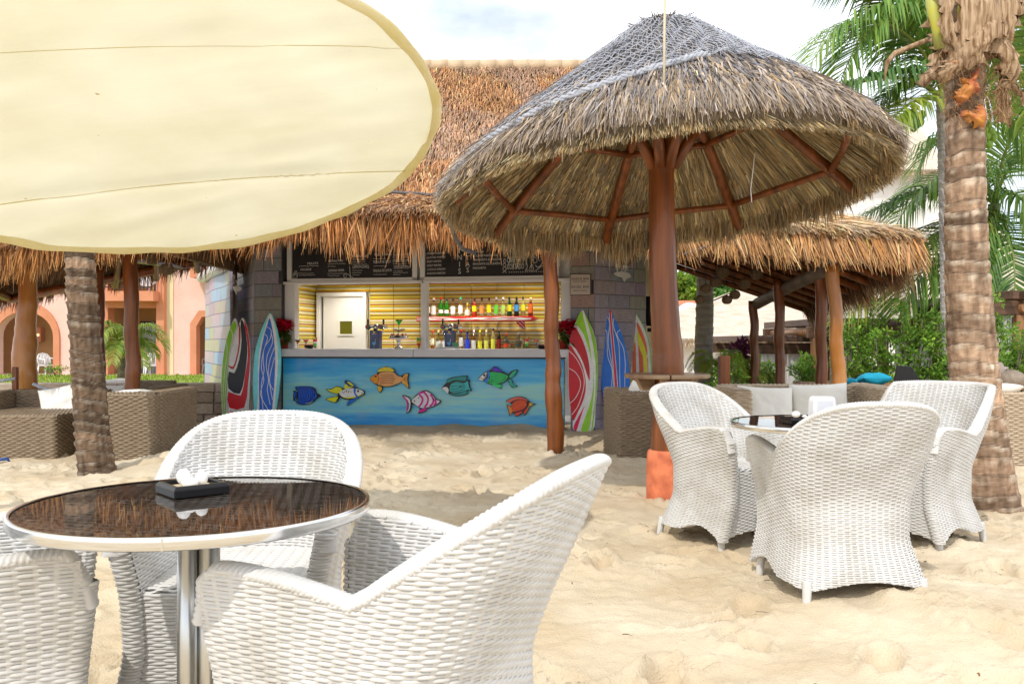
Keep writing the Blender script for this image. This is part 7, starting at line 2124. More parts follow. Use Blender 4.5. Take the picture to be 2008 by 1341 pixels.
# ------------------------------------------------------------------ palms
def palm_trunk(name, parent, pts, rad, seed, ring=.085, scar=.012, mat=None, seg=34, dark=1.0):
    """ringed trunk: overlapping leaf scars, each lip flaring over the one above"""
    g = np.random.default_rng(seed)
    pts = np.array([list(p) for p in pts]); L = np.concatenate([[0], np.cumsum(np.linalg.norm(np.diff(pts, axis=0), axis=1))])
    # smooth the path
    n = int(L[-1] / .0105); s = np.linspace(0, L[-1], n)
    C = np.stack([np.interp(s, L, pts[:, k]) for k in range(3)], -1)
    for _ in range(30): C[1:-1] = (C[:-2] + 2 * C[1:-1] + C[2:]) / 4
    Rd = np.interp(s, L, rad)
    e = [0.0]
    while e[-1] < L[-1] + .3: e.append(e[-1] + ring * g.uniform(.6, 1.5))
    e = np.array(e)
    th = np.linspace(0, 2 * pi, seg, endpoint=False)
    V = np.zeros((n, seg, 3)); Cc = np.zeros((n, seg, 3))
    tone = np.exp(g.normal(-.05, .28, len(e) + 1)); ph = g.uniform(0, 6.28, len(e) + 1); slant = g.uniform(-.022, .022, len(e) + 1)
    for j, a in enumerate(th):
        sl = s + .018 * np.cos(a - 1.1) + .010 * vnoise(np.full(n, a * 2.2), s * 6, seed) + .012 * np.sin(2 * a + s * 3)
        k = np.clip(np.searchsorted(e, sl) - 1, 0, len(e) - 2)
        f = np.clip((sl - e[k]) / (e[k + 1] - e[k]), 0, 1)
        prof = f ** 2.2                                             # flares upward, then steps back in
        r = Rd + scar * (prof - .4) + .006 * vnoise(np.full(n, a * 5), s * 25, seed + 1) + .003 * vnoise(np.full(n, a * 16), s * 60, seed + 2)
        V[:, j] = C + np.stack([np.cos(a) * r, np.sin(a) * r, 0 * r], -1)
        base = dark * np.array([.42, .285, .19])[None] * tone[k][:, None]
        lip = np.clip((f - .55) / .2, 0, 1)[:, None] * np.clip(.45 + .9 * vnoise(np.full(n, a * 4), s * 14, seed + 3), 0, 1)[:, None]
        fib = (1 + .35 * vnoise(np.full(n, a * 26), s * 5, seed + 4))[:, None]
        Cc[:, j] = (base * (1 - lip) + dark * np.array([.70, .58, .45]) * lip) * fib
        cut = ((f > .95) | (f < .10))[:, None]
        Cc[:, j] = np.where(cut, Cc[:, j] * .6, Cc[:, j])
    V = V.reshape(-1, 3)
    q = grid_quads(n, seg)
    i = np.arange(n - 1) * seg
    wrap = np.stack([i + seg - 1, i, i + seg, i + 2 * seg - 1], -1)
    return link(name, np_mesh(name, V, np.concatenate([q, wrap]), mat or MT['palm_bark'], col=np.clip(Cc.reshape(-1, 3), .01, .8), smooth=False), parent)
MT['palm_bark'] = M('palm_bark', (.2, .15, .1), .85, attr=True, var=(.6, .57, .55), scale=26, stretch=(1, 1, .35), bump=.5, bscale=60, spec=.2, dist=.006)
MT['sheath'] = M('dry_sheath', (.20, .105, .045), .85, var=(.60, .43, .27), scale=16, stretch=(3, 3, .3), bump=.5, bscale=40, bstretch=(3, 3, .4), translucent=.15)
MT['cut_stub'] = M('fresh_cut_stub', (.62, .27, .05), .6, var=(.40, .10, .05), scale=9, bump=.3, bscale=20)

def frond(parent, pts, n=62, Lf=.62, seed=0, droop=.55, cols=((.07, .17, .035), (.20, .30, .05)), width=.028, rad=.022, name='frond', rach=None, thin=0.0, plane=.35):
    """a feather palm leaf along a bent rachis"""
    g = np.random.default_rng(seed)
    pts = np.array([list(p) for p in pts], float)
    k = len(pts); t = np.linspace(0, 1, 60)
    # quadratic / cubic Bezier through de Casteljau
    C = []
    for tt in t:
        q = pts.copy()
        while len(q) > 1: q = q[:-1] * (1 - tt) + q[1:] * tt
        C.append(q[0])
    C = np.array(C); T = nrm(np.gradient(C, axis=0))
    up = np.array([0, 0, 1.0])
    Sd = nrm(np.cross(T, up)); Up = np.cross(Sd, T)
    V = []; Q = []; Cs = []; cnt = 0
    u = np.linspace(.10, .995, n)
    for side in (-1, 1):
        uu = np.clip(u + g.normal(0, .004, n), .05, 1)
        keep = g.random(n) > thin
        uu = uu[keep]; m_ = len(uu)
        P = np.stack([np.interp(uu, t, C[:, c]) for c in range(3)], -1); Tn = np.stack([np.interp(uu, t, T[:, c]) for c in range(3)], -1); S = np.stack([np.interp(uu, t, Sd[:, c]) for c in range(3)], -1); U_ = np.stack([np.interp(uu, t, Up[:, c]) for c in range(3)], -1)
        ln = Lf * (np.sin(pi * np.clip(.12 + .80 * uu, 0, 1)) ** .6 * .9 + .1) * g.uniform(.85, 1.1, m_)
        fw = (.35 + .75 * uu + g.normal(0, .05, m_))[:, None]
        D = nrm(S * side * 1.0 + Tn * fw + U_ * (plane + g.normal(0, .10, (m_, 1))))
        D2 = nrm(D * (1 - .25) + np.array([0, 0, -1.0]) * (droop * .55 + g.normal(0, .06, (m_, 1))))
        D3 = nrm(D * .5 + np.array([0, 0, -1.0]) * (droop * 1.5 + g.normal(0, .08, (m_, 1))))
        W = nrm(np.cross(D, U_ + .2 * Tn))
        w = (width * (.6 + .5 * np.sin(pi * uu)))[:, None]
        L_ = ln[:, None]
        p1 = P + D * L_ * .28; p2 = p1 + D2 * L_ * .37; p3 = p2 + D3 * L_ * .35
        A = np.stack([P - W * w * .25, P + W * w * .25, p1 - W * w * .5, p1 + W * w * .5, p2 - W * w * .42, p2 + W * w * .42, p3], 1).reshape(-1, 3)
        V.append(A); i = np.arange(m_)[:, None] * 7 + cnt
        Q += [i + np.array([[0, 1, 3, 2]]), i + np.array([[2, 3, 5, 4]]), i + np.array([[4, 5, 6, 6]])]
        mixf = np.clip(g.beta(1.5, 3, (m_, 1)) + .25 * (uu[:, None] > .8), 0, 1)
        c = np.array(cols[0]) * (1 - mixf) + np.array(cols[1]) * mixf
        Cs.append(np.repeat(c * np.exp(g.normal(0, .14, (m_, 1))), 7, 0)); cnt += len(A)
    # rachis
    sg = 6; rr = rad * (1 - .85 * t)
    a = np.linspace(0, 2 * pi, sg, endpoint=False)
    Rg = np.stack([C + (Sd * cos(x) + Up * sin(x)) * rr[:, None] for x in a], 1).reshape(-1, 3)
    I, J = np.meshgrid(np.arange(59), np.arange(sg), indexing='ij'); J2 = (J + 1) % sg
    Q.append(np.stack([I * sg + J, I * sg + J2, (I + 1) * sg + J2, (I + 1) * sg + J], -1).reshape(-1, 4) + cnt)
    V.append(Rg); Cs.append(np.tile(np.array(rach or (.30, .36, .07)), (len(Rg), 1)))
    Qa = np.concatenate(Q)
    V = np.concatenate(V); Cs = np.clip(np.concatenate(Cs), .005, .85)
    # triangles at the tips: repeat the last corner as two triangles is avoided by splitting
    tri = Qa[Qa[:, 2] == Qa[:, 3]][:, :3]; quad = Qa[Qa[:, 2] != Qa[:, 3]]
    T_ = np.concatenate([tri, quad[:, [0, 1, 2]], quad[:, [0, 2, 3]]])
    return link(name, np_mesh(name, V, T_, MT['leaf'], col=Cs), parent)

GRN = ((.09, .22, .04), (.32, .46, .08)); YEL = ((.15, .25, .03), (.42, .44, .05)); DRK = ((.06, .16, .04), (.18, .30, .06))
# big palm at the right
d = 6.0
pr = empty('palm_tree', at(1938, 992, d), 0, 'big palm at the right with ringed brown trunk and torn dry sheaths on top', 'palm')
O = Vector(pr.location)
rel = lambda px, py, dd: at(px, py, dd) - O
palm_trunk('trunk', pr, [rel(1942, 1012, d), rel(1936, 960, d), rel(1924, 860, d), rel(1913, 760, d), rel(1903, 640, d), rel(1896, 520, d), rel(1893, 400, d), rel(1893, 300, d), rel(1892, 200, d), rel(1894, 90, d), rel(1900, -60, d)],
           [.205, .190, .168, .158, .150, .138, .128, .125, .120, .125, .12], 3, .10, .009)
# torn sheaths: curved dry sheets wrapped round the top
def sheath(px0, py0, px1, py1, w0, w1, dd, bow, seed, mat='sheath', name='dry_sheath', curl=.5):
    g = np.random.default_rng(seed)
    A = np.array(rel(px0, py0, dd)); B = np.array(rel(px1, py1, dd))
    n, m_ = 16, 9
    T = nrm(B - A); side = nrm(np.cross(T, np.array([0, 1.0, 0]))); out = np.array([0, -1.0, 0])
    V = []
    for i in range(n):
        f = i / (n - 1); w = (w0 * (1 - f) + w1 * f) * (1 + .12 * sin(f * 9 + seed))
        if f > .8: w *= 1 - .9 * ((f - .8) / .2) ** 1.5
        c = A * (1 - f) + B * f + out * bow * sin(pi * f) + side * .03 * sin(f * 5 + seed)
        for j in range(m_):
            s = (j / (m_ - 1) - .5)
            if j in (0, m_ - 1): s = s * (1 + .35 * g.normal())
            V.append(c + side * s * w + out * curl * w * (.25 - s * s) * 1.6 + out * .003 * g.normal() + side * .002 * g.normal() + out * .016 * sin(i * .8 + j * 1.3 + seed) * (i / n))
    V = np.array(V)
    V2 = V + np.array([0, .006, 0])
    q = grid_quads(n, m_)
    return link(name, np_mesh(name, np.concatenate([V, V2]), np.concatenate([q, q[:, ::-1] + n * m_]), MT[mat], smooth=True), pr)
for k, a in enumerate([(1920, -30, 1880, 150, .34, .22, 5.84, .05), (1960, -20, 1945, 120, .26, .2, 5.9, .05), (1932, 40, 1900, 140, .20, .12, 5.80, .05), (1850, -20, 1868, 104, .10, .07, 5.8, .03), (1840, -20, 1845, 110, .12, .09, 5.9, .02),
                        (1955, 60, 1975, 165, .15, .10, 5.86, .04), (1985, 100, 1958, 180, .14, .08, 5.9, .03), (1840, 70, 1822, 172, .12, .10, 5.92, .02), (1862, 110, 1850, 165, .09, .12, 5.85, .05), (1958, 130, 1978, 250, .10, .05, 5.95, .02), (1985, 140, 1970, 246, .07, .03, 6.0, .02), (1978, 138, 1999, 210, .07, .03, 6.0, .02), (1970, 0, 2003, 34, .12, .04, 5.9, .02), (1930, -40, 1990, 60, .2, .1, 6.05, .0)]):
    sheath(*a, seed=200 + k)
for k, a in enumerate([(1915, 178, 1868, 186, .10, .09, 5.86, .03), (1920, 150, 1880, 160, .06, .06, 5.86, .02), (1928, 222, 1890, 238, .10, .10, 5.86, .03), (1890, 105, 1862, 142, .07, .06, 5.84, .02)]):
    sheath(*a, seed=230 + k, mat='cut_stub', name='cut_leaf_stub', curl=1.1)
m = MB(); m.tube([rel(1820, -60, 5.9), rel(1830, 20, 5.87), rel(1840, 60, 5.86), rel(1846, 96, 5.88)], [.040, .040, .038, .045], 12); m.build('leaf_stalk', M('yellow_stalk', (.52, .48, .05), .45, var=(.40, .44, .16), scale=4), pr)
m = MB(); m.tube([rel(1900, -40, 5.9), rel(1895, 5, 5.86), rel(1893, 40, 5.9)], [.05, .05, .05], 12); m.build('leaf_stalk', M('yellow_stalk', (.55, .50, .04), .45), pr)
m = MB(); m.tube([rel(1830, 75, 5.95), rel(1790, 90, 5.95), rel(1755, 105, 5.95), rel(1740, 122, 5.95), rel(1733, 160, 5.95)], [.02, .016, .02, .016, .004], 6); m.build('dead_stalk', MT['sheath'], pr)
for k, (px, py) in enumerate([(1938, 246), (1944, 258), (1936, 268), (1948, 270), (1940, 284), (1931, 256)]):
    m = MB(); m.ball(rel(px, py, 6.12), .026, 10, 8, sc=(1, 1, 1.2)); m.build('coconut', M('young_coconut', (.16, .30, .03), .4), pr)
for k, P in enumerate([[(1900, -80), (1960, 50), (2060, 20)], [(1900, -60), (1975, 90), (2080, 130)], [(1905, -20), (1985, 90), (2040, 260)]]):
    frond(pr, [rel(P[0][0], P[0][1], 6.2), rel(P[1][0], P[1][1], 6.6), rel(P[2][0], P[2][1], 7.2)], 50, .50, 300 + k, .5, GRN, .026)
# leaning palm trunk at the left
d = 7.45
pl = empty('palm_tree', at(192, 932, d), 0, 'leaning palm at the left whose crown is hidden by the cream canopy', 'palm')
O = Vector(pl.location)
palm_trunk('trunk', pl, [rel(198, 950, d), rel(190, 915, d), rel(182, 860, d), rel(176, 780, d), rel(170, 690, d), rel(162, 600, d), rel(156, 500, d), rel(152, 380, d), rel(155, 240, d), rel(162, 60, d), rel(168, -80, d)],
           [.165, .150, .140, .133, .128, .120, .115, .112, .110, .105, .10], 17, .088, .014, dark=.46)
for k in range(9):
    a = 2 * pi * k / 9 + .2
    tp = rel(168, -85, d); frond(pl, [tp, tp + Vector((1.1 * cos(a), 1.1 * sin(a), 1.0)), tp + Vector((2.4 * cos(a), 2.4 * sin(a), .1))], 40, .5, 330 + k, .5, GRN, .03)
# coconut palm behind, grey trunk
def grey_palm(px_base, py_base, dd, pts, rad, label, fronds, seed, nuts=()):
    global O, d
    d = dd
    t = empty('coconut_palm', at(px_base, py_base, dd), 0, label, 'palm'); O = Vector(t.location)
    tr = palm_trunk('trunk', t, [rel(*p, dd) for p in pts], rad, seed, .14, .006, MT['grey_bark'], 16)
    for k, (P, L_, c, dr, n_) in enumerate(fronds):
        frond(t, [rel(*p) for p in P], int(n_ * 1.3), L_ * 1.06, seed * 10 + k, dr * .85, c, .036, .03)
    for (px, py, r, dn) in nuts:
        m = MB(); m.ball(rel(px, py, dd + dn), r, 10, 8, sc=(1, 1, 1.25)); m.build('coconut', MT['nut'], t)
    return t
MT['grey_bark'] = M('grey_bark', (.30, .28, .26), .9, var=(.46, .43, .40), scale=5, stretch=(.6, .6, 5), bump=.5, bscale=30, bstretch=(.6, .6, 3))
MT['nut'] = M('green_coconut', (.07, .20, .02), .35, var=(.12, .26, .03), scale=8)
DD = 13.0
grey_palm(1856, 770, DD, [(1857, 790), (1856, 640), (1854, 480), (1851, 330), (1848, 190)], [.10, .085, .08, .078, .09], 'tall grey-trunked coconut palm just behind the big palm, fronds arching over the umbrella',
    [([(1846, 185, DD), (1800, 20, DD - .4), (1660, -10, DD - .8), (1588, 130, DD - 1)], 1.10, GRN, .75, 70),
     ([(1846, 190, DD), (1780, 130, DD - .6), (1690, 150, DD - 1), (1605, 200, DD - 1.2)], .95, DRK, .8, 70),
     ([(1846, 180, DD), (1800, 20, DD + .2), (1740, -50, DD + .2), (1640, -20, DD)], 1.05, GRN, .7, 64),
     ([(1846, 200, DD), (1800, 180, DD - 1), (1760, 210, DD - 1.2), (1722, 275, DD - 1.3)], .80, YEL, .8, 50),
     ([(1846, 170, DD), (1850, 20, DD + .5), (1780, -90, DD + .6), (1700, -80, DD + .6)], 1.0, GRN, .7, 56),
     ([(1846, 190, DD), (1820, 40, DD + .5), (1770, 20, DD + 1), (1730, 120, DD + 1.2)], 1.0, DRK, .8, 56),
     ([(1846, 180, DD), (1790, -40, DD - .5), (1680, 30, DD - .8), (1640, 190, DD - 1)], 1.0, GRN, .75, 64),
     ([(1846, 200, DD), (1790, 120, DD - .2), (1720, 190, DD - .2), (1690, 300, DD - .3)], .95, GRN, .8, 60),
     ([(1846, 180, DD), (1820, -20, DD), (1760, -60, DD + .5), (1690, 60, DD + .7)], 1.0, YEL, .75, 60),
     ([(1850, 190, DD), (1900, 60, DD), (1960, 60, DD), (2040, 190, DD)], 1.0, GRN, .7, 56),
     ([(1850, 190, DD), (1920, 150, DD), (1990, 200, DD), (2030, 330, DD)], 1.0, GRN, .8, 56),
     ([(1850, 180, DD), (1900, 0, DD), (1960, -60, DD), (2060, -20, DD)], 1.0, GRN, .7, 50)], 41,
    [(1777, 232, .055, -.5), (1789, 224, .06, -.5), (1800, 232, .06, -.45), (1786, 240, .06, -.55), (1798, 244, .055, -.5), (1775, 246, .05, -.5), (1808, 226, .055, -.4), (1792, 251, .05, -.5), (1805, 240, .055, -.5)])
DD = 15.0
grey_palm(1377, 770, 13.0, [(1379, 790), (1380, 690), (1382, 600), (1384, 500), (1386, 380), (1388, 250)], [.145, .135, .128, .122, .118, .115], 'bare grey palm trunk standing right of the log pole behind the lanterns',
    [([(1388, 250, 13), (1420, 120, 13), (1480, 130, 13.3), (1500, 260, 13.4)], .9, GRN, .8, 40), ([(1388, 250, 13), (1350, 120, 13), (1300, 130, 13.3), (1260, 260, 13.4)], .9, GRN, .8, 40)], 43)
grey_palm(1925, 800, DD, [(1926, 800), (1934, 640), (1944, 480), (1950, 400)], [.10, .09, .085, .10], 'lower coconut palm behind the big trunk with wide hanging green fronds',
    [([(1950, 410, DD), (1880, 440, DD - .5), (1760, 470, DD - 1), (1650, 632, DD - 1.4)], 1.15, ((.08, .17, .03), (.42, .42, .05)), .9, 76),
     ([(1950, 400, DD), (1900, 300, DD - .4), (1800, 330, DD - .6), (1740, 480, DD - .8)], 1.05, GRN, .9, 64),
     ([(1950, 400, DD), (1880, 350, DD - .2), (1790, 380, DD), (1700, 420, DD)], 1.0, DRK, .8, 64),
     ([(1950, 400, DD), (1880, 480, DD - 1), (1790, 520, DD - 1.2), (1765, 610, DD - 1.3)], 1.1, GRN, .9, 64),
     ([(1950, 400, DD), (1900, 250, DD + .4), (1840, 250, DD + .4), (1800, 330, DD + .4)], 1.0, GRN, .8, 56),
     ([(1950, 400, DD), (1985, 270, DD), (2040, 280, DD), (2090, 420, DD)], 1.1, GRN, .8, 64),
     ([(1950, 400, DD), (1995, 340, DD - .6), (2040, 420, DD - .8), (2060, 560, DD - 1)], 1.1, GRN, .9, 64),
     ([(1950, 400, DD), (1970, 250, DD - .5), (2000, 220, DD - .5), (2080, 260, DD - .5)], 1.0, GRN, .8, 56),
     ([(1950, 410, DD), (1985, 440, DD - 1), (1995, 520, DD - 1.2), (1988, 610, DD - 1.3)], 1.0, DRK, .9, 56),
     ([(1950, 410, DD), (1910, 460, DD - .7), (1880, 540, DD - 1), (1880, 640, DD - 1.1)], 1.0, GRN, .9, 56)], 45)
# small palms: by the lawn at left, in the beds at right
def small_palm(px, py, dd, h_px, label, cols, seed, n=9, spread=95, top=None, Lf=.55, stem=.07):
    global O, d
    t = empty('small_palm', at(px, py, dd), 0, label, 'palm'); O = Vector(t.location); g = random.Random(seed)
    k = dd / F; tp = Vector((0, 0, h_px * k))
    m = MB(); m.tube([(0, 0, -.1), (.01, 0, h_px * k * .6), tp], [stem, stem * .8, stem * .5], 10, wob=.08); m.build('trunk', MT['bark'], t)
    for i in range(n):
        a = 2 * pi * i / n + g.uniform(-.3, .3); r = spread * k * g.uniform(.7, 1.1); e = g.uniform(.5, 1.5)
        frond(t, [tp, tp + Vector((r * .35 * cos(a), r * .35 * sin(a), r * e * .9)), tp + Vector((r * .9 * cos(a), r * .9 * sin(a), r * (e - .35))), tp + Vector((r * 1.15 * cos(a), r * 1.15 * sin(a), r * (e - .9) * .6))], 40, Lf * spread * k, seed * 20 + i, .6, cols, .035 * spread * k, .012 * spread * k)
small_palm(240, 762, 20.0, 60, 'young coconut palm on the lawn edge between the log posts', ((.12, .22, .03), (.40, .40, .06)), 61, 11, 84, Lf=.46, stem=.14)
small_palm(1412, 790, 12.2, 50, 'small bright yellow-green palm in the bed right of the grey trunk', ((.20, .34, .03), (.46, .50, .06)), 63, 8, 56, stem=.03)
small_palm(1455, 800, 12.4, 60, 'small yellow-green palm beside the purple croton', ((.16, .28, .03), (.40, .44, .05)), 64, 8, 52, stem=.03)

# ------------------------------------------------------------------ shrubs
def shrub(name, loc, w, h, label, seed, nst=5, nl=900, L=.055, cols=((.10, .24, .03), (.32, .50, .06)), cat='shrub', group=None, layers=1.0, dep=None, rad=.014):
    """stems that fork, with tufts of leaves at the twig ends"""
    g = np.random.default_rng(seed)
    t = empty(name, loc, 0, label, cat, group)
    m = MB(); tips = []
    for i in range(nst):
        a = g.uniform(0, 2 * pi); r = w * .5 * sqrt(g.random()) * .8
        top = Vector((r * cos(a), r * sin(a) * (dep or .6), h * g.uniform(.65, 1.0)))
        b = Vector((r * .25 * cos(a), r * .2 * sin(a), -.05)); mid = b.lerp(top, .5) + Vector((g.normal(0, .04 * w), g.normal(0, .03 * w), .05 * h))
        m.tube([b, mid, top], [rad, rad * .7, rad * .3], 6)
        tips.append(top)
        for k in range(int(5 * layers) + 2):
            f = g.uniform(.25, .95); p = b.lerp(mid, f * 2) if f < .5 else mid.lerp(top, f * 2 - 1)
            aa = g.uniform(0, 2 * pi); l = w * g.uniform(.10, .26)
            e = p + Vector((l * cos(aa), l * sin(aa) * .8, l * g.uniform(.2, .9)))
            m.tube([p, e], [rad * .45, rad * .2], 5); tips.append(e)
    m.build('stem', MT['bark'], t)
    T = np.array([list(v) for v in tips])
    idx = g.integers(0, len(T), nl)
    P = T[idx] + g.normal(0, 1, (nl, 3)) * np.array([.036, .036, .030]) * (w + h) * .5
    D = nrm(g.normal(0, 1, (nl, 3)) + np.array([0, 0, .5]) + nrm(P - T[idx]) * 1.2); Nn = nrm(g.normal(0, .5, (nl, 3)) + np.array([0, 0, 1.0]))
    S = nrm(np.cross(D, Nn)); Nn = np.cross(S, D)
    Ls = g.uniform(.6, 1.2, (nl, 1)) * L; W = Ls * g.uniform(.18, .28, (nl, 1))
    mid = P + D * Ls * .5; tip = P + D * Ls - Nn * Ls * .12
    V = np.stack([P, mid + S * W + Nn * W * .3, tip, mid - S * W + Nn * W * .3], 1).reshape(-1, 3)
    i = np.arange(nl)[:, None] * 4
    tone = np.exp(g.normal(0, .22, len(T)))[idx][:, None]
    mix = g.beta(1.6, 2.2, (nl, 1)); C = (np.array(cols[0]) * (1 - mix) + np.array(cols[1]) * mix) * tone
    o = link('leaves', np_mesh('leaves', V, np.concatenate([i + np.array([[0, 1, 2]]), i + np.array([[0, 2, 3]])]), MT['leaf'], col=np.repeat(np.clip(C, .005, .8), 4, 0)), t); o['kind'] = 'stuff'
    return t
GS = 'green shrubs in the bed behind the right shelter'
SH = [(1420, 775, 9.6, 60, 72, 1400, 'low bright green shrub left of the wooden stake'), (1445, 778, 12.8, 80, 60, 1300, 'dense green shrub under the purple croton'), (1500, 780, 13.2, 80, 70, 1400, 'green shrub behind the two farthest red posts'),
      (1568, 780, 13.8, 60, 112, 800, 'thin young shrub with an open stem before the white curtain'), (1590, 785, 13.4, 60, 80, 900, 'green shrub just left of the dark brown post'), (1668, 780, 13.2, 70, 150, 1300, 'green shrub against the bright glossy post'),
      (1700, 780, 13.5, 80, 190, 2000, 'tall bushy shrub above the blue cushions'), (1735, 780, 13.0, 70, 130, 1500, 'dense shrub in front of the brown cabana post'), (1785, 775, 13.1, 100, 185, 2300, 'tall airy shrub with a pale stem before the striped curtain'),
      (1838, 770, 12.9, 60, 140, 1300, 'green shrub touching the left side of the big palm trunk'), (1965, 785, 9.6, 90, 130, 2200, 'dense green shrub right of the big palm trunk'), (2005, 790, 9.8, 60, 150, 1500, 'green shrub at the right edge below the wooden frame'), (1960, 770, 10.6, 70, 190, 1700, 'taller green shrub behind the others right of the big palm')]
for k, (px, pyb, dd, wp, hp_, nl, lab) in enumerate(SH):
    kk = dd / F; base = at(px, pyb, dd); z = base.z; base.z = 0
    shrub('green_shrub', base, wp * kk * 1.15, hp_ * kk + z, lab, 400 + k, 4 if 'thin' in lab else 6, int(nl * .75), .066 * dd / 10.5, group=GS, dep=.7)
kk = 12.6 / F
bs = at(1447, 770, 12.6); bs.z = 0
shrub('croton_shrub', bs, 62 * kk, 1.1 + 1 * 0 + (670 - 668) * kk, 'purple-leaved croton shrub behind the yellow-green palms', 440, 8, 1700, .085, ((.07, .012, .045), (.22, .03, .10)))
shrub('green_shrub', (hx(185), 27.5, 0), .8, .35, 'tiny green plant on the lawn by the hotel wall', 441, 5, 200, .09)
# leafy trees beyond the bar
def tree(px, py, dd, wpx, hpx, label, seed, cols, n=6500, L=.30):
    g = np.random.default_rng(seed); kk = dd / F
    c = at(px, py, dd); t = empty('leafy_tree', (c.x, c.y, 0), 0, label, 'tree')
    w = wpx * kk; h = hpx * kk
    m = MB(); m.tube([(0, 0, -.1), (.1, 0, c.z * .5), (0, 0, c.z)], [.28, .22, .14], 9)
    cl = []
    for i in range(34):
        v = g.normal(0, 1, 3); v /= np.linalg.norm(v); r = g.random() ** .4
        p = np.array([v[0] * w * .5 * r, v[1] * w * .4 * r, v[2] * h * .5 * r + c.z]); cl.append(p)
        if i % 3 == 0: m.tube([(0, 0, c.z * .55), tuple(p * .5 + np.array([0, 0, c.z * .3])), tuple(p)], [.1, .06, .02], 5)
    m.build('trunk', MT['bark'], t)
    cl = np.array(cl); idx = g.integers(0, len(cl), n)
    P = cl[idx] + g.normal(0, 1, (n, 3)) * np.array([w, w, h]) * .085
    D = nrm(g.normal(0, 1, (n, 3)) + np.array([0, 0, .2])); S = nrm(np.cross(D, g.normal(0, 1, (n, 3)) + np.array([0, 0, 1.])))
    Ls = g.uniform(.5, 1.1, (n, 1)) * L; W = Ls * .3
    V = np.stack([P, P + D * Ls * .5 + S * W, P + D * Ls, P + D * Ls * .5 - S * W], 1).reshape(-1, 3); i = np.arange(n)[:, None] * 4
    mix = g.beta(1.5, 2, (n, 1)); C = (np.array(cols[0]) * (1 - mix) + np.array(cols[1]) * mix) * np.exp(g.normal(0, .25, len(cl)))[idx][:, None]
    o = link('crown', np_mesh('crown', V, np.concatenate([i + np.array([[0, 1, 2]]), i + np.array([[0, 2, 3]])]), MT['leaf'], col=np.repeat(np.clip(C, .005, .8), 4, 0)), t); o['kind'] = 'stuff'
tree(1345, 572, 44, 90, 72, 'bright green leafy tree behind the pale house, beside the log pole', 71, ((.10, .22, .02), (.30, .42, .05)))
tree(1424, 585, 48, 80, 80, 'bluish green leafy tree behind the grey palm trunk', 72, ((.07, .19, .04), (.20, .34, .07)))
tree(1295, 590, 46, 70, 90, 'green leafy tree mostly hidden by the log pole', 73, ((.08, .20, .02), (.24, .38, .05)))
m = None
# ------------------------------------------------------------------ far thatched houses
MT['pale_thatch'] = M('pale_thatch', (.55, .44, .34), .95, var=(.68, .57, .46), scale=3, stretch=(1, 1, 4), bump=.8, bscale=9, bstretch=(1, 1, 5), dist=.05)
MT['white_wall'] = M('white_wall', (.78, .76, .72), .9, var=(.72, .70, .66), scale=1.5)
MT['dark_wood'] = M('dark_wood', (.085, .045, .025), .55, var=(.17, .09, .05), scale=5, stretch=(.3, 3, 3), bump=.3, bscale=20)
MT['brown_wood'] = M('brown_wood', (.24, .11, .045), .5, var=(.36, .18, .075), scale=5, stretch=(3, 3, .3), bump=.3, bscale=20)
def thatch_house(label, px0, px1, py_eave, py_ground, dd, apex, depth, seed, walls=True):
    """house with a hipped thatch: eave across the front, ridge point(s) in pixels at mid depth"""
    a = at(px0, py_eave, dd); b = at(px1, py_eave, dd)
    t = empty('thatched_house', ((a.x + b.x) / 2, dd, 0), 0, label, 'house'); o = Vector(t.location)
    m_d = dd + depth / 2
    A = [at(p[0], p[1], m_d) - o for p in apex]
    c = [a - o, b - o, Vector((b.x + (b.x - a.x) * .0 - o.x, depth, a.z)), Vector((a.x - o.x, depth, a.z))]
    m = MB(); nn = 24
    def patch(p0, p1, q1, q0):
        V = []; 
        for i in range(nn + 1):
            for j in range(9):
                u = i / nn; v = j / 8
                p = (p0.lerp(p1, u)).lerp(q0.lerp(q1, u), v); sag = -.05 * depth * v * (1 - v)
                V.append((p.x, p.y, p.z + sag + .04 * float(vnoise(np.array([u * 17.]), np.array([v * 6.]), seed)[0]) * (1 if 0 < j < 8 else .6)))
        Fc = [(i * 9 + j, (i + 1) * 9 + j, (i + 1) * 9 + j + 1, i * 9 + j + 1) for i in range(nn) for j in range(8)]
        m.add(V, Fc, 0, True)
    patch(c[0], c[1], A[-1], A[0]); patch(c[1], c[2], A[-1] + Vector((0, .01, 0)), A[-1]); patch(c[2], c[3], A[0], A[-1]); patch(c[3], c[0], A[0], A[0] + Vector((0, .01, 0)))
    rf = m.build('roof', MT['pale_thatch'], t)
    g = np.random.default_rng(seed); n = 1500
    u = g.random(n); P = np.array([list(c[0])]) * (1 - u[:, None]) + np.array([list(c[1])]) * u[:, None] + np.array([0, .05, .06])
    D = np.stack([g.normal(0, .2, n), -np.ones(n) * .4, -np.ones(n)], -1)
    strands('thatch_fringe', rf, P, D, np.broadcast_to(np.array([0, -1., .3]), (n, 3)), g.uniform(.12, .32, n), .04, 0, 0, straw_cols(n, (.40, .30, .2), .3, g), g=g)
    if walls:
        m = MB(); m.box((0, depth / 2, a.z / 2), (abs(b.x - a.x) * .90, depth * .86, a.z + .2)); m.build('wall', MT['white_wall'], t)
    return t
thatch_house('long pale thatched house beyond the garden with a white front wall', 1180, 1640, 668, 760, 26, [(1452, 566), (1560, 560)], 7, 81)
thatch_house('pale thatched roof behind the cabanas at the far right', 1690, 2060, 590, 760, 30, [(1830, 470), (1960, 440)], 8, 82)
thatch_house('tall pale conical thatch rising behind the palm fronds', 1640, 1868, 335, 760, 36, [(1778, 235), (1790, 230)], 9, 83)
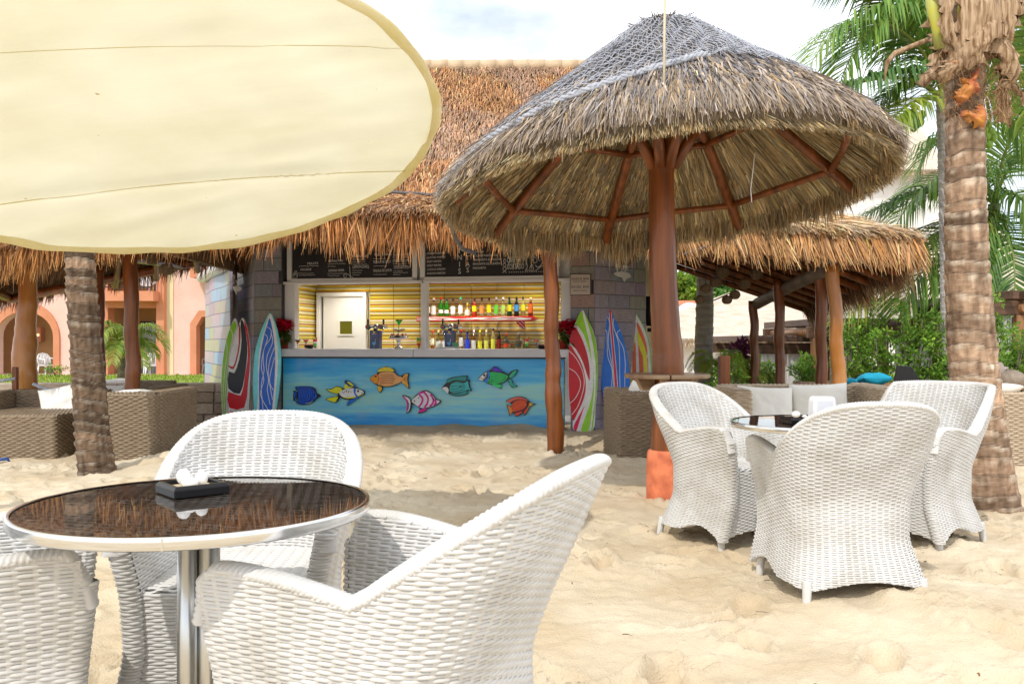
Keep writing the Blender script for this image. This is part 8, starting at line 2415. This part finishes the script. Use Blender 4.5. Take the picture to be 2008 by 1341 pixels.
# pink house with a parapet and a satellite dish
c = at(1346, 640, 40); ph = empty('pink_house', (c.x, c.y, 0), 0, 'pale pink flat-roofed house with a coral parapet and satellite dish beside the log pole', 'house')
k = 40 / F
m = MB(); m.box((-.6, 2, 1.2), (2.3, 3, 1.1 + 2 * (CH - (592 - CY) * k - 1.75))); m.build('wall', M('pale_pink_render', (.80, .60, .50), .9), ph)
zt_ = CH - (592 - CY) * k
m = MB(); m.box((-.6, 2, zt_), (2.5, 3.2, .16)); m.build('parapet', MT['salmon'], ph)
m = MB(); m.ball((.1, -.2, CH - (618 - CY) * k), .62, 18, 10, sc=(1, .8, .9)); m.build('dome', MT['white_plastic'], ph)
m = MB(); m.lathe([(.001, -.12), (.2, -.08), (.36, 0)], 18); m.build('satellite_dish', M('dish_grey', (.35, .30, .27), .5), ph, (-.45, -.9, CH - (628 - CY) * k), (R(60), 0, R(20)))

# ------------------------------------------------------------------ wooden cabanas with white curtains
MT['curtain_white'] = M('white_curtain', (.80, .80, .79), .9, translucent=.3)
MT['curtain_beige'] = M('beige_curtain', (.62, .55, .42), .9, var=(.70, .64, .50), scale=3, translucent=.2)
def curtain(parent, x0, x1, z0, z1, y, mat='curtain_white', waves=9, name='curtain'):
    n = waves * 8 + 1
    U = np.linspace(0, 1, n); x = x0 + (x1 - x0) * U
    yy = y + .035 * np.sin(U * waves * 2 * pi)
    zt_ = z1 - .05 * np.abs(np.sin(U * waves * pi)) * 1.0
    V = np.stack([np.concatenate([x, x]), np.concatenate([yy, yy]), np.concatenate([np.full(n, z0), zt_])], -1)
    i = np.arange(n - 1)[:, None]
    return link(name, np_mesh(name, V, i + np.array([[0, 1, n + 1, n]]), MT[mat], smooth=True), parent)
def cabana(label, px0, px1, py_top0, py_top1, dd, posts, curts, depth=2.6, slats=9, ends=True, post_px=17):
    a = at(px0, py_top0, dd); b = at(px1, py_top1, dd)
    t = empty('wooden_cabana', (a.x, dd, 0), 0, label, 'cabana'); o = Vector(t.location); k = dd / F
    zt_ = a.z; L = b.x - a.x
    m = MB(); m.box((L / 2, 0, zt_ - .10), (L + .3, .13, .20)); bevel(m.build('front_beam', MT['dark_wood'], t), .012)
    m = MB(); m.box((L / 2, depth, zt_ - .10), (L + .3, .13, .20)); bevel(m.build('rear_beam', MT['dark_wood'], t), .012)
    for i in range(slats):
        m = MB(); m.box((L * i / (slats - 1), depth / 2, zt_ + .07), (.09, depth + .7, .12)); bevel(m.build('roof_slat', MT['dark_wood'], t), .01)
    for px in posts:
        x = (px - CX) * k - a.x
        for yy in (0, depth):
            m = MB(); m.box((x, yy, (zt_ - .2) / 2), (post_px * k, .15, zt_ - .2)); bevel(m.build('post', MT['brown_wood'], t), .012)
        m = MB(); m.tube([(x + .02, -.16, zt_ - .10), (x + .02, depth + .2, zt_ - .10)], .078, 12); m.build('round_beam', MT['brown_wood'], t)
    for (c0, c1, zt_px, mt) in curts:
        curtain(t, (c0 - CX) * k - a.x, (c1 - CX) * k - a.x, .04, CH - (zt_px - CY) * k, .02, mt, max(4, int((c1 - c0) / 13)))
    return t
cabana('dark wooden cabana with white hanging curtains behind the red posts', 1470, 1622, 672, 668, 16.0, [1620], [(1484, 1545, 675, 'curtain_white'), (1546, 1610, 675, 'curtain_white')])
cabana('brown cabana with beige and white curtains behind the tall shrubs', 1600, 1872, 640, 636, 15.0, [1731, 1600], [(1628, 1705, 665, 'curtain_beige'), (1756, 1868, 645, 'curtain_white')], 2.6, 12)
cabana('orange-brown wooden cabana frame with a gathered curtain at the right edge', 1965, 2120, 590, 586, 12.5, [1999, 2110], [(1964, 1984, 600, 'curtain_white'), (2016, 2100, 600, 'curtain_white')], 2.4, 6, True, 24)
# daybed with turquoise cushions, black lounger
dbd = empty('daybed', at(1690, 752, 12.6), 0, 'low wooden daybed behind the tan sofa carrying turquoise cushions', 'daybed')
zb = dbd.location.z
m = MB(); m.box((0, .5, -.05), (1.3, 1.0, .10)); bevel(m.build('frame', MT['brown_wood'], dbd), .015)
for sx2 in (-.55, .55):
    m = MB(); m.box((sx2, .5, -.1 - (zb - .1) / 2), (.09, .8, zb - .1)); m.build('leg', MT['brown_wood'], dbd)
MT['turq'] = M('turquoise_cotton', (.01, .34, .52), .8, bump=.3, bscale=10, dist=.02)
cushion(at(1712, 744, 12.3), (R(80), 0, R(5)), .42, .3, .17, 121, 'turquoise cushion showing between the shrubs', 'turquoise cushions behind the tan sofa', MT['turq'])
cushion(at(1662, 749, 12.3), (R(80), 0, R(-5)), .22, .24, .11, 122, 'smaller turquoise cushion beside the bright glossy post', 'turquoise cushions behind the tan sofa', MT['turq'])
lg = empty('black_lounger', at(1787, 752, 11.6), R(10), 'black lounge chair with a raised back between the shrubs', 'lounger')
m = MB(); m.prism([(-.26, -.02), (.16, -.02), (.0, .22), (-.20, .24)], -.02, .02); bevel(m.build('backrest', MT['black_matte'], lg), .008)
for s2 in (-.22, .14):
    m = MB(); m.tube([(s2, 0, -.02), (s2 + .03, .1, -lg.location.z)], .016, 7); m.build('leg', MT['black_matte'], lg)
# rough stones by the right sofa
g = random.Random(9)
for k_, (px, py, dd, r, lab) in enumerate([(1945, 735, 9.2, .16, 'pale rough stone among the shrubs behind the right sofa'), (1975, 745, 9.1, .13, 'smaller pale stone by the right edge shrubs')]):
    m = MB(); m.ball((0, 0, 0), r, 10, 7, sc=(1.3, .8, .8)); o = m.build('garden_stone', MT['stone'], None, at(px, py, dd)); tag(o, lab, 'stone')
    for v in o.data.vertices: v.co *= 1 + .18 * g.uniform(-1, 1)
# garden soil sheet under the right-hand beds
m = MB(); m.add([(2.0, 9.4, .075), (9, 9.2, .075), (12, 22, .075), (2.0, 22, .075)], [(0, 1, 2, 3)])
tag(m.build('garden_bed', M('dark_soil', (.12, .09, .06), .95, var=(.2, .17, .09), scale=4)), 'dark planted soil of the garden bed', 'soil', kind='structure')

# fibres torn from the big palm's sheaths
O = Vector(pr.location); g = np.random.default_rng(77); n = 1500
P = np.stack([g.uniform(1838, 1985, n), 20 + 215 * g.random(n) ** .8], -1)
P = np.array([list(rel(p[0], p[1], 5.86 + g.uniform(-.05, .12))) for p in P])
D = np.stack([g.normal(0, .6, n), g.normal(-.3, .3, n), g.normal(-.7, .5, n)], -1)
strands('fibre', pr, P, D, np.stack([g.normal(0, 1, n), -np.ones(n), g.normal(0, 1, n)], -1), g.uniform(.03, .11, n), .003, .01, .01, straw_cols(n, (.30, .18, .09), .4, g), g=g)
# dry bits scattered on the sand
n = 420
P = np.stack([g.uniform(-4, 4.6, n), 2.2 + 7.6 * g.random(n) ** 1.3, np.full(n, .02)], -1)
D = np.stack([g.normal(0, 1, n), g.normal(0, 1, n), g.normal(0, .05, n)], -1)
lt = strands('leaf_litter', None, P, D, np.broadcast_to(np.array([0, 0, 1.]), (n, 3)), g.uniform(.015, .06, n), g.uniform(.003, .008, n), .004, 0, straw_cols(n, (.20, .12, .06), .4, g), g=g)
tag(lt, 'dry twigs and straw bits scattered over the sand', 'litter', kind='stuff')
